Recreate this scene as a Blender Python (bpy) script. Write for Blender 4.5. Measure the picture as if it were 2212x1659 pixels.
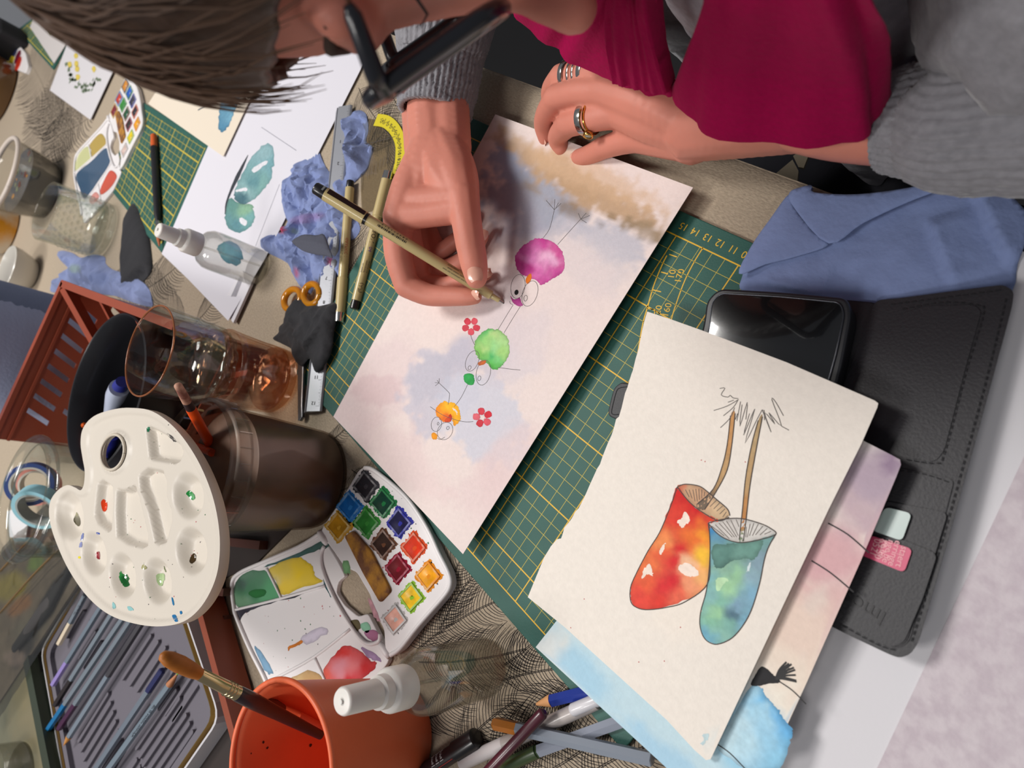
import bpy, bmesh, math, random
import numpy as np
from mathutils import Vector, Matrix, noise as mn
from mathutils.geometry import delaunay_2d_cdt
random.seed(7); rng = np.random.default_rng(7)
for o in list(bpy.data.objects): bpy.data.objects.remove(o)
SC = bpy.context.scene; COL = SC.collection
CM = 0.01
# ------------------------------------------------------------------ camera (cm, then metres)
F = 1390.0
CAMP = np.array([23.59622, 18.16528, 39.00372])
CAMR = np.array([[0.62985, 0.50713, -0.58831], [0.51824, -0.83857, -0.16803], [-0.57855, -0.19905, -0.79098]])
cd = bpy.data.cameras.new('camera'); cam = bpy.data.objects.new('camera', cd); COL.objects.link(cam)
cd.sensor_fit = 'HORIZONTAL'; cd.sensor_width = 36.0; cd.lens = 36.0 * F / 2212
cd.clip_start = 0.01; cd.clip_end = 50
rm = Matrix([[CAMR[i][0], -CAMR[i][1], -CAMR[i][2]] for i in range(3)]).to_4x4()
cam.matrix_world = Matrix.Translation(Vector(CAMP * CM)) @ rm
cd.dof.use_dof = True; cd.dof.focus_distance = 0.46; cd.dof.aperture_fstop = 9.0
SC.camera = cam
# ------------------------------------------------------------------ world, lamps, exposure
w = bpy.data.worlds.new('room_light'); SC.world = w; w.use_nodes = True
w.node_tree.nodes['Background'].inputs[0].default_value = (0.80, 0.82, 0.88, 1)
w.node_tree.nodes['Background'].inputs[1].default_value = 0.20
def area(name, loc, size, power, col, aim=(0, 0, 0)):
    l = bpy.data.lights.new(name, 'AREA'); l.shape = 'RECTANGLE'; l.size, l.size_y = size; l.energy = power; l.color = col
    o = bpy.data.objects.new(name, l); COL.objects.link(o); o.location = loc
    o.rotation_euler = (Vector(aim) - Vector(loc)).to_track_quat('-Z', 'Y').to_euler(); return o
area('ceiling_or_fill_panel', (-1.12, -0.08, 2.0), (0.58, 0.50), 35, (1.0, 0.965, 0.93), (-1.12, -0.08, 0))
area('ceiling_or_fill_panel', (-0.45, -1.25, 2.1), (0.6, 0.6), 25, (1.0, 0.965, 0.93), (-0.55, -1.15, 0))
area('ceiling_or_fill_panel', (0.75, -1.45, 2.1), (0.6, 0.6), 19, (1.0, 0.965, 0.93), (0.75, -1.45, 0))  # added fill lamp to brighten the pot's right side, no known fitting
SC.cycles.transparent_max_bounces = 40; SC.cycles.max_bounces = 14
SC.view_settings.view_transform = 'Standard'; SC.view_settings.look = 'None'
SC.view_settings.gamma = 1.0; SC.view_settings.exposure = 0.0; SC.view_settings.use_curve_mapping = False
# ------------------------------------------------------------------ helpers: measuring
def at(px, py, z=0.0):
    """point of height z (cm) on the sight line of pixel px,py of the photograph"""
    d = CAMR @ np.array([(px - 1106) / F, (py - 829.5) / F, 1.0])
    return CAMP + (z - CAMP[2]) / d[2] * d
def pix(P):
    Y = (np.atleast_2d(P) - CAMP) @ CAMR
    return np.stack([1106 + F * Y[:, 0] / Y[:, 2], 829.5 + F * Y[:, 1] / Y[:, 2]], 1)
ZK = {'A0': (0, 0, .25316), 'A1': (0, 400, .25316), 'A2': (0, 800, .25316), 'A3': (0, 1200, .27667),
      'B0': (480, 0, .25316), 'B1': (480, 400, .25316), 'B2': (480, 800, .25316), 'B3': (480, 1200, .27667),
      'C0': (1000, 0, .25316), 'C1': (1000, 400, .25316), 'C2': (1000, 800, .25316), 'C3': (1000, 1200, .27667),
      'D0': (1500, 0, .32188), 'D1': (1500, 400, .32188), 'D2': (1500, 800, .32188), 'D3': (1500, 1125, .32188),
      'E3': (0, 920, .14467), 'E4': (0, 1140, .14467), 'E5': (0, 1419, .14467), 'E6': (200, 640, .25316)}
def q(k, *pts):
    x, y, s = ZK[k]
    return [(x + a * s, y + b * s) for a, b in pts]
# ------------------------------------------------------------------ helpers: curves
def spline(pts, n=8, closed=False):
    P = [np.array(p, float) for p in pts]; out = []; N = len(P)
    if N < 3: return P
    for i in range(N if closed else N - 1):
        p0 = P[i - 1] if (closed or i > 0) else P[0]; p1 = P[i]; p2 = P[(i + 1) % N]
        p3 = P[(i + 2) % N] if (closed or i + 2 < N) else P[-1]
        for k in range(n):
            t = k / n
            out.append(.5 * (2 * p1 + (p2 - p0) * t + (2 * p0 - 5 * p1 + 4 * p2 - p3) * t * t + (3 * p1 - p0 - 3 * p2 + p3) * t ** 3))
    if not closed: out.append(P[-1])
    return out
def wob(pts, amp, seed=0, k=1.0):
    r = np.random.default_rng(seed); out = []
    for p in pts: out.append(np.array(p, float) + r.normal(size=len(p)) * amp)
    return out
def inside(pts, poly):
    x, y = pts[:, 0], pts[:, 1]; c = np.zeros(len(pts), bool); n = len(poly)
    for i in range(n):
        x1, y1 = poly[i][:2]; x2, y2 = poly[(i + 1) % n][:2]
        if y1 == y2: continue
        m = ((y1 > y) != (y2 > y)) & (x < (x2 - x1) * (y - y1) / (y2 - y1) + x1)
        c ^= m
    return c
def bdist(pts, poly, closed=True):
    d = np.full(len(pts), 1e9); n = len(poly)
    for i in range(n if closed else n - 1):
        a = np.array(poly[i][:2], float); b = np.array(poly[(i + 1) % n][:2], float); ab = b - a; L = ab @ ab + 1e-12
        t = np.clip(((pts - a) @ ab) / L, 0, 1); d = np.minimum(d, np.linalg.norm(pts - a - t[:, None] * ab, axis=1))
    return d
def cdt(outer, step, holes=(), jit=.25, extra=()):
    """triangulated outline with inner points: (points Nx2, triangles, n outline points)"""
    o = np.array([p[:2] for p in outer], float)
    lo, hi = o.min(0), o.max(0); pts = [tuple(p) for p in o]; edges = [(i, (i + 1) % len(o)) for i in range(len(o))]
    for h in holes:
        b = len(pts); pts += [tuple(p[:2]) for p in h]; edges += [(b + i, b + (i + 1) % len(h)) for i in range(len(h))]
    if step:
        gx = np.arange(lo[0] + step / 2, hi[0], step); gy = np.arange(lo[1] + step / 2, hi[1], step * .87)
        G = np.array([(x + (step / 2 if j % 2 else 0), y) for j, y in enumerate(gy) for x in gx])
        if len(G):
            G = G + rng.uniform(-jit, jit, G.shape) * step
            G = G[inside(G, o)]
            if len(G): G = G[bdist(G, o) > step * .45]
            for h in holes:
                if len(G): G = G[~inside(G, h)]
                if len(G): G = G[bdist(G, h) > step * .45]
            pts += [tuple(p) for p in G]
    r = delaunay_2d_cdt([Vector(p) for p in pts], edges, [], 1, 1e-6)
    V = np.array([tuple(v) for v in r[0]]); T = [tuple(f) for f in r[2] if len(f) == 3]
    if holes and T:
        c = V[np.array(T)].mean(1); keep = np.ones(len(T), bool)
        for h in holes: keep &= ~inside(c, h)
        T = [t for t, k in zip(T, keep) if k]
    # consistent winding
    T2 = []
    for a, b, c in T:
        A, B, C = V[a], V[b], V[c]
        T2.append((a, b, c) if (B[0] - A[0]) * (C[1] - A[1]) - (B[1] - A[1]) * (C[0] - A[0]) > 0 else (a, c, b))
    return V, T2
# ------------------------------------------------------------------ helpers: colour and materials
def lin(c):
    r = []
    for v in c[:3]:
        v = v / 255.0; r.append(v / 12.92 if v <= .04045 else ((v + .055) / 1.055) ** 2.4)
    return np.array(r)
MATS = {}
def M(name, col=(128, 128, 128), rough=.5, metal=0, trans=0, ior=1.45, bump=0, bs=200, var=0, vs=40, attr=False, sss=0, sheen=0,
      coat=0, spec=None, col2=None, alpha=1, wave=None, stretch=None):
    if name in MATS: return MATS[name]
    m = bpy.data.materials.new(name); m.use_nodes = True; nt = m.node_tree; b = nt.nodes['Principled BSDF']
    N, L = nt.nodes.new, nt.links.new
    c = lin(col); b.inputs['Base Color'].default_value = (*c, 1)
    b.inputs['Roughness'].default_value = rough; b.inputs['Metallic'].default_value = metal
    b.inputs['Transmission Weight'].default_value = trans; b.inputs['IOR'].default_value = ior
    b.inputs['Alpha'].default_value = alpha
    if coat: b.inputs['Coat Weight'].default_value = coat; b.inputs['Coat Roughness'].default_value = .1
    if spec is not None: b.inputs['Specular IOR Level'].default_value = spec
    if sss:
        b.inputs['Subsurface Weight'].default_value = sss; b.inputs['Subsurface Radius'].default_value = (1, .35, .2); b.inputs['Subsurface Scale'].default_value = .006
    if sheen: b.inputs['Sheen Weight'].default_value = sheen; b.inputs['Sheen Roughness'].default_value = .4
    tc = N('ShaderNodeTexCoord'); vec = tc.outputs['Object']
    if stretch:
        mp = N('ShaderNodeMapping'); mp.inputs['Scale'].default_value = stretch; L(vec, mp.inputs[0]); vec = mp.outputs[0]
    src = None
    if attr:
        a = N('ShaderNodeVertexColor'); a.layer_name = 'Col'; src = a.outputs[0]
    if var or col2 is not None:
        n = N('ShaderNodeTexNoise'); n.inputs['Scale'].default_value = vs; n.inputs['Detail'].default_value = 5; L(vec, n.inputs['Vector'])
        if col2 is not None:
            rp = N('ShaderNodeMapRange'); rp.inputs[1].default_value = .4; rp.inputs[2].default_value = .62; L(n.outputs[0], rp.inputs[0])
            mx = N('ShaderNodeMix'); mx.data_type = 'RGBA'; mx.inputs[6].default_value = (*c, 1); mx.inputs[7].default_value = (*lin(col2), 1)
            L(rp.outputs[0], mx.inputs[0]); src = mx.outputs[2]
        if var:
            rp = N('ShaderNodeMapRange'); rp.inputs[1].default_value = .3; rp.inputs[2].default_value = .7
            rp.inputs[3].default_value = 1 - var; rp.inputs[4].default_value = 1 + var; L(n.outputs[0], rp.inputs[0])
            vm = N('ShaderNodeVectorMath'); vm.operation = 'SCALE'
            if src is None: vm.inputs[0].default_value = c
            else: L(src, vm.inputs[0])
            L(rp.outputs[0], vm.inputs[3]); src = vm.outputs[0]
    if src is not None: L(src, b.inputs['Base Color'])
    if bump:
        if wave:
            n = N('ShaderNodeTexWave'); n.inputs['Scale'].default_value = bs; n.inputs['Distortion'].default_value = wave; n.inputs['Detail'].default_value = 2
        else:
            n = N('ShaderNodeTexNoise'); n.inputs['Scale'].default_value = bs; n.inputs['Detail'].default_value = 4
        L(vec, n.inputs['Vector']); bp = N('ShaderNodeBump'); bp.inputs['Strength'].default_value = bump; bp.inputs['Distance'].default_value = .001
        L(n.outputs[1 if wave else 0], bp.inputs['Height']); L(bp.outputs[0], b.inputs['Normal'])
    MATS[name] = m; return m
def clear(name, col=(255, 255, 255), rough=.03, edge=.35, tint_edge=None, refl=.38):
    """a thin clear wall: lets light straight through, tints it, mirrors more at a slant"""
    if name in MATS: return MATS[name]
    m = bpy.data.materials.new(name); m.use_nodes = True; nt = m.node_tree; N, L = nt.nodes.new, nt.links.new
    nt.nodes.remove(nt.nodes['Principled BSDF']); out = nt.nodes['Material Output']
    tr = N('ShaderNodeBsdfTransparent'); gl = N('ShaderNodeBsdfGlossy'); gl.inputs['Roughness'].default_value = rough; mx = N('ShaderNodeMixShader')
    lw = N('ShaderNodeLayerWeight'); lw.inputs[0].default_value = edge; rp = N('ShaderNodeMapRange'); rp.inputs[3].default_value = .03; rp.inputs[4].default_value = refl
    L(lw.outputs['Fresnel'], rp.inputs[0]); L(rp.outputs[0], mx.inputs[0])
    c1 = (*lin(col), 1); c2 = (*lin(tint_edge or tuple(int(v * .86) for v in col)), 1)
    cm = N('ShaderNodeMix'); cm.data_type = 'RGBA'; cm.inputs[6].default_value = c1; cm.inputs[7].default_value = c2; L(lw.outputs['Facing'], cm.inputs[0]); L(cm.outputs[2], tr.inputs[0])
    L(tr.outputs[0], mx.inputs[1]); L(gl.outputs[0], mx.inputs[2]); L(mx.outputs[0], out.inputs[0]); MATS[name] = m; return m
# ------------------------------------------------------------------ helpers: objects
def tag(o, label=None, cat=None, group=None, kind=None):
    if label: o['label'] = label
    if cat: o['category'] = cat
    if group: o['group'] = group
    if kind: o['kind'] = kind
    return o
def thing(name, label, cat, loc=(0, 0, 0), group=None):
    o = bpy.data.objects.new(name, None); COL.objects.link(o); o.empty_display_size = .02
    o.location = [float(v) * CM for v in loc]; o['O'] = [float(v) for v in loc]
    return tag(o, label, cat, group)
def org(o):
    return np.array(o['O'], float) if o is not None else np.zeros(3)
def mk(name, V, Fc, mat, parent=None, smooth=False, cols=None, auto=None, mats=None, mi=None, label=None, kind=None):
    """V in world centimetres; a mesh object under parent (or top-level, origin at its middle)"""
    V = np.asarray(V, float)
    if parent is None:
        o0 = np.array([(V[:, 0].min() + V[:, 0].max()) / 2, (V[:, 1].min() + V[:, 1].max()) / 2, V[:, 2].min()])
    else: o0 = org(parent)
    me = bpy.data.meshes.new(name); me.from_pydata(((V - o0) * CM).tolist(), [], [tuple(int(i) for i in f) for f in Fc])
    for m in (mats or [mat]): me.materials.append(m)
    if mi is not None: me.polygons.foreach_set('material_index', np.asarray(mi, np.int32))
    if smooth: me.polygons.foreach_set('use_smooth', [True] * len(me.polygons))
    if cols is not None:
        ca = me.color_attributes.new('Col', 'FLOAT_COLOR', 'POINT'); c4 = np.ones((len(V), 4)); c4[:, :3] = cols
        ca.data.foreach_set('color', c4.ravel().astype(np.float32))
    me.update()
    if auto is not None and smooth: me.set_sharp_from_angle(angle=math.radians(auto))
    o = bpy.data.objects.new(name, me); COL.objects.link(o); o['O'] = [float(v) for v in o0]
    if parent is None: o.location = o0 * CM
    else: o.parent = parent; o.location = (0, 0, 0) if parent.parent is None or True else o.location
    if label: o['label'] = label
    if kind: o['kind'] = kind
    return o
class MB:
    def __init__(s): s.v = []; s.f = []; s.m = []
    def add(s, V, Fc, m=0):
        b = len(s.v); s.v += [tuple(p) for p in V]; s.f += [tuple(i + b for i in f) for f in Fc]; s.m += [m] * len(Fc); return s
    def mk(s, name, mat, parent=None, **k):
        mats = mat if isinstance(mat, list) else [mat]
        return mk(name, s.v, s.f, None, parent, mats=mats, mi=s.m, **k)
def prism(poly, z0, z1, bev=0, bot=True):
    """closed prism from a world xy outline (z may be per point functions); bevelled top edge"""
    P = [np.array(p[:2], float) for p in poly]; n = len(P)
    ar = sum(P[i][0] * P[(i + 1) % n][1] - P[(i + 1) % n][0] * P[i][1] for i in range(n))
    if ar < 0: P = P[::-1]
    rings = [(0, z0), (0, z1)] if not bev else [(0, z0), (0, z1 - bev), (bev * .3, z1 - bev * .3), (bev, z1)]
    V = []
    for ins, z in rings:
        for i in range(n):
            a, b, c = P[i - 1], P[i], P[(i + 1) % n]
            if ins:
                e1 = (b - a) / (np.linalg.norm(b - a) + 1e-9); e2 = (c - b) / (np.linalg.norm(c - b) + 1e-9)
                nn = np.array([-(e1 + e2)[1], (e1 + e2)[0]]); nn /= (np.linalg.norm(nn) + 1e-9); b = b + nn * ins
            V.append((b[0], b[1], z))
    Fc = []
    for k in range(len(rings) - 1):
        for i in range(n): j = (i + 1) % n; Fc.append((k * n + i, k * n + j, (k + 1) * n + j, (k + 1) * n + i))
    Fc.append(tuple(range((len(rings) - 1) * n, len(rings) * n)))
    if bot: Fc.append(tuple(range(n - 1, -1, -1)))
    return V, Fc
def rnd(poly, r, n=5):
    """round the corners of an outline"""
    P = [np.array(p[:2], float) for p in poly]; out = []
    for i in range(len(P)):
        a, b, c = P[i - 1], P[i], P[(i + 1) % len(P)]
        d1 = np.linalg.norm(a - b); d2 = np.linalg.norm(c - b); k = min(r, d1 * .45, d2 * .45)
        s = b + (a - b) / d1 * k; e = b + (c - b) / d2 * k
        for t in np.linspace(0, 1, n): out.append((1 - t) ** 2 * s + 2 * t * (1 - t) * b + t * t * e)
    return out
def xy(pts, z): return [at(x, y, z)[:2] for x, y in pts]
def lathe(prof, c, n=48, z0=0, cap=True):
    V = []; Fc = []
    for r, z in prof:
        for k in range(n):
            a = 2 * math.pi * k / n; V.append((c[0] + r * math.cos(a), c[1] + r * math.sin(a), z0 + z))
    for i in range(len(prof) - 1):
        for k in range(n): j = (k + 1) % n; Fc.append((i * n + k, i * n + j, (i + 1) * n + j, (i + 1) * n + k))
    if cap:
        if prof[0][0] > 1e-4: Fc.append(tuple(range(n - 1, -1, -1)))
        if prof[-1][0] > 1e-4: Fc.append(tuple(range((len(prof) - 1) * n, len(prof) * n)))
    return V, Fc
def shell(outer, t, bottom, c, n=48, z0=0):
    """vessel wall: outer profile up, rounded lip, inner profile down to the floor at height bottom"""
    inner = [(max(r - t, .01), z) for r, z in outer[::-1] if z > bottom + .05]
    rl, zl = outer[-1]
    rb = np.interp(bottom, [p[1] for p in outer], [p[0] for p in outer]) - t
    prof = [(0.001, outer[0][1])] + list(outer) + [(rl - t * .5, zl + t * .45)] + inner + [(rb, bottom), (0.001, bottom)]
    return lathe(prof, c, n, z0, cap=False)
def frame(d):
    d = np.array(d, float); d = d / np.linalg.norm(d); a = np.array([0, 0, 1.0]) if abs(d[2]) < .9 else np.array([1.0, 0, 0])
    x = np.cross(a, d); x /= np.linalg.norm(x); return x, np.cross(d, x), d
def tube(path, rad, n=12, cap=True, phase=0, flat=1.0):
    P = [np.array(p, float) for p in path]; R = rad if hasattr(rad, '__len__') else [rad] * len(P); V = []; Fc = []
    x, y, _ = frame(P[1] - P[0])
    for i, p in enumerate(P):
        d = P[min(i + 1, len(P) - 1)] - P[max(i - 1, 0)]; d = d / (np.linalg.norm(d) + 1e-9)
        x = x - d * (x @ d); x /= np.linalg.norm(x) + 1e-9; y = np.cross(d, x)
        for k in range(n):
            a = 2 * math.pi * k / n + phase; V.append(p + R[i] * (math.cos(a) * x + flat * math.sin(a) * y))
    for i in range(len(P) - 1):
        for k in range(n): j = (k + 1) % n; Fc.append((i * n + k, i * n + j, (i + 1) * n + j, (i + 1) * n + k))
    if cap: Fc.append(tuple(range(n - 1, -1, -1))); Fc.append(tuple(range((len(P) - 1) * n, len(P) * n)))
    return V, Fc
def along(a, b, stops): 
    a = np.array(a, float); b = np.array(b, float); L = np.linalg.norm(b - a)
    return [a + (b - a) * (s / L) for s in stops]
def box(c, s, rz=0, bev=0):
    """box: centre of its base, sizes, turn about z"""
    ca, sa = math.cos(rz), math.sin(rz)
    pl = [(c[0] + ca * x - sa * y, c[1] + sa * x + ca * y) for x, y in ((-s[0] / 2, -s[1] / 2), (s[0] / 2, -s[1] / 2), (s[0] / 2, s[1] / 2), (-s[0] / 2, s[1] / 2))]
    return prism(pl, c[2], c[2] + s[2], bev)
def obox(o, ax, ay, az, s):
    """box from a corner-centred origin along three axes: s = sizes; o = middle of the base"""
    o = np.array(o, float); V = []
    for k in (0, 1):
        for i, j in ((-.5, -.5), (.5, -.5), (.5, .5), (-.5, .5)): V.append(o + ax * s[0] * i + ay * s[1] * j + az * s[2] * k)
    return V, [(3, 2, 1, 0), (4, 5, 6, 7), (0, 1, 5, 4), (1, 2, 6, 5), (2, 3, 7, 6), (3, 0, 4, 7)]
def fbm(P, s, seed=0, oct=3, ridge=False):
    out = np.empty(len(P))
    for i, p in enumerate(P):
        v = 0; a = 1; f = s
        for o in range(oct):
            n = mn.noise((p[0] * f + seed * 17.3, p[1] * f + seed * 9.1, (p[2] if len(p) > 2 else 0) * f + o * 5.7))
            v += a * ((1 - abs(n) * 2) if ridge else n); a *= .5; f *= 2.1
        out[i] = v
    return out
# sheets of paper: a real slab of paper, bilinear between its four corners, with its own lift
class Sheet:
    def __init__(s, cpx, cz, lift=None, n=(40, 30), thick=.035):
        s.C = [at(x, y, z) for (x, y), z in zip(cpx, cz)]; s.lift = lift; s.n = n; s.th = thick
    def P(s, u, v):
        a, b, c, d = s.C; p = (1 - u) * (1 - v) * a + u * (1 - v) * b + u * v * c + (1 - u) * v * d
        if s.lift: p = p + np.array([0, 0, s.lift(u, v)])
        return p
    def uv(s, p):
        a, b, c, d = [x[:2] for x in s.C]; u = v = .5
        for _ in range(6):
            r = (1 - u) * (1 - v) * a + u * (1 - v) * b + u * v * c + (1 - u) * v * d - p[:2]
            du = (1 - v) * (b - a) + v * (c - d); dv = (1 - u) * (d - a) + u * (c - b)
            u, v = np.array([u, v]) - np.linalg.solve(np.stack([du, dv], 1), r)
        return u, v
    def z(s, x, y):
        u, v = s.uv(np.array([x, y])); return s.P(min(max(u, -.02), 1.02), min(max(v, -.02), 1.02))[2]
    def on(s, px, py):
        z = np.mean([c[2] for c in s.C])
        for _ in range(5):
            p = at(px, py, z); z = s.z(p[0], p[1])
        return at(px, py, z)
    def build(s, name, mat, parent=None, wash=None, base=(230, 222, 212), outline=None, step=.5, **k):
        if outline is None:
            nu, nv = s.n; UV = [(i / nu, j / nv) for i in range(nu + 1) for j in range(nv + 1)]
            top = np.array([s.P(u, v) for u, v in UV]); I = lambda i, j: i * (nv + 1) + j
            T = [(I(i, j), I(i + 1, j), I(i + 1, j + 1), I(i, j + 1)) for i in range(nu) for j in range(nv)]
            rim = [I(i, 0) for i in range(nu)] + [I(nu, j) for j in range(nv)] + [I(i, nv) for i in range(nu, 0, -1)] + [I(0, j) for j in range(nv, 0, -1)]
        else:
            ow = [s.on(x, y)[:2] for x, y in outline]; V2, T = cdt(ow, step); top = np.array([(p[0], p[1], s.z(*p)) for p in V2])
            rim = list(range(len(ow)))
        N = len(top); bot = top - np.array([0, 0, s.th])
        a, b, c = top[T[0][0]], top[T[0][1]], top[T[0][2]]
        up = np.cross(b - a, c - a)[2] > 0
        Tt = T if up else [t[::-1] for t in T]
        Fc = list(Tt) + [tuple(i + N for i in t[::-1]) for t in Tt]
        ar = sum(top[rim[i]][0] * top[rim[(i + 1) % len(rim)]][1] - top[rim[(i + 1) % len(rim)]][0] * top[rim[i]][1] for i in range(len(rim)))
        if ar < 0: rim = rim[::-1]
        for i in range(len(rim)): A, B = rim[i], rim[(i + 1) % len(rim)]; Fc.append((A + N, B + N, B, A))
        cols = None
        if wash is not None:
            px = pix(top); c = np.tile(lin(base), (N, 1)); c = wash_cols(c, px, wash); cols = np.vstack([c, np.tile(lin(base), (N, 1))])
        return mk(name, np.vstack([top, bot]), Fc, mat, parent, smooth=True, auto=40, cols=cols, **k)
def wash_cols(c, px, wash):
    """lay soft washes (cx, cy, rx, ry, angle, colour, strength[, edge softness]) over base colours"""
    nz = fbm(px, .012, 3, 4); n2 = fbm(px, .05, 5, 2)
    for wv in wash:
        cx, cy, rx, ry, ang, col, st = wv[:7]; soft = wv[7] if len(wv) > 7 else .5; fe = wv[8] if len(wv) > 8 else .10
        a = math.radians(ang); dx, dy = px[:, 0] - cx, px[:, 1] - cy
        u = (dx * math.cos(a) + dy * math.sin(a)) / rx; v = (-dx * math.sin(a) + dy * math.cos(a)) / ry
        d = np.sqrt(u * u + v * v) + nz * .35 + n2 * fe
        k = np.clip((1 - d) / soft, 0, 1); k = k * k * (3 - 2 * k) * st
        c = c * (1 - k[:, None]) + lin(col) * k[:, None]
    return c
def paint(s, outline, stops, name='paint', parent=None, step=.22, n=5, jit=.8, edge=.25, off=.008, seed=1, mat=None, light=()):
    """a patch of watercolour lying on a sheet: outline and colour stops in photo pixels"""
    o = spline(outline, n, True); o = wob(o, jit, seed)
    W = [s.on(p[0], p[1])[:2] for p in o]; V2, T = cdt(W, step)
    V = np.array([(p[0], p[1], s.z(*p) + off) for p in V2]); px = pix(V)
    nz = np.stack([fbm(px, .03, seed + 1, 3), fbm(px, .03, seed + 9, 3)], 1) * 14; pj = px + nz
    wsum = np.zeros(len(V)); c = np.zeros((len(V), 3))
    for (x, y), cc in stops:
        k = 1 / (((pj[:, 0] - x) ** 2 + (pj[:, 1] - y) ** 2) + 30) ** 1.6; wsum += k; c += k[:, None] * lin(cc)
    c /= wsum[:, None]
    d = bdist(V2, W); e = np.exp(-d / .09) * edge; c = c * (1 - e[:, None])
    m = mat or M('watercolour', attr=True, rough=.75, var=.10, vs=260)
    return mk(name, V, T, m, parent, cols=c)
def ribbon(s, lines, wid, col, name='ink_line', parent=None, off=.014, n=5, smooth=True, matname=None, rough=.6):
    mb = MB()
    for ln in lines:
        p = spline(ln, n) if smooth and len(ln) > 2 else [np.array(x, float) for x in ln]
        W = np.array([s.on(a[0], a[1]) for a in p]); strip(mb, W, wid, off)
    return mb.mk(name, M(matname or 'ink_%d_%d_%d' % tuple(col), col, rough), parent, kind='stuff' if len(lines) > 1 else None)
def strip(mb, W, wid, off=0):
    W = np.asarray(W, float); n = len(W)
    if n < 2: return
    D = np.gradient(W, axis=0) if n > 2 else np.array([W[1] - W[0]] * 2)
    S = np.stack([-D[:, 1], D[:, 0], np.zeros(n)], 1); S /= (np.linalg.norm(S, axis=1)[:, None] + 1e-9)
    wd = wid if hasattr(wid, '__len__') else [wid] * n; wd = np.asarray(wd)[:, None] / 2
    up = np.array([0, 0, off]); V = list(W + S * wd + up) + list(W - S * wd + up)
    mb.add(V, [(i + n, i + 1 + n, i + 1, i) for i in range(n - 1)])
class Flat:
    """a level surface, same calls as a Sheet"""
    def __init__(s, z): s.zz = z
    def z(s, x, y): return s.zz
    def on(s, px, py): return at(px, py, s.zz)
_tc = {}
def glyphs(body, size):
    if body not in _tc:
        cu = bpy.data.curves.new('glyph', 'FONT'); cu.body = body; cu.size = 1; cu.align_x = 'CENTER'; cu.align_y = 'CENTER'; cu.resolution_u = 3
        o = bpy.data.objects.new('glyph', cu); COL.objects.link(o); bpy.context.view_layer.update()
        me = bpy.data.meshes.new_from_object(o.evaluated_get(bpy.context.evaluated_depsgraph_get()))
        _tc[body] = ([tuple(v.co) for v in me.vertices], [tuple(p.vertices) for p in me.polygons])
        bpy.data.objects.remove(o); bpy.data.curves.remove(cu); bpy.data.meshes.remove(me)
    V, Fc = _tc[body]; return [(x * size, y * size) for x, y, _ in V], Fc
def text(mb, body, o, ax, ay, size, m=0, bend=None):
    """lettering laid at o with reading direction ax and letter-up ay (world)"""
    ax = np.array(ax, float); ax /= np.linalg.norm(ax); ay = np.array(ay, float); ay = ay - ax * (ay @ ax); ay /= np.linalg.norm(ay)
    V, Fc = glyphs(body, size)
    P = [np.array(o) + ax * x + ay * y for x, y in V] if bend is None else [bend(x, y) for x, y in V]
    if bend is None and np.cross(ax, ay)[2] < 0: Fc = [f[::-1] for f in Fc]
    mb.add(P, Fc, m)
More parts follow.
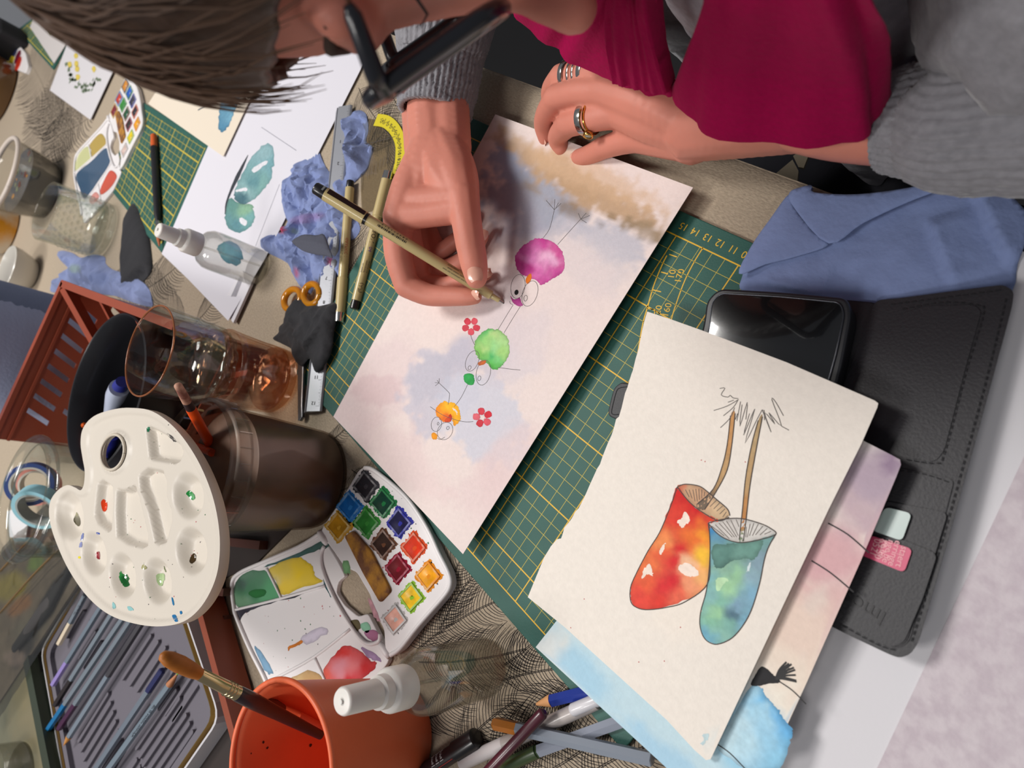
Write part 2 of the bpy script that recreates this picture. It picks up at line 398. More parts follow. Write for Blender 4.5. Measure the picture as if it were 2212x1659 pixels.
def crumple(name, outline, z, h, mat, parent=None, step=.3, auto=None, amp=.5, fs=.5, seed=0, folds=(), edge=.6, smooth=True, cols=None, oct=3, base=.05, label=None):
    """crumpled cloth or tissue: outline in photo pixels read at height z, body of height h with ridged folds"""
    W = [at(x, y, z)[:2] for x, y in spline(outline, 4, True)]
    V2, T = cdt(W, step); d = bdist(V2, W); N = len(V2)
    k = 1 - np.exp(-d / edge); r = fbm(V2, fs, seed, oct, True); n2 = fbm(V2, fs * .45, seed + 4, 2)
    tri = lambda x: np.abs((x % 1.0) * 2 - 1)
    wp = V2 + np.stack([fbm(V2, fs * .5, seed + 2, 2), fbm(V2, fs * .5, seed + 3, 2)], 1) * 1.1 / fs * .5; R_c = np.random.default_rng(seed); cr = np.zeros(N); tot = 0
    for o_ in range(oct + 2):
        a_ = R_c.uniform(0, math.pi); f_ = fs * .42 * 1.42 ** o_; w_ = .72 ** o_; gate = np.clip(fbm(V2, fs * .6, seed + 20 + o_, 1) * 2.2 + .55, .1, 1)
        cr += w_ * (tri((wp @ np.array([math.cos(a_), math.sin(a_)])) * f_ + R_c.uniform()) - .5) * gate; tot += w_
    r = r * .18 + 1.5 * cr / tot * 2
    zz = base + h * k * (.65 + .5 * n2) + amp * r * (.25 + .75 * k)
    for ln, hh, wd, L in folds:
        A, B = [at(x, y, z)[:2] for x, y in ln]; t = (B - A) / np.linalg.norm(B - A); nn = np.array([-t[1], t[0]])
        s_ = (V2 - A) @ nn; u = (V2 - A) @ t / np.linalg.norm(B - A); m_ = np.clip(np.minimum(u, 1 - u) * 6 + .3, 0, 1)
        zz += hh * np.where(s_ > 0, np.exp(-s_ / L), np.exp(s_ / wd) * .0 + np.clip(1 + s_ / wd, 0, 1)) * m_
    zz = np.maximum(zz, base)
    jx = np.stack([fbm(V2, fs * 1.3, seed + 11, 2), fbm(V2, fs * 1.3, seed + 12, 2)], 1) * amp * .35 * k[:, None]
    top = np.column_stack([V2 + jx, zz + z * 0]); bot = np.column_stack([V2, np.maximum(zz * .0 + base - .04, .01)])
    n_o = len(W); Fc = list(T) + [tuple(i + N for i in t[::-1]) for t in T]
    ar = sum(W[i][0] * W[(i + 1) % n_o][1] - W[(i + 1) % n_o][0] * W[i][1] for i in range(n_o)); ri = range(n_o) if ar > 0 else range(n_o - 1, -1, -1); ri = list(ri)
    for i in range(n_o): A, B = ri[i], ri[(i + 1) % n_o]; Fc.append((A + N, B + N, B, A))
    c = None
    if cols is not None: c = np.vstack([wash_cols(np.tile(lin(cols[0]), (N, 1)), pix(top), cols[1]), np.tile(lin(cols[0]), (N, 1))])
    return mk(name, np.vstack([top, bot]), Fc, mat, parent, smooth=smooth, cols=c, label=label, auto=auto)
def organic(name, chains, voxel, mat, parent=None, smooth=8, ell=(), cut=None):
    """one continuous body surface: balls of changing size run along chains, fused and smoothed; chains: [(x,y,z,r), ...] in cm"""
    bm = bmesh.new(); ico = bmesh.new(); bmesh.ops.create_icosphere(ico, subdivisions=2, radius=1)
    iv = np.array([v.co[:] for v in ico.verts]); fi = [[v.index for v in f.verts] for f in ico.faces]; ico.free()
    V = []; Fc = []
    def ball(c, A): b = len(V); V.extend((iv @ A.T + c).tolist()); Fc.extend([[i + b for i in f] for f in fi])
    for ch in chains:
        ch = [np.array(p, float) for p in ch]; P = spline(ch, 12) if len(ch) > 2 else [ch[0] + (ch[1] - ch[0]) * t for t in np.linspace(0, 1, 14)]
        last = None
        for p in P:
            if last is not None and np.linalg.norm(p[:3] - last[:3]) < .22 * p[3]: continue
            ball(p[:3], np.eye(3) * p[3]); last = p
        ball(P[-1][:3], np.eye(3) * P[-1][3])
    for c, A in ell: ball(np.array(c, float), np.array(A, float))
    me = bpy.data.meshes.new('raw'); me.from_pydata((np.array(V) * CM).tolist(), [], Fc)
    o = bpy.data.objects.new('raw', me); COL.objects.link(o)
    r = o.modifiers.new('r', 'REMESH'); r.mode = 'VOXEL'; r.voxel_size = voxel * CM
    s = o.modifiers.new('s', 'SMOOTH'); s.factor = .5; s.iterations = smooth
    bpy.context.view_layer.update()
    m2 = bpy.data.meshes.new_from_object(o.evaluated_get(bpy.context.evaluated_depsgraph_get()))
    co = np.empty(len(m2.vertices) * 3, np.float32); m2.vertices.foreach_get('co', co); co = co.reshape(-1, 3).astype(float) / CM
    fs = [tuple(p.vertices) for p in m2.polygons]
    bpy.data.objects.remove(o); bpy.data.meshes.remove(me); bpy.data.meshes.remove(m2)
    return co, fs
# ================================================================== setting: floor, table, cloth
V, Fc = box((-40, 0, -76), (420, 420, 2)); tag(mk('floor', V, Fc, M('floor', (17, 16, 18), .6, var=.2, vs=4)), kind='structure')
tb = thing('table', 'work table under the linen cloth, its edge beside the seated woman', 'table', (-58, -26, -74))
V, Fc = prism(rnd([(-185, -84), (58, -84), (58, 30.2), (-185, 30.2)], 2), -3, -.22); mk('tabletop', V, Fc, M('table_wood', (120, 90, 64), .5, var=.2, vs=8, stretch=(1, 12, 1)), tb)
for x, y in ((-178, -78), (51, -78), (51, 24), (-178, 24)):
    V, Fc = box((x, y, -74), (6, 6, 71)); mk('leg', V, Fc, MATS['table_wood'], tb)
linen = M('linen', (166, 151, 131), .9, bump=.55, bs=420, var=.16, vs=330, stretch=(1, 2.2, 1), sheen=.15)
mb = MB()
xs = np.arange(-187, 61, 4.0); ys = list(np.arange(-86, 30, 4.0)) + [30.0, 30.8, 31.15]
G = [(x, y, 0 if y < 31 else -.25) for x in xs for y in ys]; ny = len(ys)
mb.add(G, [(i * ny + j, (i + 1) * ny + j, (i + 1) * ny + j + 1, i * ny + j + 1) for i in range(len(xs) - 1) for j in range(ny - 1)])
hang = [(x, 31.15 + .35 * math.sin(x * .21) * k, -.25 - 5.5 * k) for x in xs for k in (0, .15, .4, .7, 1)]
mb.add(hang, [(i * 5 + j, (i + 1) * 5 + j, (i + 1) * 5 + j + 1, i * 5 + j + 1) for i in range(len(xs) - 1) for j in range(4)])
cloth = thing('tablecloth', 'beige linen tablecloth printed with black line drawn leaves, covering the table', 'tablecloth', (-58, -26, 0))
mb.add([(x, y, -.2) for x, y, _ in G], [(i * ny + j + 1, (i + 1) * ny + j + 1, (i + 1) * ny + j, i * ny + j) for i in range(len(xs) - 1) for j in range(ny - 1)])
mb.mk('cloth', linen, cloth, smooth=True, auto=40)
# printed fronds: a midrib with many curved barbs, line drawn
mb = MB(); fl = Flat(0.0); R = np.random.default_rng(11)
def frond(p0, ang, L, wd, bend, gap=.30, lw=.045, side=(1, -1), tilt=1.0):
    P = []; a = ang; p = np.array(p0, float); n = int(L / .5)
    for i in range(n): P.append((p[0], p[1], 0)); a += bend / n; p = p + .5 * np.array([math.cos(a), math.sin(a)])
    P = np.array(P); strip(mb, P + np.array([.05, 0, 0]), .05, .012); strip(mb, P - np.array([.05, 0, 0]), .05, .012)
    s = 0.4
    while s < L - .6:
        i = min(int(s / .5), n - 2); f = s / .5 - i; c = P[i] * (1 - f) + P[i + 1] * f; d = P[i + 1] - P[i]; d /= np.linalg.norm(d)
        w_ = wd * math.sin(math.pi * min(1, .12 + .9 * s / L)) ** .6 * (1 + R.normal() * .07)
        for sd in side:
            nn = np.array([-d[1], d[0], 0]) * sd; b = []
            for t in np.linspace(0, 1, 6): b.append(c + nn * w_ * t * (1 - .18 * t) + d * tilt * w_ * (.35 * t + .55 * t * t) + np.array([R.normal(), R.normal(), 0]) * .02)
            strip(mb, np.array(b), lw * np.array([.8, 1.1, 1.1, 1, .8, .5]), .012)
        s += gap * (1 + R.normal() * .12)
def fr(px0, px1, wd, bend=.3, **k):
    a, b = at(*px0)[:2], at(*px1)[:2]; v = b - a; frond(a, math.atan2(v[1], v[0]) - bend / 2, np.linalg.norm(v) * 1.02, wd, bend, **k)
for a, b, wd, be in [((880, 1400), (1000, 1200), 3.0, .3), ((900, 1405), (1090, 1290), 2.4, -.3), ((905, 1430), (1150, 1400), 2.6, .25), ((1085, 1440), (1215, 1330), 2.0, .2),
                     ((1085, 1470), (1240, 1440), 2.2, -.2), ((1240, 1480), (1060, 1640), 2.4, .3), ((1050, 1600), (1330, 1520), 2.6, .2), ((980, 1640), (1130, 1500), 2.4, -.4),
                     ((1100, 1700), (1290, 1600), 2.6, .3), ((1250, 1690), (1420, 1600), 2.6, -.3), ((1000, 1760), (1150, 1640), 2.6, .3), ((900, 1560), (1010, 1500), 2.0, .4),
                     ((720, 1065), (850, 985), 1.5, .5), ((690, 965), (760, 915), 1.3, .5), ((760, 1015), (850, 1060), 1.2, .3), ((950, 1360), (1030, 1230), 1.6, -.3),
                     ((280, 640), (400, 560), 5, .4), ((300, 560), (330, 460), 4, .4), ((400, 690), (300, 600), 4.5, -.4), ((420, 700), (470, 640), 4, .4),
                     ((775, 190), (850, 300), 3.4, .3), ((800, 150), (870, 250), 3.2, -.3), ((790, 330), (850, 260), 2.6, .3), ((840, 380), (865, 300), 2.2, .3),
                     ((120, 290), (60, 130), 12, .3), ((170, 300), (110, 170), 10, -.3), ((90, 300), (200, 250), 8, .3), ((150, 330), (60, 250), 9, .3),
                     ((240, 600), (330, 600), 4, .3), ((740, 560), (770, 470), 2.6, .3), ((745, 600), (800, 520), 2.2, -.3)]:
    Dm = np.linalg.norm(at(*a)[:2]) ; k = 1 + max(0, (Dm - 40)) / 40
    fr(a, b, wd, be, gap=.27 * k, lw=.048 * k)
mb.mk('leaf_print', M('print_ink', (52, 46, 42), .85), cloth, kind='stuff')
# ================================================================== cutting mats
matg = M('mat_green', (38, 88, 78), .55, bump=.12, bs=900, var=.07, vs=60)
yel = M('mat_yellow', (226, 178, 44), .55); yel2 = M('mat_yellow_fine', (192, 172, 62), .55)
mt = thing('cutting_mat', 'green cutting mat with yellow centimetre grid and numbers under both paintings', 'cutting mat', (-6.5, 11.6, 0))
V, Fc = prism(rnd([(-29.3, -3.3), (16.3, -3.3), (16.3, 26.6), (-29.3, 26.6)], .7), .02, .3, .06); mk('mat_board', V, Fc, matg, mt)
m1, m2 = MB(), MB(); Z = .302
def bar(m, x0, y0, x1, y1, w_, z=Z): strip(m, [(x0, y0, z), (x1, y1, z)], w_, 0)
for i in range(-28, 16):
    big = i % 5 == 0; bar(m1 if big else m2, i, -2 if i > -28 else -2, i, 25, .08 if big else .036)
for j in range(-2, 26):
    big = j % 5 == 0 or j in (-2, 25); bar(m1 if big else m2, -28, j, 15, j, .09 if big else .036, Z + .001)
for i, n_ in enumerate(range(15, 0, -1)): text(m1, str(n_), (i + .1, 25.75, Z), (-1, 0, 0), (0, -1, 0), .68)
for i in range(1, 25, 1): text(m1, str(i), (15.6, i, Z), (0, 1, 0), (-1, 0, 0), .7)
fm = Flat(.303)
def pl(m, k, pts, w_): strip(m, [fm.on(*p) for p in spline(q(k, *pts), 5)], w_, 0)
pl(m1, 'C1', [(2050, 530), (1970, 660), (1890, 820), (1820, 1010), (1780, 1140), (1752, 1290)], .075)
pl(m1, 'C1', [(1740, 600), (1700, 680), (1630, 850), (1575, 1040), (1535, 1180), (1505, 1350), (1490, 1450)], .085)
for a, b in [((1760, 590), (1825, 612)), ((1690, 740), (1750, 758)), ((1620, 893), (1690, 910)), ((1570, 1052), (1640, 1062))]: pl(m1, 'C1', [a, b], .075)
ex = at(1400, 600)[:2] - at(1390, 625)[:2]
for s_, p in (('10', (1785, 760)), ('170', (1850, 775)), ('20', (1668, 1065)), ('160', (1742, 1065))):
    c = fm.on(*q('C1', p)[0]); e = fm.on(*q('C1', (p[0] + 22, p[1] - 70))[0]) - c; text(m1, s_, c, e, np.cross([0, 0, 1.], e), .66)
m1.mk('bold_grid', yel, mt, kind='stuff'); m2.mk('fine_grid', yel2, mt, kind='stuff')
def rect_mat(name, label, px, z1, n):
    P = [at(x, y, 0)[:2] for x, y in px]; V, Fc = prism(P, .03, z1)
    r = thing(name, label, 'cutting mat', (*np.mean(P, 0), 0)); mk('mat_board', V, Fc, matg, r)
    mb = MB(); a, b, c, d = P
    for i in range(1, n[0]):
        t = i / n[0]; p, s = a + (b - a) * t, d + (c - d) * t; strip(mb, [(*(p + (s - p) * .05), z1 + .01), (*(p + (s - p) * .95), z1 + .01)], .2 if i % 4 == 1 else .06, 0)
    for i in range(1, n[1]):
        t = i / n[1]; p, s = a + (d - a) * t, b + (c - b) * t; strip(mb, [(*(p + (s - p) * .04), z1 + .012), (*(p + (s - p) * .96), z1 + .012)], .2 if i % 4 == 1 else .06, 0)
    mb.mk('grid_print', yel2, r, kind='stuff'); return r
rect_mat('cutting_mat', 'second green cutting mat, under the black brush with orange ends', [(353, 547), (236, 403), (300, 215), (462, 315)], .28, (22, 16))
rect_mat('cutting_mat', 'thin strip of green cutting mat beside the floral wreath card, far upper left', [(118, 152), (40, 66), (75, 40), (152, 90)], .28, (14, 10))
# ================================================================== loose sheets and paintings
wcp = M('watercolour_paper', attr=True, rough=.85, bump=.18, bs=700, var=.03, vs=300)
plain = M('white_paper', (214, 212, 216), .8, bump=.06, bs=500)
# --- white sheet under the open phone wallet, at the right edge
S = Sheet([(2206, 540), (1630, 1679), (2100, 2000), (2700, 900)], [.34, .34, .34, .34], n=(8, 8), thick=.03)
tag(S.build('paper_sheet', plain), 'large plain white sheet lying under the black phone wallet', 'paper')
S = Sheet([(2225, 960), (1885, 1680), (2400, 2100), (2900, 1200)], [.42] * 4, n=(40, 30), thick=.04)
lav = M('mottled_paper', (204, 194, 199), .9, bump=.35, bs=260, col2=(192, 180, 187), vs=120)
tag(S.build('paper_sheet', lav), 'mottled pale lilac sheet in the lower right corner, over the white sheet', 'paper')
# --- sheet C: pink to blue wash with wires and a black tuft
C_ = Sheet([(1157, 1398), (1618, 816), (1948, 985), (1593, 1800)], [.95, 2.05, 2.85, 1.75], n=(70, 50), thick=.05)
wash = [(1400, 1560, 420, 260, 40, (186, 212, 222), .95), (1250, 1460, 130, 60, 42, (150, 196, 222), .6), (1440, 1640, 140, 40, 42, (140, 190, 222), .5),
        (1170, 1400, 60, 50, 0, (222, 226, 224), .8), (1740, 1480, 110, 90, 0, (234, 228, 214), 1), (1620, 1600, 110, 90, 30, (150, 200, 224), .9), (1655, 1590, 40, 70, -25, (110, 178, 220), .7),
        (1745, 1350, 190, 150, -60, (224, 202, 188), 1), (1800, 1205, 150, 140, -60, (208, 164, 168), .95, .7), (1860, 1080, 120, 130, -60, (190, 166, 174), .9, .7), (1900, 1015, 110, 100, -60, (176, 158, 172), .95, .6), (1765, 1295, 50, 30, -50, (216, 206, 196), .5),
        (1925, 1000, 28, 26, 0, (140, 118, 142), .8), (1880, 1140, 50, 30, 40, (180, 152, 166), .5), (1700, 1440, 120, 60, 30, (228, 214, 198), .6)]
ol = spline([(1157, 1398), (1195, 1350), (1618, 816), (1700, 862)], 1) + [(1800, 915), (1865, 952), (1928, 984), (1944, 993), (1946, 1004), (1936, 1030), (1860, 1210), (1740, 1480), (1593, 1800), (1440, 1659), (1300, 1530)]
tc = C_.build('painting', wcp, wash=wash, base=(230, 224, 214), outline=ol, step=.4)
tag(tc, 'lilac to pale blue watercolour with wires and black tuft, under the toadstool painting', 'painting')
blk = (30, 28, 30)
ribbon(C_, [[(1789, 1130), (1832, 1155), (1877, 1194)], [(1753, 1211), (1795, 1238), (1844, 1279)]], .07, blk, parent=tc)
ribbon(C_, [q('D3', (570, 1078), (660, 1140), (750, 1230)), q('D3', (148, 1495), (240, 1560), (345, 1668))], .06, blk, parent=tc)
paint(C_, q('D3', (400, 1050), (445, 980), (490, 995), (525, 1030), (560, 1055), (575, 1075), (560, 1090), (500, 1092), (440, 1108), (380, 1102)), [((1640, 1465), (34, 33, 36))], 'black_tuft', tc, jit=.4, edge=.1)
ribbon(C_, [q('D3', (545, 1062), a, b) for a, b in [((570, 1000), (618, 948)), ((585, 1000), (635, 958)), ((590, 1010), (652, 962)), ((600, 1015), (668, 985)), ((600, 1030), (676, 1000)), ((610, 1040), (680, 1035)), ((590, 1050), (684, 1072)), ((590, 1060), (686, 1080)), ((570, 1030), (600, 985)), ((575, 1040), (640, 990))]], .09, blk, parent=tc)
paint(C_, q('D3', (450, 1122), (470, 1160), (520, 1220), (565, 1275), (600, 1330), (640, 1380), (662, 1420), (640, 1490), (570, 1660), (330, 1660), (150, 1500), (250, 1330), (380, 1112)), [((1652, 1500), (110, 180, 222)), ((1668, 1522), (104, 176, 222)), ((1688, 1552), (90, 168, 220)), ((1708, 1578), (96, 172, 222)), ((1700, 1600), (120, 186, 224)), ((1640, 1540), (166, 208, 228)), ((1620, 1600), (180, 214, 228)), ((1580, 1600), (188, 216, 226)), ((1660, 1600), (150, 200, 226)), ((1630, 1500), (160, 204, 226)), ((1600, 1560), (184, 214, 226)), ((1680, 1640), (140, 196, 224)), ((1665, 1560), (160, 204, 226))], 'blue_wash', tc, step=.3, jit=1.6, edge=.3, off=.006)
# --- sheet B: two painted toadstools, torn left edge
B_ = Sheet([(1140, 1290), (1400, 675), (1897, 870), (1530, 1640)], [1.55, 2.6, 3.4, 2.25], n=(60, 50), thick=.05, lift=lambda u, v: .35 * math.sin(math.pi * u) * math.sin(math.pi * v))
le = [(1140, 1290), (1175, 1205), (1190, 1180), (1203, 1165), (1212, 1163), (1216, 1152), (1219, 1140), (1230, 1127), (1235, 1120), (1243, 1105), (1250, 1098), (1262, 1075), (1275, 1045), (1290, 1012), (1296, 1003), (1302, 985), (1314, 955), (1321, 940), (1326, 925), (1331, 905),
      (1337, 900), (1343, 880), (1350, 850), (1356, 835), (1358, 827), (1364, 808), (1367, 800), (1373, 775), (1380, 752), (1381, 745), (1388, 710), (1393, 690), (1398, 673)]
ol = le + [(1450, 690), (1520, 715), (1700, 783), (1889, 865), (1897, 871), (1895, 880), (1860, 960), (1790, 1100), (1700, 1290), (1620, 1460), (1535, 1640), (1525, 1642), (1500, 1620), (1440, 1555), (1330, 1455), (1220, 1355)]
tb_ = B_.build('painting', wcp, wash=[(1500, 1320, 120, 90, 0, (238, 226, 212), .4), (1540, 1600, 40, 22, -40, (214, 222, 220), .5)], base=(231, 223, 213), outline=ol, step=.45)
tag(tb_, 'watercolour of red and blue toadstool caps on thin stems, cream torn edge paper', 'painting')
ink2 = (58, 46, 40)
paint(B_, [(1463, 1052), (1480, 1046), (1510, 1051), (1528, 1063), (1547, 1080), (1570, 1100), (1576, 1114), (1553, 1125), (1520, 1110), (1490, 1085)], [((1490, 1060), (196, 158, 124)), ((1560, 1105), (206, 176, 140)), ((1470, 1055), (206, 120, 90))], 'toadstool_gills', tb_)
red = [((1380, 1300), (224, 70, 56)), ((1420, 1302), (218, 56, 44)), ((1395, 1262), (226, 92, 56)), ((1405, 1215), (230, 116, 66)), ((1430, 1170), (234, 140, 80)), ((1450, 1110), (214, 60, 44)), ((1470, 1070), (206, 26, 26)), ((1500, 1105), (204, 22, 26)), ((1475, 1125), (214, 50, 40)), ((1530, 1122), (214, 60, 40)),
       ((1472, 1180), (206, 26, 34)), ((1455, 1215), (208, 30, 38)), ((1450, 1250), (206, 24, 40)), ((1430, 1270), (212, 40, 46)), ((1515, 1150), (238, 150, 40)), ((1520, 1200), (242, 188, 52)), ((1515, 1250), (240, 178, 110)), ((1485, 1215), (240, 190, 150)), ((1490, 1260), (236, 150, 110)), ((1462, 1285), (228, 100, 74)), ((1495, 1170), (226, 110, 40)), ((1440, 1200), (222, 90, 54))]
paint(B_, [(1463, 1052), (1490, 1085), (1520, 1108), (1553, 1125), (1535, 1135), (1533, 1200), (1528, 1262), (1500, 1287), (1470, 1300), (1440, 1311), (1400, 1316), (1376, 1312), (1363, 1298), (1363, 1268), (1376, 1235), (1400, 1190), (1425, 1150), (1448, 1090)], red, 'red_cap', tb_, jit=.6, edge=.18, seed=4)
for k, pts in enumerate([[(1463, 1125), (1475, 1118), (1478, 1105), (1487, 1112), (1490, 1125), (1482, 1132), (1475, 1141), (1468, 1136)], [(1424, 1192), (1430, 1180), (1438, 1173), (1434, 1186), (1428, 1199)], [(1390, 1232), (1402, 1218), (1408, 1230), (1410, 1244), (1400, 1240), (1386, 1250)], [(1464, 1228), (1478, 1216), (1496, 1222), (1510, 1240), (1492, 1246), (1476, 1240)]]):
    paint(B_, pts, [((1475, 1125), (240, 222, 208))], 'paper_gap', tb_, off=.011, edge=0, seed=k, step=.15)
paint(B_, [(1530, 1130), (1560, 1123), (1600, 1121), (1640, 1131), (1664, 1142), (1675, 1153), (1640, 1165), (1600, 1171), (1570, 1164), (1548, 1150)], [((1560, 1140), (206, 200, 194)), ((1640, 1150), (214, 210, 204))], 'toadstool_gills', tb_)
blu = [((1536, 1150), (62, 138, 192)), ((1550, 1160), (100, 150, 176)), ((1560, 1185), (112, 152, 140)), ((1600, 1190), (106, 146, 132)), ((1640, 1170), (112, 154, 150)), ((1580, 1215), (126, 166, 150)), ((1560, 1225), (140, 180, 156)), ((1540, 1205), (122, 170, 176)), ((1535, 1250), (124, 178, 184)), ((1590, 1240), (146, 192, 150)), ((1570, 1265), (158, 204, 158)),
       ((1620, 1250), (138, 168, 182)), ((1640, 1210), (132, 158, 172)), ((1625, 1290), (128, 174, 200)), ((1560, 1300), (126, 180, 160)), ((1590, 1310), (126, 160, 184)), ((1583, 1330), (76, 106, 124)), ((1540, 1340), (130, 184, 158)), ((1560, 1370), (138, 184, 170)), ((1524, 1372), (112, 170, 192)), ((1606, 1345), (124, 172, 194)), ((1552, 1320), (156, 204, 156)), ((1530, 1290), (130, 178, 176)), ((1575, 1350), (122, 172, 160))]
paint(B_, [(1530, 1130), (1548, 1151), (1570, 1164), (1600, 1171), (1640, 1165), (1675, 1154), (1660, 1180), (1650, 1210), (1640, 1260), (1622, 1318), (1602, 1354), (1580, 1378), (1552, 1390), (1535, 1388), (1520, 1375), (1512, 1350), (1515, 1320), (1525, 1280), (1532, 1230), (1534, 1170)], blu, 'blue_cap', tb_, jit=.6, edge=.08, seed=8)
paint(B_, q('D2', (120, 1190), (145, 1165), (200, 1170), (260, 1160), (320, 1158), (380, 1150), (450, 1140), (460, 1165), (420, 1250), (380, 1275), (350, 1260), (310, 1270), (270, 1275), (235, 1290), (200, 1320), (165, 1330), (135, 1310), (118, 1250)), [((1560, 1190), (96, 140, 130)), ((1600, 1200), (108, 152, 140)), ((1570, 1215), (86, 128, 118))], 'dark_wash', tb_, off=.011, edge=.3, jit=.9)
paint(B_, q('D2', (150, 1400), (200, 1390), (230, 1410), (190, 1440), (170, 1480), (145, 1470)), [((1556, 1260), (186, 222, 178))], 'paper_gap', tb_, off=.011, edge=0)
paint(B_, q('D2', (365, 1300), (380, 1290), (370, 1340), (350, 1355)), [((1556, 1260), (206, 220, 222))], 'paper_gap', tb_, off=.011, edge=0)
paint(B_, [(1578, 898), (1588, 893), (1581, 960), (1571, 1015), (1547, 1062), (1522, 1101), (1505, 1090), (1541, 1056), (1561, 1008), (1572, 960)], [((1580, 930), (206, 152, 96)), ((1560, 1020), (196, 158, 110)), ((1515, 1090), (116, 100, 84))], 'stem', tb_, step=.15, jit=.3)
paint(B_, [(1638, 908), (1647, 900), (1632, 980), (1620, 1050), (1612, 1120), (1606, 1169), (1597, 1166), (1604, 1100), (1611, 1030), (1624, 960)], [((1640, 930), (188, 160, 118)), ((1615, 1040), (192, 158, 112)), ((1606, 1090), (196, 140, 84)), ((1602, 1130), (200, 132, 72)), ((1602, 1166), (130, 150, 120))], 'stem', tb_, step=.15, jit=.3)
L_ = [[(1463, 1052), (1448, 1095), (1425, 1150), (1400, 1190), (1375, 1238), (1362, 1270), (1363, 1300), (1377, 1313), (1400, 1317), (1440, 1312), (1480, 1300), (1528, 1262), (1534, 1200), (1532, 1135)], [(1463, 1052), (1490, 1085), (1520, 1108), (1553, 1125), (1575, 1117)],
      [(1530, 1130), (1534, 1170), (1532, 1230), (1525, 1280), (1514, 1320), (1512, 1350), (1520, 1376), (1535, 1389), (1553, 1391), (1580, 1379), (1603, 1354), (1623, 1318), (1641, 1260), (1651, 1210), (1661, 1180), (1676, 1154)],
      [(1530, 1130), (1560, 1122), (1600, 1120), (1640, 1130), (1664, 1141), (1676, 1154), (1640, 1166), (1600, 1172), (1570, 1165), (1548, 1151), (1530, 1130)], [(1463, 1052), (1480, 1046), (1510, 1050), (1528, 1062), (1548, 1079), (1571, 1099), (1577, 1114)]]
L_ += [[(1578, 898), (1571, 960), (1560, 1008), (1541, 1056), (1505, 1090)], [(1588, 893), (1581, 960), (1571, 1015), (1547, 1062), (1522, 1101)], [(1638, 908), (1624, 960), (1611, 1030), (1604, 1100), (1597, 1166)], [(1647, 900), (1632, 980), (1620, 1050), (1612, 1120), (1606, 1169)]]
ribbon(B_, L_, .055, ink2, parent=tb_)
gl = [q('D2', a, b) for a, b in [((115, 1045), (200, 1110)), ((140, 1035), (235, 1130)), ((165, 1025), (255, 1120)), ((190, 1015), (270, 1120)), ((215, 1010), (285, 1120)), ((245, 1005), (295, 1110)), ((280, 1000), (300, 1050)), ((350, 1050), (345, 1120)), ((375, 1030), (355, 1120)), ((400, 1025), (370, 1110)), ((430, 1030), (390, 1110)), ((460, 1045), (410, 1105)), ((490, 1060), (440, 1105)), ((515, 1080), (470, 1100)),
     ((10, 795), (20, 880)), ((30, 795), (35, 870)), ((50, 800), (50, 860)), ((70, 815), (65, 845)), ((130, 850), (90, 895)), ((150, 870), (105, 915)), ((170, 890), (130, 930)), ((190, 910), (150, 945)), ((205, 930), (170, 965)), ((215, 950), (190, 985)), ((225, 975), (205, 995)), ((-10, 800), (5, 880)), ((-35, 800), (-15, 860)), ((-60, 800), (-35, 850))]]
ribbon(B_, gl, .035, (84, 72, 64), parent=tb_, smooth=False)
sc = [[(130, 270), (220, 240), (290, 200)], [(195, 305), (260, 250), (295, 195)], [(175, 385), (240, 320), (270, 250)], [(170, 122), (205, 120), (180, 165), (225, 180), (240, 168), (260, 185), (295, 190)], [(310, 210), (285, 340)], [(320, 230), (305, 375), (355, 215), (345, 330)], [(370, 290), (330, 435), (405, 260), (340, 490), (455, 265), (470, 335)], [(455, 265), (515, 415), (470, 282), (540, 360), (500, 285), (585, 375), (520, 197), (545, 212), (598, 305)], [(585, 375), (635, 402)], [(225, 215), (265, 200)], [(275, 330), (290, 290)]]
ribbon(B_, [q('D2', *s) for s in sc], .04, (92, 86, 82), 'pencil_scribble', tb_, n=3)
dots = [(1470, 1355), (1380, 1430), (1435, 1428), (1262, 1294), (1233, 1356), (1610, 998), (1515, 994), (1523, 997)]
mb = MB()
for x, y in dots: c = B_.on(x, y); mb.add([c + [.035 * math.cos(a), .035 * math.sin(a), .012] for a in np.linspace(0, 6.28, 8)[:-1]], [tuple(range(7))])
mb.mk('paint_specks', M('speck_red', (190, 90, 90), .8), tb_, kind='stuff')
paint(B_, q('C3', (1870, 1400), (1920, 1390), (1915, 1430), (1880, 1475), (1855, 1470), (1880, 1440)), [((1520, 1590), (190, 212, 216))], 'paint', tb_, edge=.05)
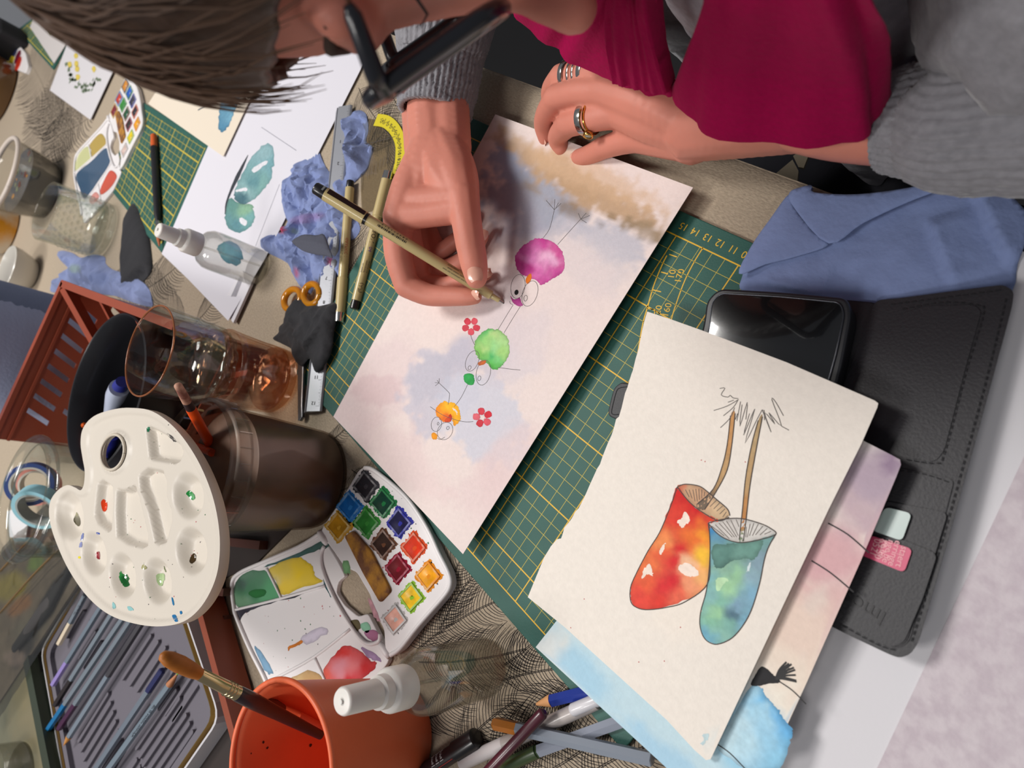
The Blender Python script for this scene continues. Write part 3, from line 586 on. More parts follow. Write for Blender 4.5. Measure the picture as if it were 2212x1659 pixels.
# --- sheet A: the three bird painting under the drawing hand
A_ = Sheet([(1070, 247), (1497, 405), (1000, 1197), (720, 900)], [1.0, 1.5, 1.75, .75], n=(170, 125), thick=.04,
           lift=lambda u, v: -.55 * math.sin(math.pi * min(max(v, 0), 1)) * (1 - abs(2 * u - 1) ** 3) - .0)
wash = [(800, 850, 160, 120, -60, (218, 198, 199), .6), (860, 980, 180, 60, 45, (222, 198, 197), .55), (820, 840, 60, 40, 0, (206, 178, 182), .5, .4, .3), (905, 905, 26, 60, 10, (206, 182, 186), .4),
        (960, 830, 80, 120, 30, (196, 192, 203), .85, .22, .2), (1040, 900, 120, 95, 40, (202, 202, 213), .85, .2, .2), (1000, 760, 70, 60, 0, (184, 182, 196), .6), (935, 815, 45, 70, 35, (178, 178, 192), .4, .3, .3), (1080, 700, 70, 150, 10, (202, 191, 197), .6), (1130, 760, 60, 120, 20, (204, 198, 208), .5),
        (1150, 430, 110, 100, 20, (146, 150, 168), .95, .45, .3), (1100, 350, 60, 50, 45, (158, 166, 188), .95, .3, .3), (1200, 440, 120, 60, 35, (158, 161, 174), .85, .4, .3), (1320, 520, 130, 60, 25, (178, 180, 193), .75, .5, .3), (1280, 560, 130, 80, 20, (200, 195, 201), .5), (1110, 470, 70, 90, 0, (166, 160, 172), .6),  # blue-grey washes, deepened with the drawing hand's painted-in shadow
        (1205, 372, 190, 40, 28, (196, 166, 134), .8, .6, .3), (1300, 430, 185, 44, 25, (182, 150, 116), .9, .5, .35), (1395, 500, 70, 26, 20, (146, 126, 100), .8, .7, .4), (1290, 385, 220, 44, 24, (206, 174, 142), .7, .6, .3), (1130, 320, 90, 28, 30, (200, 168, 134), .7, .6, .3), (1235, 455, 90, 20, 25, (126, 108, 90), .7, .9, .5), (1160, 415, 60, 14, 30, (150, 130, 108), .6, .9, .5), (1340, 478, 60, 16, 25, (138, 118, 92), .6, .9, .5),
        (1200, 650, 120, 200, 35, (224, 208, 206), .5), (1100, 990, 120, 60, -55, (222, 198, 196), .6), (1040, 1060, 60, 90, 30, (220, 196, 196), .5)]
ta = A_.build('painting', wcp, wash=wash, base=(228, 213, 208))
tag(ta, 'watercolour of three round goggle eyed birds, pink, green and yellow, being drawn on', 'painting')
pk = [((1120, 570), (176, 44, 130)), ((1130, 530), (180, 60, 140)), ((1170, 520), (186, 50, 136)), ((1205, 540), (196, 70, 140)), ((1150, 560), (206, 120, 178)), ((1190, 570), (222, 160, 198)), ((1185, 555), (228, 176, 206)), ((1160, 590), (204, 100, 166)), ((1210, 580), (196, 80, 146)), ((1140, 580), (178, 40, 128)), ((1180, 610), (190, 60, 144)), ((1165, 610), (196, 80, 152)), ((1200, 600), (186, 60, 140)), ((1135, 555), (200, 110, 170))]
paint(A_, q('C1', (660, 455), (740, 470), (800, 510), (845, 570), (868, 650), (860, 720), (820, 770), (760, 800), (720, 830), (660, 852), (640, 820), (590, 800), (540, 780), (500, 760), (465, 720), (447, 660), (455, 590), (490, 540), (550, 490), (600, 465)), pk, 'pink_bird_body', ta, edge=.15)
gr = [((1030, 770), (110, 190, 90)), ((1050, 735), (150, 206, 120)), ((1065, 725), (184, 214, 140)), ((1045, 750), (176, 210, 130)), ((1085, 740), (170, 212, 140)), ((1055, 715), (90, 184, 100)), ((1060, 765), (66, 178, 100)), ((1075, 775), (120, 200, 120)), ((1090, 760), (160, 206, 120)), ((1040, 725), (96, 180, 96)), ((1065, 785), (80, 180, 70)), ((1035, 765), (120, 186, 80)), ((1070, 755), (150, 210, 140))]
paint(A_, q('C1', (210, 1230), (290, 1228), (340, 1260), (385, 1310), (397, 1380), (390, 1450), (360, 1510), (330, 1545), (295, 1570), (260, 1575), (235, 1555), (215, 1525), (190, 1505), (150, 1495), (125, 1470), (105, 1420), (97, 1370), (115, 1310), (150, 1265)), gr, 'green_bird_body', ta, edge=.35, seed=3)
ye = [((950, 895), (242, 150, 30)), ((975, 880), (244, 176, 20)), ((990, 900), (238, 172, 26)), ((955, 880), (246, 170, 24)), ((945, 885), (236, 130, 26)), ((985, 915), (232, 150, 30)), ((960, 905), (226, 90, 30)), ((970, 875), (246, 186, 40))]
paint(A_, q('B2', (1830, 320), (1850, 290), (1880, 275), (1900, 260), (1925, 275), (1975, 280), (2015, 320), (2030, 380), (2035, 420), (2010, 455), (1980, 475), (1965, 430), (1960, 400), (1930, 430), (1890, 440), (1850, 410), (1825, 380)), ye, 'yellow_bird_body', ta, edge=.15, step=.16, seed=5)
paint(A_, q('B2', (1965, 322), (1990, 330), (2008, 355), (2004, 378), (1990, 350), (1970, 338)), [((980, 890), (228, 214, 206))], 'paper_gap', ta, off=.012, edge=0, step=.1)
paint(A_, q('B2', (1900, 440), (1905, 415), (1928, 400), (1948, 372), (1962, 405), (1945, 440)), [((970, 905), (196, 40, 20)), ((960, 908), (220, 80, 30))], 'beak', ta, off=.012, step=.1, jit=.3)
paint(A_, q('C1', (542, 790), (560, 765), (582, 755), (586, 788), (570, 830), (545, 842), (536, 815)), [((1140, 600), (234, 120, 20))], 'beak', ta, off=.012, step=.1, jit=.2)
paint(A_, q('C1', (130, 1518), (165, 1495), (198, 1500), (186, 1525), (140, 1540)), [((1040, 784), (200, 100, 40))], 'beak', ta, off=.012, step=.1, jit=.2)
paint(A_, q('C1', (405, 945), (430, 972), (460, 970), (485, 960), (500, 1000), (513, 1025), (480, 1035), (450, 1020), (425, 1000)), [((1115, 650), (166, 50, 130)), ((1125, 655), (186, 80, 150))], 'bow', ta, step=.12, jit=.3)
paint(A_, q('C2', (10, 40), (50, 25), (90, 40), (98, 90), (85, 125), (40, 120), (12, 90)), [((1010, 820), (50, 176, 84)), ((1020, 818), (30, 140, 64))], 'bow', ta, step=.12, jit=.4)
paint(A_, q('B2', (1788, 540), (1810, 530), (1836, 555), (1830, 585), (1800, 590), (1786, 565)), [((938, 940), (242, 156, 26))], 'bow', ta, step=.12, jit=.3)
def flower(cx, cy, r, rot, cols):
    for k in range(5):
        a = rot + k * 2 * math.pi / 5; c = (cx + r * .62 * math.cos(a), cy + r * .62 * math.sin(a)); pts = []
        for j in range(8):
            b = a + j * math.pi / 4; rr = r * (.46 if j in (0, 1, 7) else .36); pts.append((c[0] + rr * math.cos(b), c[1] + rr * math.sin(b)))
        paint(A_, pts, [(c, cols[k % len(cols)])], 'petal', ta, off=.009 + .0004 * k, step=.1, n=3, jit=.3, edge=.12, seed=k)
    paint(A_, [(cx + r * .24 * math.cos(b), cy + r * .24 * math.sin(b)) for b in np.linspace(0, 6.28, 9)[:-1]], [((cx, cy), (232, 216, 210))], 'flower_centre', ta, off=.013, step=.1, n=2, jit=.3, edge=.1)
flower(1017.5, 704.5, 18.5, .3, [(206, 58, 76), (214, 80, 94), (204, 66, 80)])
flower(1042.5, 902, 20, -.5, [(206, 40, 56), (216, 84, 98), (200, 50, 64), (220, 100, 112), (206, 60, 74)])
def ell(k, cx, cy, rx, ry, ang, n=14):
    a = math.radians(ang); return q(k, *[(cx + rx * math.cos(t) * math.cos(a) - ry * math.sin(t) * math.sin(a), cy + rx * math.cos(t) * math.sin(a) + ry * math.sin(t) * math.cos(a)) for t in np.linspace(0, 2 * math.pi, n)])
eyes = [ell('C1', 470, 865, 60, 103, 10), ell('C1', 572, 925, 63, 112, 18), ell('C1', 80, 1500, 52, 92, 22), ell('C2', 175, 20, 60, 108, 12), ell('B2', 1828, 460, 44, 62, 12), ell('B2', 1902, 518, 62, 78, 30)]
eyes += [ell('C1', 535, 965, 15, 25, 10), ell('C1', 57, 1558, 12, 18, 20), ell('C2', 140, 68, 13, 20, 15), ell('B2', 1843, 455, 7, 12, 10), ell('B2', 1926, 492, 11, 14, 20)]
legs = [q('C1', (685, 450), (740, 370), (780, 210)), q('C1', (780, 210), (745, 170), (710, 130)), q('C1', (780, 210), (785, 120)), q('C1', (780, 210), (838, 155)), q('C1', (790, 200), (815, 150)),
        q('C1', (808, 508), (900, 405), (1005, 290)), q('C1', (1005, 290), (985, 240)), q('C1', (1005, 290), (1082, 260)), q('C1', (1005, 290), (1055, 322)), q('C1', (1005, 290), (1052, 238)),
        q('C1', (430, 1020), (380, 1100), (300, 1232)), q('C1', (490, 1035), (430, 1130), (350, 1262)), q('C1', (65, 1278), (80, 1320), (100, 1362)), q('C1', (300, 1555), (390, 1568), (490, 1578)), q('C1', (400, 990), (405, 1010), (425, 1018)),
        q('B2', (2095, 120), (2040, 230), (1980, 312)), q('B2', (1850, 108), (1930, 185), (1940, 215), (1928, 295)), q('B2', (1850, 108), (1815, 105)), q('B2', (1850, 108), (1852, 68)), q('B2', (1850, 108), (1818, 132)), q('B2', (1850, 108), (1835, 85)),
        q('B2', (1775, 310), (1880, 380), (2000, 425), (2080, 440), (2142, 437)), q('B2', (1840, 580), (1860, 590), (1900, 570))]
ribbon(A_, eyes + legs, .034, (86, 80, 80), 'pencil_line', ta, n=3)
paint(A_, ell('C1', 457, 915, 17, 23, 15, 9)[:-1], [((1115, 630), (16, 15, 16))], 'pupil', ta, off=.013, step=.1, jit=0, edge=0)
# --- upper left: big white sheet with teal wings, cream card with blue feather, cards
W_ = Sheet([(349, 548), (455, 310), (783, 136), (503, 696)], [.32, .32, .30, .25], n=(10, 10))
W_ = Sheet([(349, 548), (560, 60), (795, 118), (503, 696)], [.34, .34, .30, .25], n=(24, 24), lift=lambda u, v: .5 * max(0, .25 - u) * max(0, v - .4) * 8)
tw = W_.build('painting', M('cool_paper', (212, 210, 218), .8, bump=.05, bs=500)); tag(tw, 'large white sheet with teal winged wash and ink line, behind the crumpled blue tissue', 'painting')
tl = [((570, 330), (136, 170, 176)), ((585, 350), (110, 156, 164)), ((545, 400), (88, 134, 142)), ((520, 430), (60, 100, 112)), ((560, 400), (120, 164, 160)), ((530, 415), (150, 186, 186))]
paint(W_, [(574, 311), (590, 318), (592, 350), (585, 385), (570, 410), (545, 433), (522, 442), (506, 425), (512, 400), (530, 362), (550, 332)], tl, 'teal_wing', tw, step=.5, jit=1.2, edge=.2)
paint(W_, [(496, 428), (520, 440), (545, 443), (549, 470), (540, 492), (512, 503), (492, 490), (486, 465), (488, 445)], [((500, 440), (90, 136, 130)), ((530, 450), (130, 170, 140)), ((515, 480), (84, 130, 140)), ((540, 470), (110, 160, 160))], 'teal_wing', tw, step=.5, jit=1.2, edge=.2)
paint(W_, [(490, 520), (515, 530), (525, 555), (515, 572), (490, 568), (475, 552), (470, 535)], [((500, 540), (90, 140, 156)), ((515, 560), (60, 110, 130))], 'teal_wing', tw, step=.5, jit=1.2, edge=.2)
for pts in ([(520, 470), (534, 478), (530, 488), (518, 480)], [(545, 365), (572, 348), (578, 352), (552, 372)], [(508, 412), (530, 405), (534, 412), (515, 414)]):
    paint(W_, pts, [((520, 470), (214, 214, 220))], 'paper_gap', tw, off=.02, step=.4, edge=0, jit=.5)
ribbon(W_, [[(536, 335), (515, 378), (500, 410), (489, 440), (487, 462)]], [.15, .3, .5, .7, .8, 1, 1, .9, .8, .8, .7, .6, .6, .5, .5, .4, .4, .3, .3, .2, .2], (44, 50, 58), parent=tw, n=5)
ribbon(W_, [[(604, 398), (552, 532)], [(565, 275), (640, 325)]], .08, (150, 150, 160), 'fold_line', tw, smooth=False)
F_ = Sheet([(482, 338), (320, 224), (440, 40), (585, 118)], [.62, .62, .6, .6], n=(20, 20), thick=.06)
tf = F_.build('painting', M('cream_card', (220, 208, 190), .8, bump=.1, bs=400)); tag(tf, 'cream card with a long blue feather wash, partly behind the woman\'s hair', 'painting')
paint(F_, q('A0', (1990, 480), (2060, 495), (2130, 530), (2165, 570), (2150, 650), (2100, 740), (2040, 860), (1990, 980), (1950, 1080), (1890, 1130), (1865, 1080), (1870, 950), (1890, 850), (1930, 740), (1950, 600)), [((540, 145), (110, 150, 170)), ((510, 170), (130, 160, 170)), ((500, 205), (40, 52, 70)), ((490, 240), (90, 140, 166)), ((475, 280), (76, 130, 160)), ((515, 180), (60, 84, 104)), ((525, 165), (96, 140, 160)), ((505, 160), (60, 76, 90)), ((505, 250), (110, 160, 184))], 'feather', tf, step=.4, jit=1, edge=.3)
ribbon(F_, [q('A0', (1690, 940), (1760, 890), (1830, 770), (1920, 610), (1985, 480))], .22, (60, 74, 86), parent=tf)
# folded white card with a grey inset, corner by the tall tumbler
K_ = Sheet(q('A1', (1990, 1175), (2165, 790), (2060, 730), (1880, 1030)), [.62] * 4, n=(4, 4), thick=.3)
tk = K_.build('mount_card', M('white_card', (216, 214, 220), .75)); tag(tk, 'small white mount card with grey recess, at the near corner of the big white sheet', 'card')
paint(K_, q('A1', (1945, 1010), (1985, 1030), (2075, 800), (2050, 770)), [((500, 640), (150, 148, 156))], 'grey_recess', tk, step=.5, n=1, jit=0, edge=.0)
X_ = Sheet(q('A0', (770, 1022), (425, 770), (590, 330), (985, 560)), [.5] * 4, n=(6, 6), thick=.08)
tx = X_.build('card', M('white_card2', (200, 197, 200), .8)); tag(tx, 'white card with a painted wreath of yellow flowers and green sprigs', 'card')
gr_ = random.Random(3)
for k, (x, y) in enumerate([(650, 475), (652, 545), (595, 550), (665, 660), (802, 590), (660, 590)]):
    paint(X_, q('A0', *[(x + 18 * math.cos(t), y + 26 * math.sin(t)) for t in np.linspace(0, 6.28, 7)[:-1]]), [((0, 0), (204, 182, 80))], 'yellow_flower', tx, step=.5, jit=.5, edge=.1, seed=k, off=.03)
ln = []
for t in np.linspace(.4, 3.4, 46):
    x, y = 720 + 130 * math.cos(t) + gr_.uniform(-25, 25), 600 + 150 * math.sin(t) + gr_.uniform(-30, 30); a = gr_.uniform(0, 6.28); ln.append(q('A0', (x, y), (x + 22 * math.cos(a), y + 30 * math.sin(a))))
ribbon(X_, ln, .5, (104, 118, 96), 'green_sprig', tx, smooth=False)
Y_ = Sheet(q('A0', (460, 540), (255, 230), (310, 110), (590, 330)), [.5] * 4, n=(6, 6), thick=.08)
ty = Y_.build('card', M('white_card3', (192, 186, 184), .8)); tag(ty, 'white card with a single green sprig, topmost left beside the green mat strip', 'card')
ribbon(Y_, [q('A0', (420, 250), (445, 280)), q('A0', (440, 240), (435, 290)), q('A0', (430, 270), (465, 262))], .9, (110, 150, 70), 'green_sprig', ty, smooth=False)
# ================================================================== vessels and bottles
glass = clear('clear_glass', (253, 254, 253), .02, .3, (232, 236, 232), .3)
plast = clear('clear_plastic', (248, 248, 246), .05, .3, (236, 235, 232), .32)
cap_w = M('white_plastic', (222, 218, 212), .38, sss=.1)
def vessel(name, label, cat, c, outer, t, bottom, mat, part='wall', n=64, group=None):
    r = thing(name, label, cat, (c[0], c[1], c[2] if len(c) > 2 else 0), group)
    V, Fc = shell(outer, t, bottom, c, n, c[2] if len(c) > 2 else 0); mk(part, V, Fc, mat, r, smooth=True, auto=50); return r
# --- two stacked tumblers (peach fluted glass)
peach = clear('peach_glass', (255, 250, 246), .03, .35, (248, 228, 212), .3); peach2 = M('peach_rim', (190, 120, 76), .1, trans=.6, ior=1.45)
c = (-31.64, -5.55)
def fluted(outer, t, bottom, c, z0, n=96, k=10, amp=.07, zl=(0, 99)):
    V, Fc = shell(outer, t, bottom, c, n, z0); out = []
    for x, y, z in V:
        r = math.hypot(x - c[0], y - c[1]); a = math.atan2(y - c[1], x - c[0]); h = z - z0
        f = 1 + (amp * abs(math.sin(a * k / 2)) - amp) * (1 if zl[0] < h < zl[1] and r > 1 else 0); out.append((c[0] + (x - c[0]) * f, c[1] + (y - c[1]) * f, z))
    return out, Fc
r = thing('tumbler', 'lower peach glass tumbler of the stacked pair beside the brown water tub', 'glass', (*c, 0))
V, Fc = fluted([(3.2, 0.02), (3.45, .3), (3.55, 1.0), (3.62, 3), (3.75, 5.6), (3.85, 6.4)], .22, 1.1, c, 0, zl=(.2, 5.4)); mk('wall', V, Fc, peach, r, smooth=True)
V, Fc = lathe([(3.0, .75), (3.3, .85), (3.36, 1.0), (3.3, 1.15), (3.0, 1.2)], c, 64, 0); mk('base_ring', V, Fc, clear('peach_base', (255, 240, 226), .06, .4, (248, 216, 190), .3), r, smooth=True)
r = thing('tumbler', 'upper clear tumbler with peach base and rim, stacked on the peach tumbler', 'glass', (*c, 6.45))
V, Fc = fluted([(2.9, 0.05), (3.5, .25), (3.75, .8), (3.85, 1.7), (4.0, 3.5), (4.2, 6.6)], .2, 1.5, c, 6.45, k=12, amp=.10, zl=(.1, 1.4)); mk('wall', V, Fc, glass, r, smooth=True)
V, Fc = lathe([(2.2, .5), (3.2, .55), (3.45, .9), (3.4, 1.25), (2.6, 1.42)], c, 60, 6.45)
V = [(c[0] + (x - c[0]) * (1 + .05 * math.sin(9 * math.atan2(y - c[1], x - c[0]))), c[1] + (y - c[1]) * (1 + .05 * math.sin(9 * math.atan2(y - c[1], x - c[0]))), z) for x, y, z in V]
mk('base', V, Fc, MATS['peach_base'], r, smooth=True)
V, Fc = tube([(c[0] + 4.13 * math.cos(a), c[1] + 4.13 * math.sin(a), 13.12) for a in np.linspace(0, 2 * math.pi, 65)], .085, 8, cap=False); mk('rim', V, Fc, peach2, r, smooth=True)
# --- brown water tub
c = (-19.24, -9.18)
r = vessel('water_tub', 'big clear plastic tub of murky brown paint water under the white palette', 'tub', c, [(4.5, .02), (4.62, .5), (5.0, 6), (5.25, 10.0), (5.3, 10.1), (5.62, 10.15), (5.72, 11.4), (5.5, 11.45), (5.55, 12.0)], .14, .25, clear('tub_plastic', (240, 234, 228), .3, .25, (206, 198, 192), .16))
V, Fc = lathe([(4.35, .3), (4.45, .5), (4.84, 6), (5.04, 9.3), (4.9, 9.36), (0.001, 9.36)], c, 64, 0)
mk('brown_water', V, Fc, M('brown_water', (124, 94, 76), .45, col2=(100, 76, 62), vs=22), r, smooth=True, auto=50, label='murky brown water')
mb = MB()
for k in range(28):
    a = k * 2 * math.pi / 28; mb.add(*obox((c[0] + 5.66 * math.cos(a), c[1] + 5.66 * math.sin(a), 10.2), np.array([-math.sin(a), math.cos(a), 0]), np.array([math.cos(a), math.sin(a), 0]), np.array([0, 0, 1.]), (.05, .22, 1.1)))
mb.mk('grip_ribs', plast, r, kind='stuff')
# --- terracotta coloured plastic pot
c = (2.62, -16.77)
terr = M('terracotta_plastic', (224, 106, 66), .42, var=.05, vs=30, bump=.04, bs=300)
r = vessel('pot', 'terracotta plastic pot holding brushes, in the lower foreground', 'pot', c, [(3.5, .02), (3.75, .25), (4.1, 3), (4.65, 7), (5.02, 9.9), (5.12, 10.2), (5.3, 10.35)], .26, .4, terr, n=80)
V, Fc = tube([(c[0] + 5.14 * math.cos(a), c[1] + 5.14 * math.sin(a), 10.4) for a in np.linspace(0, 2 * math.pi, 81)], .20, 10, cap=False); mk('rim', V, Fc, terr, r, smooth=True)
mb = MB(); R = random.Random(5)
for k in range(26):
    a = R.uniform(-2.9, -.2); h = R.uniform(3, 9.6); rr = np.interp(h, [.4, 3, 7, 10], [3.5, 3.84, 4.39, 4.8]) - .03; s_ = R.uniform(.03, .13)
    o = np.array([c[0] + rr * math.cos(a), c[1] + rr * math.sin(a), h]); tx = np.array([-math.sin(a), math.cos(a), 0]); nn = np.array([math.cos(a), math.sin(a), 0])
    mb.add([o + tx * s_ * R.uniform(.7, 1.3) * math.cos(t) + np.array([0, 0, s_ * R.uniform(.7, 1.3) * math.sin(t)]) - nn * .01 for t in np.linspace(0, 6.28, 8)[:-1]], [tuple(range(7))[::-1]])
mb.mk('paint_spots', M('dark_paint', (52, 32, 36), .6), r, kind='stuff')
# --- spray bottles
def spray(c, label, r0, hb, sh, h, water):
    r = thing('spray_bottle', label, 'spray bottle', (*c, 0), 'small clear spray bottles')
    o = [(r0 * .82, .02), (r0 * .95, .15), (r0, .5), (r0, hb), (r0 * .97, hb + .4 * sh), (r0 * .84, hb + .72 * sh), (r0 * .6, hb + .95 * sh), (.95, hb + sh), (.9, hb + sh + .5)]
    V, Fc = shell(o, .09, .2, c, 56, 0); mk('bottle', V, Fc, plast, r, smooth=True, auto=60)
    if water:
        wl = water; V, Fc = lathe([(r0 * .8, .22), (r0 * .93, .4), (r0 - .11, .7), (r0 - .11, wl), (.001, wl)], c, 48, 0); mk('water', V, Fc, M('water', (255, 255, 255), 0, trans=1, ior=1.12), r, smooth=True, auto=50)
    z = hb + sh + .15; n = 48; V = []; Fc = []
    pr_ = [(1.22, z), (1.26, z + .1), (1.26, z + 1.45), (1.18, z + 1.6), (.98, z + 1.75), (.95, z + 2.3), (.8, z + 2.45), (.76, h - .15), (.68, h - .02), (.62, h)]
    V, Fc = lathe(pr_, c, 96, 0); V = [(c[0] + (x - c[0]) * (1 + (.018 if (i % 96) % 2 and 1 <= i // 96 <= 2 else 0)), c[1] + (y - c[1]) * (1 + (.018 if (i % 96) % 2 and 1 <= i // 96 <= 2 else 0)), zz) for i, (x, y, zz) in enumerate(V)]
    mk('spray_cap', V, Fc, cap_w, r, smooth=True, auto=40)
    d = (at(1106, 900, h)[:2] - np.array(c)); d = d / np.linalg.norm(d)
    V, Fc = lathe([(.14, 0), (.16, .12), (.06, .12)], (c[0] + d[0] * .0, c[1]), 16, h); mk('nozzle', V, Fc, cap_w, r, smooth=True, auto=40)
    V, Fc = tube([(c[0], c[1], z), (c[0] + .1, c[1] + .1, hb), (c[0] + .7, c[1] + .5, .5)], .12, 8); mk('dip_tube', V, Fc, plast, r, smooth=True)
    return r
spray((5.76, -7.25), 'clear spray bottle with white cap standing beside the terracotta pot', 2.02, 6.0, 1.9, 13.0, 0)
spray((-44.86, 1.83), 'clear spray bottle with white cap on the white sheet by crumpled blue tissue', 2.15, 5.4, 1.7, 11.5, 0)
# --- far left vessels
c = (-90.98, -12.63)
r = thing('tumbler', 'clear tumbler cut with small facets, beside the black cloth, at the far left', 'glass', (*c, 0))
V, Fc = shell([(4.1, .02), (4.45, .3), (4.5, 2), (4.52, 5), (4.6, 8.2)], .22, 1.2, c, 64, 0); mk('wall', V, Fc, glass, r, smooth=True)
mb = MB()
for j in range(7):
    for k in range(24):
        a = (k + .5 * (j % 2)) * 2 * math.pi / 24; h = .9 + j * .72; o = np.array([c[0] + 4.5 * math.cos(a), c[1] + 4.5 * math.sin(a), h]); nn = np.array([math.cos(a), math.sin(a), 0]); tx = np.array([-math.sin(a), math.cos(a), 0]); uz = np.array([0, 0, 1.])
        mb.add([o - tx * .5, o - uz * .32, o + tx * .5, o + uz * .32, o + nn * .22], [(0, 1, 4), (1, 2, 4), (2, 3, 4), (3, 0, 4)])
mb.mk('cut_facets', glass, r, kind='stuff')
c = (-111.98, -30.66)
r = vessel('cup', 'small white cup with dark blue paint inside, at the left edge', 'cup', c, [(2.0, .02), (2.4, .2), (3.2, 1.4), (3.9, 3.0), (4.15, 4.3)], .22, .4, M('white_ceramic', (206, 202, 192), .3, coat=.4))
V, Fc = lathe([(2.2, .45), (2.9, 1.5), (3.05, 1.9), (.001, 2.0)], c, 32, 0); V = [(x + .4 * (mn.noise((x * .6, y * .6, 0))), y, z + .4 * mn.noise((x * .8, y * .8, 3))) for x, y, z in V]
mk('blue_paint', V, Fc, M('navy_paint', (28, 28, 92), .3), r, smooth=True)
V, Fc = lathe([(.7, 1.9), (.6, 2.3), (.001, 2.4)], (c[0] + 1.0, c[1] + .6), 12, 0); mk('red_paint', V, Fc, M('red_paint', (196, 60, 44), .4), r, smooth=True)
c = (-123, -17.5)
r = vessel('water_bucket', 'clear plastic bucket with pale rim and dark blue water, at the left edge', 'bucket', c, [(5.2, .02), (5.4, .3), (6.3, 4), (6.8, 7.6)], .18, .3, plast)
V, Fc = lathe([(5.1, .35), (5.3, .6), (6.05, 4.0), (6.2, 5.2), (.001, 5.2)], c, 48, 0); mk('dirty_water', V, Fc, M('slate_water', (58, 66, 78), .2, col2=(92, 88, 84), vs=10, coat=.3), r, smooth=True, auto=50)
V, Fc = tube([(c[0] + 6.9 * math.cos(a), c[1] + 6.9 * math.sin(a), 7.7) for a in np.linspace(0, 2 * math.pi, 57)], .42, 8, cap=False); mk('rim', V, Fc, M('milky_plastic', (196, 184, 174), .4), r, smooth=True)
R = random.Random(9); mb = MB()
for k in range(14):
    a, d = R.uniform(0, 6.28), R.uniform(1, 5.4); o = np.array([c[0] + d * math.cos(a), c[1] + d * math.sin(a), 5.23]); s_ = R.uniform(.25, .9)
    mb.add([o + np.array([s_ * R.uniform(.6, 1.3) * math.cos(t), s_ * R.uniform(.5, 1) * math.sin(t), 0]) for t in np.linspace(0, 6.28, 8)[:-1]], [tuple(range(7))], k % 3)
mb.mk('floating_paint', [M('ochre_paint', (190, 130, 30), .4), M('maroon_paint', (90, 40, 30), .4), M('grey_green_paint', (110, 116, 90), .5)], r, kind='stuff')
c = tuple(at(22, 500, 0)[:2]); c = (c[0], c[1])
r = vessel('paint_jar', 'jar streaked with orange ochre paint, between bucket and white cup', 'jar', c, [(4.6, .02), (5.0, .3), (5.2, 3), (5.2, 6.5)], .2, .3, M('ochre_streaks', (196, 132, 22), .35, col2=(196, 182, 160), vs=14))
c = tuple(at(12, 205, 0)[:2])
r = vessel('water_jar', 'brown jar of murky water at the far upper left edge', 'jar', c, [(7.0, .02), (7.6, .6), (8.0, 5), (8.0, 16)], .3, .5, M('amber_jar', (104, 74, 40), .2, coat=.3))
V, Fc = lathe([(7.0, .6), (7.6, 5), (7.6, 13), (.001, 13)], c, 40, 0); mk('brown_water', V, Fc, M('tea_water', (90, 62, 34), .2), r, smooth=True, auto=50)
# --- clear jar of tapes
T = at(45, 1075, 11.0); c = (T[0], T[1]); RJ = 7.6
r = thing('jar', 'wide clear jar of masking tape rolls under the left side of the white palette', 'jar', (*c, 0))
V, Fc = shell([(6.2, .02), (6.5, .4), (6.6, 5), (6.6, 9.4), (6.5, 9.9)], .22, .5, c, 64, 0); mk('wall', V, Fc, glass, r, smooth=True, auto=60)
V, Fc = tube([(c[0] + 6.65 * math.cos(a), c[1] + 6.65 * math.sin(a), 10.4) for a in np.linspace(0, 2 * math.pi, 65)], .62, 14, cap=False); mk('rim', V, Fc, glass, r, smooth=True)
def tape(px, z, R0, w_, col, core, label, tilt, az):
    p = at(*px, z); t = thing('tape_roll', label, 'tape', p)
    ax = np.array([math.cos(az) * math.sin(tilt), math.sin(az) * math.sin(tilt), math.cos(tilt)]); x, y, d = frame(ax)
    for nm, ro, ri, cc in (('tape', R0, R0 - .5, col), ('core', R0 - .5, R0 - .75, core)):
        V = []; n = 40
        for rr, h in ((ri, -w_ / 2), (ro, -w_ / 2), (ro, w_ / 2), (ri, w_ / 2)): V += [p + rr * (math.cos(a) * x + math.sin(a) * y) + d * h for a in np.linspace(0, 2 * math.pi, n + 1)[:-1]]
        Fc = [(i * n + k, i * n + (k + 1) % n, ((i + 1) % 4) * n + (k + 1) % n, ((i + 1) % 4) * n + k) for i in range(4) for k in range(n)]
        mk(nm, V, Fc, M('tape_%d_%d_%d' % tuple(cc), cc, .5), t, smooth=True, auto=40)
tape((68, 1045), 7.0, 2.7, 1.6, (40, 66, 128), (196, 190, 180), 'dark blue tape roll inside the clear jar', 1.0, .4)
tape((82, 1048), 5.6, 2.6, 1.2, (214, 136, 122), (200, 192, 180), 'salmon pink tape roll behind the dark blue one in the jar', .9, .2)
tape((85, 1095), 6.5, 2.9, 1.5, (150, 200, 214), (160, 166, 164), 'pale blue patterned tape roll at the front of the jar', .9, -.3)
V, Fc = prism([at(*p, 3.4)[:2] for p in [(15, 1105), (48, 1092), (62, 1120), (55, 1165), (20, 1160)]], 3.3, 3.4); tag(mk('paper_scrap', V, Fc, MATS['white_paper']), 'white and pink scrap of paper lying in the clear jar', 'paper')
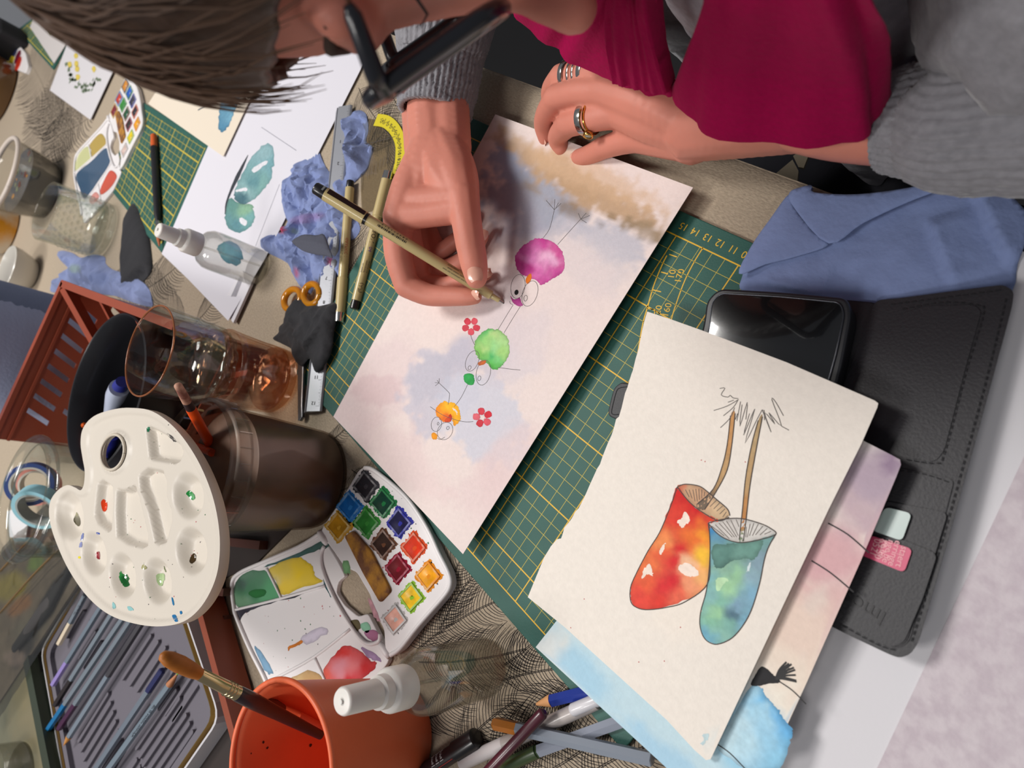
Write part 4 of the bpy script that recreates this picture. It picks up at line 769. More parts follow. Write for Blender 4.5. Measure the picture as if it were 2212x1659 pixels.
# --- blue paper towel roll behind the crate
a = at(115, 636, 0)[:2]; d = a - CAMP[:2]; d /= np.linalg.norm(d); nn = np.array([d[1], -d[0]])
if (np.array([-80, -60]) - a) @ nn < 0: nn = -nn
p0 = CAMP[:2] + d * 112; RR = 9.5; c = p0 + nn * RR
r = thing('paper_roll', 'standing roll of blue paper towel with torn edge, behind the terracotta crate', 'paper roll', (*c, 0))
V, Fc = lathe([(1.6, .02), (RR, .02), (RR, 24), (1.6, 24), (1.6, .02)], c, 80, 0, cap=False)
tis = M('blue_tissue', (126, 142, 186), .9, bump=.5, bs=260, var=.05, vs=90, sheen=.1); tis2 = M('blue_tissue_roll', (112, 122, 150), .9, bump=.3, bs=400, var=.04, vs=60)
mk('roll', V, Fc, tis2, r, smooth=True, auto=40)
ac = math.atan2(CAMP[1] - c[1], CAMP[0] - c[0]); at_ = math.atan2(-nn[1], -nn[0]); sg = 1 if math.sin(ac - at_) > 0 else -1; V = []; n = 90
for k in range(n + 1):
    z = 1.0 + 22.8 * k / n; a0 = at_ + sg * (.8 + .10 * mn.noise((z * .35, 1, 0)) + .05 * mn.noise((z * 1.6, 4, 0)) + .02 * mn.noise((z * 5, 7, 0)))
    for m_ in range(11): a = a0 + sg * 2.0 * (m_ / 10) ** 1.0; rr_ = RR + .3 + .10 * math.exp(-m_ * 1.2); V.append((c[0] + rr_ * math.cos(a), c[1] + rr_ * math.sin(a), z))
mk('torn_sheet', V, [(11 * k + m_, 11 * k + m_ + 1, 11 * k + m_ + 12, 11 * k + m_ + 11) for k in range(n) for m_ in range(10)], M('blue_tissue_light', (168, 178, 208), .9, bump=.5, bs=260), r, smooth=True)
# ================================================================== crates
tc_ = M('crate_plastic', (142, 66, 44), .42, var=.08, vs=12, coat=.1)
H = 10.0; R0 = at(140, 618, H); R1 = at(0, 925, H); e1 = R1 - R0; L1 = np.linalg.norm(e1); e1 /= L1
e2 = at(330, 690, H) - R0; e2 /= np.linalg.norm(e2); L2 = 31.5; LC = 23.0
r = thing('crate', 'terracotta plastic crate with slotted sides holding the black bowl, at the left', 'crate', R0 * [1, 1, 0] + e1 * 12 + e2 * 14)
uz = np.array([0, 0, 1.])
def slotted(o, ex, L, H, th, nrm, rows, tilt, name='slotted_wall', pitch=2.3):
    out = [(0, 0), (L, 0), (L, H), (0, H)]; holes = []
    for j, (z0, h) in enumerate(rows):
        x = 2.4 + (j % 2) * .9
        while x < L - 3.2:
            s_ = tilt * h; holes.append([(x, z0), (x + .75, z0), (x + .75 + s_, z0 + h), (x + s_, z0 + h)]); x += pitch
    V2, T = cdt(out, 0, holes); N = len(V2); A = np.array([o + ex * x + uz * z for x, z in V2]); B = A + nrm * th
    Fc = [tuple(t) for t in T] + [tuple(i + N for i in t[::-1]) for t in T]
    for lp in [list(range(4))] + [list(range(4 + 4 * i, 8 + 4 * i)) for i in range(len(holes))]:
        for i in range(len(lp)): a_, c_ = lp[i], lp[(i + 1) % len(lp)]; Fc.append((a_, c_, c_ + N, a_ + N))
    return mk(name, np.vstack([A, B]), Fc, tc_, r)
base = R0 * [1, 1, 0]
slotted(base, e1, LC, H, .25, e2 * -1, [(1.4, 2.6), (5.0, 3.0)], -.55)
slotted(base, e2, L2, H, .25, e1 * -1, [(6.6, .5), (7.6, .5)], 4.5, pitch=6.5)
slotted(base + e2 * L2, e1, 16, 4.2, .25, e2, [(1.2, 2.0)], .5)
V, Fc = prism([(base + e1 * i + e2 * j)[:2] for i, j in ((0, 0), (17, 0), (17, L2), (0, L2))], .05, .35); mk('floor_plate', V, Fc, tc_, r)
for a_, ex, L in ((base - e2 * .2, e1, LC), (base - e1 * .2, e2, L2)):
    V, Fc = obox(a_ + ex * L / 2 + uz * (H - .1), ex, np.cross(uz, ex), uz, (L + .8, .9, .55)); mk('rim', V, Fc, tc_, r)
V, Fc = obox(base + e1 * (LC / 2) + e2 * .3 + uz * (H - 1.5), e1, e2, uz, (LC, .3, .3)); mk('inner_ledge', V, Fc, tc_, r)
def rod(px0, z0, px1, z1, w_, nm): V, Fc = tube([at(*px0, z0), at(*px1, z1)], w_, 4, phase=.78); mk(nm, V, Fc, tc_, r)
rod((143, 622), 9.9, (208, 738), 6.0, .8, 'corner_post'); rod((218, 645), 9.0, (268, 740), 5.4, .4, 'rib'); rod((300, 690), 8.0, (352, 790), 4.6, .4, 'rib')
# --- black bowl in the crate
T = R0 + e1 * 9.6 + e2 * 21.6; c = (T[0], T[1])
r = vessel('bowl', 'black bowl holding paint tubes, standing in the terracotta crate', 'bowl', (c[0], c[1], .4), [(5.2, .02), (7.0, .3), (8.2, 2.5), (8.7, 6), (8.8, 8.8)], .28, .5, M('black_plastic', (34, 34, 38), .38, coat=.15), n=72)
def paint_tube(a, b, label, col, cap):
    a, b = np.array(a), np.array(b); d = b - a; t = thing('paint_tube', label, 'paint tube', (a + b) / 2); P = along(a, b, np.linspace(0, np.linalg.norm(d), 9)); x, y, dd = frame(d)
    V = []; n = 20
    for i, p in enumerate(P):
        s_ = i / 8; rx = 1.15 if i < 7 else 1.0; rz = .12 + .85 * min(1, s_ * 1.3)
        V += [p + rx * math.cos(q_) * x + rz * math.sin(q_) * y for q_ in np.linspace(0, 2 * math.pi, n + 1)[:-1]]
    Fc = [(i * n + k, i * n + (k + 1) % n, (i + 1) * n + (k + 1) % n, (i + 1) * n + k) for i in range(8) for k in range(n)] + [tuple(range(n))[::-1], tuple(range(8 * n, 9 * n))]
    mk('tube_body', V, Fc, M('tube_%d' % sum(col), col, .35, coat=.3), t, smooth=True, auto=60)
    V, Fc = tube(along(b, b + dd * 1.6, [0, .3, .4, 1.5]), [.5, .5, .75, .62], 16); mk('tube_cap', V, Fc, M('tubecap_%d' % sum(cap), cap, .4), t, smooth=True, auto=40)
paint_tube(at(225, 905, 7.5), at(258, 838, 9.6), 'white and blue paint tube leaning in the black bowl', (178, 186, 206), (40, 46, 130))
paint_tube(at(232, 985, 5), at(240, 935, 7.2), 'blue paint tube in the bowl seen through the palette thumb hole', (44, 50, 150), (40, 46, 130))
V, Fc = tube(along(at(178, 918, 8.5), at(240, 930, 3.2), [0, .3, .8, 12]), [.15, .3, .32, .3], 10); tag(mk('paintbrush', V, Fc, M('orange_lacquer', (222, 92, 24), .35, coat=.3)), 'orange handle end of a brush resting in the black bowl', 'paintbrush')
# --- shallow crate with shade painted into its browns, and pencil tin
r = thing('crate', 'shallow terracotta crate coloured dark for shade, under the pencil tin, left of the open paintbox', 'crate', (*at(430, 1400, 0)[:2], 0))
dk = M('crate_shaded', (74, 34, 22), .5, var=.15, vs=14)  # darkened terracotta: shade is put into the rails' colour
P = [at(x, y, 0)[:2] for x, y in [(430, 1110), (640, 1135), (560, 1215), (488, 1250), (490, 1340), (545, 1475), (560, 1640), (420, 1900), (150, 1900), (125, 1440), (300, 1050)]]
V, Fc = prism(P, .03, .25); mk('floor_plate', V, Fc, M('crate_deep_shade', (36, 24, 20), .6, var=.2, vs=10), r)  # near-black floor colour paints the shade inside the crate
def beam(a, b, z, w_, h, nm='rail'):
    A, B = at(*a, z), at(*b, z); d = B - A; d[2] = 0; L = np.linalg.norm(d); d /= L
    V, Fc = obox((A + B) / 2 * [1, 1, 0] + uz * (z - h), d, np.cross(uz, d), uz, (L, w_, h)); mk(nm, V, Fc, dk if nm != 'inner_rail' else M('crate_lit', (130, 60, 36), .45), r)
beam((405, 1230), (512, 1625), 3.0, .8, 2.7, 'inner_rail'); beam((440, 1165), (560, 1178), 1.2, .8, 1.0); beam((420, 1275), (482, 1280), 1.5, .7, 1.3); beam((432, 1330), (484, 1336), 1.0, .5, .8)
ZT = 2.0
q4 = [at(x, y, ZT)[:2] for x, y in [(474, 1552), (300, 1036), (85, 1405), (135, 1760)]]
R_, T_, L_, = q4[0], q4[1], q4[2]; B_c = R_ + L_ - T_
ctr = (R_ + L_) / 2
r = thing('pencil_tin', 'open white metal pencil tin with grey ribbed insert, lower left', 'tin', (*ctr, .25))
out = rnd([R_, T_, L_, B_c], 1.6); ins = [ctr + (p - ctr) * (1 - .9 / np.linalg.norm(p - ctr)) for p in out]
enam = M('white_enamel', (196, 194, 198), .3, coat=.5); gold = M('gold_edge', (196, 160, 90), .25, metal=1)
def ring(o, i, z0, z1):
    n = len(o); V = [(*p, z0) for p in o] + [(*p, z1) for p in o] + [(*p, z1) for p in i] + [(*p, z0) for p in i]
    return V, [(a * n + k, a * n + (k + 1) % n, ((a + 1) % 4) * n + (k + 1) % n, ((a + 1) % 4) * n + k) for a in range(4) for k in range(n)]
sh = lambda P, d: [ctr + (p - ctr) * (1 - d / np.linalg.norm(p - ctr)) for p in P]
ar = sum(out[i][0] * out[(i + 1) % len(out)][1] - out[(i + 1) % len(out)][0] * out[i][1] for i in range(len(out)))
if ar < 0: out = out[::-1]
V, Fc = prism(out, .26, .4); mk('base', V, Fc, enam, r)
V, Fc = ring(out, sh(out, .28), .4, 1.9); mk('wall', V, Fc, enam, r)
V, Fc = ring(sh(out, .85), sh(out, .97), .9, 2.0); mk('inner_edge', V, Fc, gold, r)
V, Fc = prism(sh(out, 1.0), .42, 1.25); grey_i = M('grey_insert', (98, 94, 103), .55, bump=.08, bs=500); mk('insert', V, Fc, grey_i, r)
V, Fc = ring(sh(out, 1.02), sh(out, 2.2), 1.25, 1.75); mk('insert_border', V, Fc, grey_i, r)
ea = (T_ - R_) / np.linalg.norm(T_ - R_); eb = (L_ - T_) / np.linalg.norm(L_ - T_); LA, LB = np.linalg.norm(T_ - R_), np.linalg.norm(L_ - T_)
# ribs run along the pencils
pd = at(395, 1590, 1.5)[:2] - at(330, 1660, 1.5)[:2]; pd = at(130, 1600, 1.6)[:2] - at(265, 1385, 1.6)[:2]; pd /= np.linalg.norm(pd); pn = np.array([-pd[1], pd[0]])
def rib(a, b):
    A, B = at(*a, 1.3)[:2], at(*b, 1.3)[:2]; d = B - A; L = np.linalg.norm(d); d /= L; n_ = np.array([-d[1], d[0]]); w_ = .22; P = []
    for c_, s0 in ((B, -math.pi / 2), (A, math.pi / 2)):
        for t in np.linspace(0, math.pi, 6): P.append(c_ + (d * math.cos(s0 + t) + n_ * math.sin(s0 + t)) * w_)
    V, Fc = prism(P, 1.2, 1.62, .08); mk('rib', V, Fc, grey_i, r, smooth=False)
for x0, y0, x1, y1, n_, sx, sy in [(330, 1373, 270, 1465, 8, 17.5, 13), (238, 1498, 175, 1600, 7, 6, 20), (385, 1490, 300, 1615, 7, 8, 18), (300, 1640, 240, 1730, 4, 8, 15), (185, 1320, 150, 1375, 4, 14, 22)]:
    for k in range(n_): rib((x0 + sx * k * .9, y0 + sy * k), (x1 + sx * k * .9, y1 + sy * k))
# ================================================================== white kidney palette resting over the tub
ZP = 13.4
pal = M('palette_plastic', (204, 196, 184), .42, bump=.05, bs=260, attr=True)
o = [(282, 881), (330, 889), (378, 925), (420, 982), (450, 1045), (468, 1108), (475, 1175), (468, 1242), (442, 1300), (405, 1338), (360, 1352), (305, 1350), (240, 1330), (190, 1290), (148, 1230), (120, 1168), (107, 1122), (108, 1085), (124, 1060), (145, 1048), (162, 1053), (174, 1059), (181, 1046), (183, 1018), (178, 988), (174, 955), (180, 924), (203, 899), (242, 885)]
O = [at(x, y, ZP)[:2] for x, y in spline(o, 5, True)]
hole = [at(245 + 25.5 * math.cos(t) * .97 - 38 * math.sin(t) * .16, 977 + 25.5 * math.cos(t) * .1 + 38 * math.sin(t), ZP)[:2] for t in np.linspace(0, 2 * math.pi, 29)[:-1]]
V2, T = cdt(O, .19, [hole], jit=.06); px = pix(np.column_stack([V2, np.full(len(V2), ZP)])); dpt = np.zeros(len(V2))
sst = lambda t: np.clip(t, 0, 1) ** 2 * (3 - 2 * np.clip(t, 0, 1))
wells = [(146, 1116, 29, 56, -4), (195, 1197, 29, 52, -8), (257, 1244, 30, 54, -8), (332, 1256, 32, 55, -8), (406, 1190, 35, 56, -6), (399, 1070, 35, 55, -6)]
for cx, cy, rx, ry, a in wells:
    a = math.radians(a); dx, dy = px[:, 0] - cx, px[:, 1] - cy; d = np.hypot((dx * math.cos(a) + dy * math.sin(a)) / rx, (-dx * math.sin(a) + dy * math.cos(a)) / ry)
    dpt = np.maximum(dpt, .95 * sst((1.03 - d) / .55))
slots = [q('A2', (1210, 480), (1260, 465), (1400, 540), (1510, 620), (1545, 690), (1520, 770), (1480, 800), (1280, 770), (1240, 740), (1225, 600)),
         q('A2', (1150, 890), (1230, 820), (1370, 850), (1400, 950), (1400, 1080), (1440, 1200), (1445, 1280), (1400, 1470), (1330, 1500), (1290, 1470), (1230, 1200), (1160, 1000)),
         q('A2', (960, 1000), (1030, 1010), (1130, 970), (1165, 1080), (1240, 1400), (1240, 1500), (1200, 1525), (1060, 1490), (960, 1420), (950, 1200)),
         q('A2', (800, 960), (850, 920), (940, 985), (945, 1100), (930, 1370), (900, 1385), (800, 1310), (770, 1230), (785, 1080))]
for s_ in slots:
    d = bdist(px, s_); ins = inside(px, s_); dpt = np.maximum(dpt, .72 * sst(np.where(ins, d / 9, 0)))
d = bdist(px, spline(o, 5, True)); z = ZP - .22 * sst((d - 9) / 7) - dpt * np.clip((d - 6) / 8, 0, 1)
dh = bdist(px, np.array([tuple(pix(np.array([*h, ZP]))[0]) for h in hole])); z = z + .24 * np.exp(-((dh - 5) / 4.5) ** 2)
N = len(V2); top = np.column_stack([V2, z]); bot = np.column_stack([V2, z - .22]); nO, nH = len(O), len(hole)
Fc = list(T) + [tuple(i + N for i in t[::-1]) for t in T]
c0 = np.tile(lin((204, 196, 184)), (N, 1)); nz = fbm(px, .02, 2, 3)
# side skirt as a ring, hole wall
ar = sum(O[i][0] * O[(i + 1) % nO][1] - O[(i + 1) % nO][0] * O[i][1] for i in range(nO))
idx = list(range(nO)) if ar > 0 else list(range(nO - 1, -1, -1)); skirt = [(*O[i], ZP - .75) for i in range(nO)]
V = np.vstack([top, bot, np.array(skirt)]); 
for i in range(nO): A, B = idx[i], idx[(i + 1) % nO]; Fc.append((2 * N + A, 2 * N + B, B, A))
for i in range(nH): A, B = nO + i, nO + (i + 1) % nH; Fc.append((A, B, B + N, A + N))
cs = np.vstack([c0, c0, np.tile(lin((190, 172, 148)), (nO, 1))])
r = thing('palette', 'kidney shaped white plastic palette with thumb hole, resting over the water tub', 'palette', (*np.mean(O, 0), ZP - .7))
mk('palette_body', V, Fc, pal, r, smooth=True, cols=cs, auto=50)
V, Fc = tube([(*h, ZP + .06) for h in [hole[i % nH] for i in range(nH + 1)]], .13, 8, cap=False); mk('thumb_hole_rim', V, Fc, M('palette_rim', (200, 190, 174), .4), r, smooth=True)
from mathutils.bvhtree import BVHTree
bv = BVHTree.FromPolygons([tuple(p) for p in top], [tuple(t) for t in T])
class Surf:
    def z(s, x, y):
        h = bv.ray_cast(Vector((x, y, ZP + 3)), Vector((0, 0, -1))); return h[0].z if h[0] else ZP
    def on(s, px, py):
        d = CAMR @ np.array([(px - 1106) / F, (py - 829.5) / F, 1.0]); d /= np.linalg.norm(d)
        h = bv.ray_cast(Vector(CAMP), Vector(d)); return np.array(h[0]) if h[0] else at(px, py, ZP)
PS = Surf()
wet = M('wet_paint', attr=True, rough=.15, coat=.5)
def dab(k, pts, cols, nm='paint_dab', **kw): paint(PS, q(k, *pts) if k else pts, cols, nm, r, step=.12, off=.02, mat=wet, **kw)
dab('E3', [(1510, 1150), (1530, 1105), (1560, 1098), (1600, 1150), (1605, 1210), (1590, 1260), (1560, 1280), (1530, 1250)], [((225, 1090), (222, 62, 10))], jit=.2, edge=.1)
dab('E4', [(1800, 650), (1840, 690), (1900, 700), (1930, 760), (1920, 800), (1935, 860), (1870, 885), (1830, 840), (1785, 760)], [((262, 1245), (30, 150, 60)), ((272, 1255), (6, 80, 30)), ((260, 1240), (90, 190, 110))], jit=.6)
dab('A2', [(1590, 1050), (1620, 1025), (1660, 1060), (1665, 1090), (1645, 1108), (1610, 1080)], [((412, 1068), (30, 140, 62))], jit=.4)
dab('E4', [(1440, 370), (1490, 360), (1495, 460), (1470, 470), (1435, 430)], [((210, 1200), (140, 10, 26))], jit=.3)
dab('A2', [(1630, 1590), (1655, 1560), (1675, 1580), (1670, 1620), (1640, 1650), (1618, 1630)], [((415, 1207), (40, 30, 14)), ((418, 1204), (84, 60, 20))], jit=.3)
dab('E3', [(1100, 1400), (1130, 1330), (1145, 1290), (1165, 1320), (1200, 1400), (1200, 1470), (1170, 1500), (1120, 1450)], [((163, 1112), (150, 146, 96)), ((172, 1128), (60, 54, 16))], jit=.3)
dab('A3', [(1225, 150), (1280, 140), (1288, 180), (1270, 230), (1250, 238), (1225, 200)], [((346, 1250), (160, 184, 134))], jit=.4, edge=.1)
dab('A3', [(1340, 330), (1352, 335), (1362, 380), (1352, 388)], [((373, 1300), (26, 110, 160))], jit=.2, edge=0)
dab('A3', [(1345, 470), (1370, 462), (1385, 490), (1390, 512), (1368, 515)], [((378, 1335), (20, 106, 160))], jit=.2, edge=0)
dab('A3', [(1405, 438), (1418, 432), (1425, 450), (1412, 460)], [((391, 1323), (20, 106, 160))], jit=.1, edge=0)
dab('A3', [(880, 365), (900, 380), (905, 408), (882, 415)], [((246, 1308), (140, 190, 190))], jit=.3, edge=0)
dab('A3', [(995, 400), (1020, 398), (1045, 425), (1010, 430)], [((281, 1315), (140, 190, 190))], jit=.3, edge=0)
dab('E4', [(1230, 90), (1255, 90), (1240, 180), (1205, 185)], [((178, 1160), (120, 130, 180))], jit=.4, edge=0)
dab('E4', [(1205, 215), (1230, 220), (1225, 285), (1180, 290)], [((175, 1176), (140, 146, 190))], jit=.4, edge=0)
dab('E4', [(1440, 70), (1485, 75), (1490, 100), (1450, 100)], [((212, 1152), (50, 80, 170))], jit=.2, edge=0)
dab('E4', [(1170, 430), (1200, 428), (1205, 455), (1175, 460)], [((172, 1204), (226, 210, 50))], jit=.1, edge=0)
dab('A2', [(1255, 490), (1280, 485), (1275, 520), (1258, 525)], [((320, 930), (40, 130, 90))], jit=.3, edge=0)
dab('A2', [(1425, 540), (1470, 560), (1505, 605), (1490, 610), (1450, 575)], [((370, 945), (70, 66, 64))], jit=.5, edge=0)
dab('A3', [(1120, 70), (1150, 95), (1130, 110), (1105, 100)], [((310, 1225), (160, 156, 110))], jit=.2, edge=0)
dab('A3', [(1280, 80), (1300, 125), (1290, 125)], [((356, 1225), (110, 120, 80))], jit=.2, edge=0)
R = random.Random(4); mb = MB()
for k in range(46):
    x, y = R.choice([(400, 1085), (262, 1250), (335, 1240), (350, 960), (300, 1120), (410, 1200), (360, 1300)]); x += R.gauss(0, 22); y += R.gauss(0, 26); p = PS.on(x, y); s_ = R.uniform(.02, .06)
    mb.add([p + np.array([s_ * math.cos(t), s_ * R.uniform(.6, 1.2) * math.sin(t), .02]) for t in np.linspace(0, 6.28, 7)[:-1]], [tuple(range(6))], R.randrange(3))
mb.mk('paint_specks', [M('speck_green', (50, 110, 70), .6), M('speck_dark', (60, 54, 60), .6), M('speck_rose', (190, 80, 90), .6)], r, kind='stuff')
# ================================================================== open watercolour boxes
whitep = M('box_white', (226, 222, 222), .35, bump=.03, bs=300)
wetp = M('wet_paint', attr=True, rough=.15, coat=.5)
PC = [((785, 1049), (38, 38, 44)), ((823, 1086), (22, 60, 48)), ((751, 1094), (18, 96, 170)), ((858.5, 1129), (34, 34, 70)), ((787.6, 1129), (44, 120, 50)), ((727, 1137), (176, 126, 24)), ((824, 1175), (54, 36, 32)), ((890, 1182), (206, 52, 26)), ((855, 1228), (110, 12, 30)), ((921, 1244), (236, 160, 20)), ((884, 1290), (236, 190, 30)), ((849, 1338), (222, 164, 146))]
RIM = [(60, 60, 66), (40, 120, 70), (40, 120, 190), (56, 60, 160), (60, 140, 60), (196, 150, 50), (110, 70, 50), (214, 80, 40), (150, 20, 50), (226, 140, 30), (140, 190, 50), (190, 186, 184)]
def paintbox(name, label, Xf, zb, detail=True, pans=PC, wellcols=None, loc=None):
    """Xf maps photo pixels of the near box to world xy; zb = height of its base"""
    P = lambda pts: [Xf(p) for p in pts]
    r = thing(name, label, 'paintbox', (*Xf((760, 1250)), zb))
    penp = rnd(P([(783, 1007), (803, 1012), (852, 1050), (885, 1084), (922, 1142), (947, 1196), (968, 1238), (972, 1264), (956, 1292), (902, 1354), (862, 1405), (840, 1420), (826, 1404), (824, 1360), (800, 1318), (795, 1288), (765, 1237), (738, 1225), (716, 1192), (686, 1152), (692, 1138), (732, 1078), (770, 1014)]), .35, 4)
    class S2:
        def __init__(s, z): s.zz = z
        def z(s, x, y): return s.zz
        def on(s, px, py): p = Xf((px, py)); return np.array([p[0], p[1], s.zz])
    V, Fc = prism(penp, zb + .02, zb + .62, .12); mk('pan_tray', V, Fc, whitep, r)
    ctr = np.mean(np.array(penp), 0)
    wallp = P([(783, 1007), (803, 1012), (852, 1050), (885, 1084), (922, 1142), (947, 1196), (968, 1238), (972, 1264), (956, 1292), (902, 1354), (862, 1405), (840, 1420)])
    V, Fc = tube([(*(p + (ctr - p) * .02), zb + .66) for p in spline(wallp, 4)], .2, 8); mk('tray_lip', V, Fc, whitep, r, smooth=True)
    for (c, col), rc in zip(pans, RIM):
        ang = math.atan2(c[1] - 1180, c[0] - 640) * .10; off = [(0, -32), (26, 1), (-1, 33), (-27, -1)]
        rot = lambda q_, k: (c[0] + k * (q_[0] * math.cos(ang) - q_[1] * math.sin(ang)), c[1] + k * (q_[0] * math.sin(ang) + q_[1] * math.cos(ang)))
        o4 = [Xf(rot(p, 1.0)) for p in off]; i4 = [Xf(rot(p, .82)) for p in off]
        a_ = (o4[1][0] - o4[0][0]) * (o4[2][1] - o4[1][1]) - (o4[1][1] - o4[0][1]) * (o4[2][0] - o4[1][0])
        if a_ < 0: o4, i4 = o4[::-1], i4[::-1]
        mb = MB(); n = 4
        V = [(*p, zb + .6) for p in o4] + [(*p, zb + .74) for p in o4] + [(*p, zb + .74) for p in i4] + [(*p, zb + .5) for p in i4]
        mb.add(V, [(a * n + k, a * n + (k + 1) % n, (a + 1) * n + (k + 1) % n, (a + 1) * n + k) for a in range(3) for k in range(n)])
        mb.mk('paint_pan', M('pan_%d_%d_%d' % tuple(rc), rc, .3, coat=.4, col2=tuple(min(255, int(v * .5 + 110)) for v in rc), vs=180), r)
        rim = [np.array(p) for p in i4]; mid = sum(rim) / 4; V = [(*p, zb + .70) for p in rim]; N_ = 5; V = []; Fc = []
        for a in range(N_ + 1):
            for b in range(N_ + 1):
                u, v = a / N_, b / N_; p = (1 - u) * (1 - v) * rim[0] + u * (1 - v) * rim[1] + u * v * rim[2] + (1 - u) * v * rim[3]
                V.append((*p, zb + .70 - .10 * math.exp(-((u - .55) ** 2 + (v - .5) ** 2) * 14) + .02 * mn.noise((p[0] * 3, p[1] * 3, 0))))
        Fc = [(a * 6 + b, (a + 1) * 6 + b, (a + 1) * 6 + b + 1, a * 6 + b + 1) for a in range(5) for b in range(5)]
        mk('paint_cake', V, Fc, M('cake_%d_%d_%d' % tuple(col), col, .22, coat=.6, var=.25, vs=120), r, smooth=True)
        if detail: # dried splashes round the pan
            R = random.Random(int(c[0])); pts = []
            for t in np.linspace(0, 2 * math.pi, 30)[:-1]:
                k = 1.0 + R.uniform(.05, .22); pts.append(rot(((27 * math.cos(t)) * k * (1 - .30 * abs(math.sin(2 * t))), 33 * math.sin(t) * k * (1 - .30 * abs(math.sin(2 * t)))), 1))
            paint(S2(zb + .62), pts, [(c, rc)], 'paint_splash', r, step=.3, n=3, jit=1.2, off=.012, edge=.1, mat=wetp, seed=int(c[1]))
    sp = P([(742, 1158), (762, 1146), (800, 1190), (843, 1277), (819, 1303), (782, 1238)]); V, Fc = prism(rnd(sp, .3), zb + .55, zb + .85, .1); mk('sponge_strip', V, Fc, M('sponge', (176, 124, 50), .95, bump=.8, bs=260, col2=(112, 74, 50), vs=90), r, label='ochre stained sponge strip')
    # mixing half
    mix = rnd(P([(684, 1150), (640, 1178), (560, 1213), (508, 1236), (492, 1258), (496, 1312), (502, 1335), (532, 1402), (562, 1462), (600, 1560), (700, 1530), (790, 1490), (832, 1428), (816, 1386), (786, 1326), (765, 1333), (735, 1308), (717, 1280), (722, 1256), (737, 1245), (716, 1205), (700, 1180)]), .3, 3)
    V, Fc = prism(mix, zb + .02, zb + .42, .08); mk('mixing_tray', V, Fc, whitep, r)
    def ridge(pts, rad=.13, h=.46, nm='ridge'): V, Fc = tube([(*p, zb + h) for p in spline(P(pts), 4)], rad, 8); mk(nm, V, Fc, whitep, r, smooth=True)
    ridge([(684, 1152), (640, 1180), (560, 1215), (510, 1238), (494, 1260), (498, 1312), (504, 1335), (532, 1402), (562, 1462), (585, 1520)], .2, .5, 'outer_lip')
    ridge([(568, 1228), (584, 1260), (600, 1294)]); ridge([(500, 1318), (600, 1293), (694, 1266)]); ridge([(584, 1468), (668, 1422), (748, 1360)]); ridge([(672, 1424), (690, 1464), (704, 1500)])
    ridge([(694, 1180), (687, 1198), (690, 1230), (712, 1285), (740, 1335), (770, 1378), (790, 1392), (812, 1386), (815, 1370)], .17, .56, 'thumb_lobe'); 
    W = wellcols or [([(506, 1250), (562, 1232), (594, 1290), (505, 1312)], [((530, 1240), (90, 130, 104)), ((540, 1280), (64, 124, 84)), ((520, 1300), (110, 150, 120)), ((580, 1280), (90, 160, 112)), ((520, 1255), (70, 96, 84))]),
                     ([(575, 1227), (635, 1203), (655, 1215), (668, 1228), (672, 1245), (686, 1258), (640, 1270), (604, 1286), (588, 1256)], [((600, 1230), (214, 188, 70)), ((650, 1240), (234, 200, 30)), ((620, 1270), (232, 200, 60)), ((590, 1260), (216, 200, 130)), ((660, 1260), (226, 196, 60))]),
                     ([(690, 1450), (720, 1408), (742, 1396), (770, 1408), (790, 1428), (804, 1434), (795, 1450), (770, 1470), (740, 1484), (708, 1480)], [((700, 1460), (222, 96, 80)), ((740, 1410), (206, 50, 44)), ((760, 1440), (216, 120, 124)), ((735, 1445), (214, 140, 150)), ((750, 1470), (200, 30, 40)), ((790, 1440), (196, 40, 40))]),
                     ([(620, 1470), (655, 1450), (680, 1458), (690, 1482), (650, 1500)], [((650, 1475), (206, 176, 128)), ((670, 1480), (190, 150, 100))])]
    for k, (o_, st) in enumerate(W): paint(S2(zb + .42), o_, st, 'paint_wash', r, step=.3, n=5, jit=1.0 if detail else .3, off=.015, edge=.25, mat=wetp, seed=k + 3)
    if detail:
        paint(S2(zb + .42), [(528, 1282), (540, 1274), (562, 1274), (566, 1280), (560, 1289), (540, 1292)], [((545, 1282), (30, 110, 46))], 'paint_dab', r, step=.2, off=.03, mat=wetp, jit=.4)
        paint(S2(zb + .42), [(614, 1398), (628, 1392), (642, 1384), (644, 1390), (626, 1400), (618, 1402), (614, 1408)], [((628, 1393), (222, 130, 40))], 'paint_dab', r, step=.2, off=.02, mat=wetp, jit=.3)
        paint(S2(zb + .42), [(770, 1350), (784, 1345), (792, 1358), (785, 1368), (774, 1362)], [((780, 1355), (150, 210, 176))], 'paint_dab', r, step=.2, off=.02, mat=wetp, jit=.4)
        paint(S2(zb + .42), [(778, 1366), (800, 1362), (812, 1376), (800, 1386), (786, 1380)], [((790, 1372), (190, 130, 170)), ((782, 1376), (150, 60, 60))], 'paint_dab', r, step=.2, off=.02, mat=wetp, jit=.5)
        paint(S2(zb + .42), [(748, 1344), (764, 1340), (770, 1356), (760, 1366)], [((755, 1350), (100, 90, 60))], 'paint_dab', r, step=.2, off=.02, mat=wetp, jit=.5)
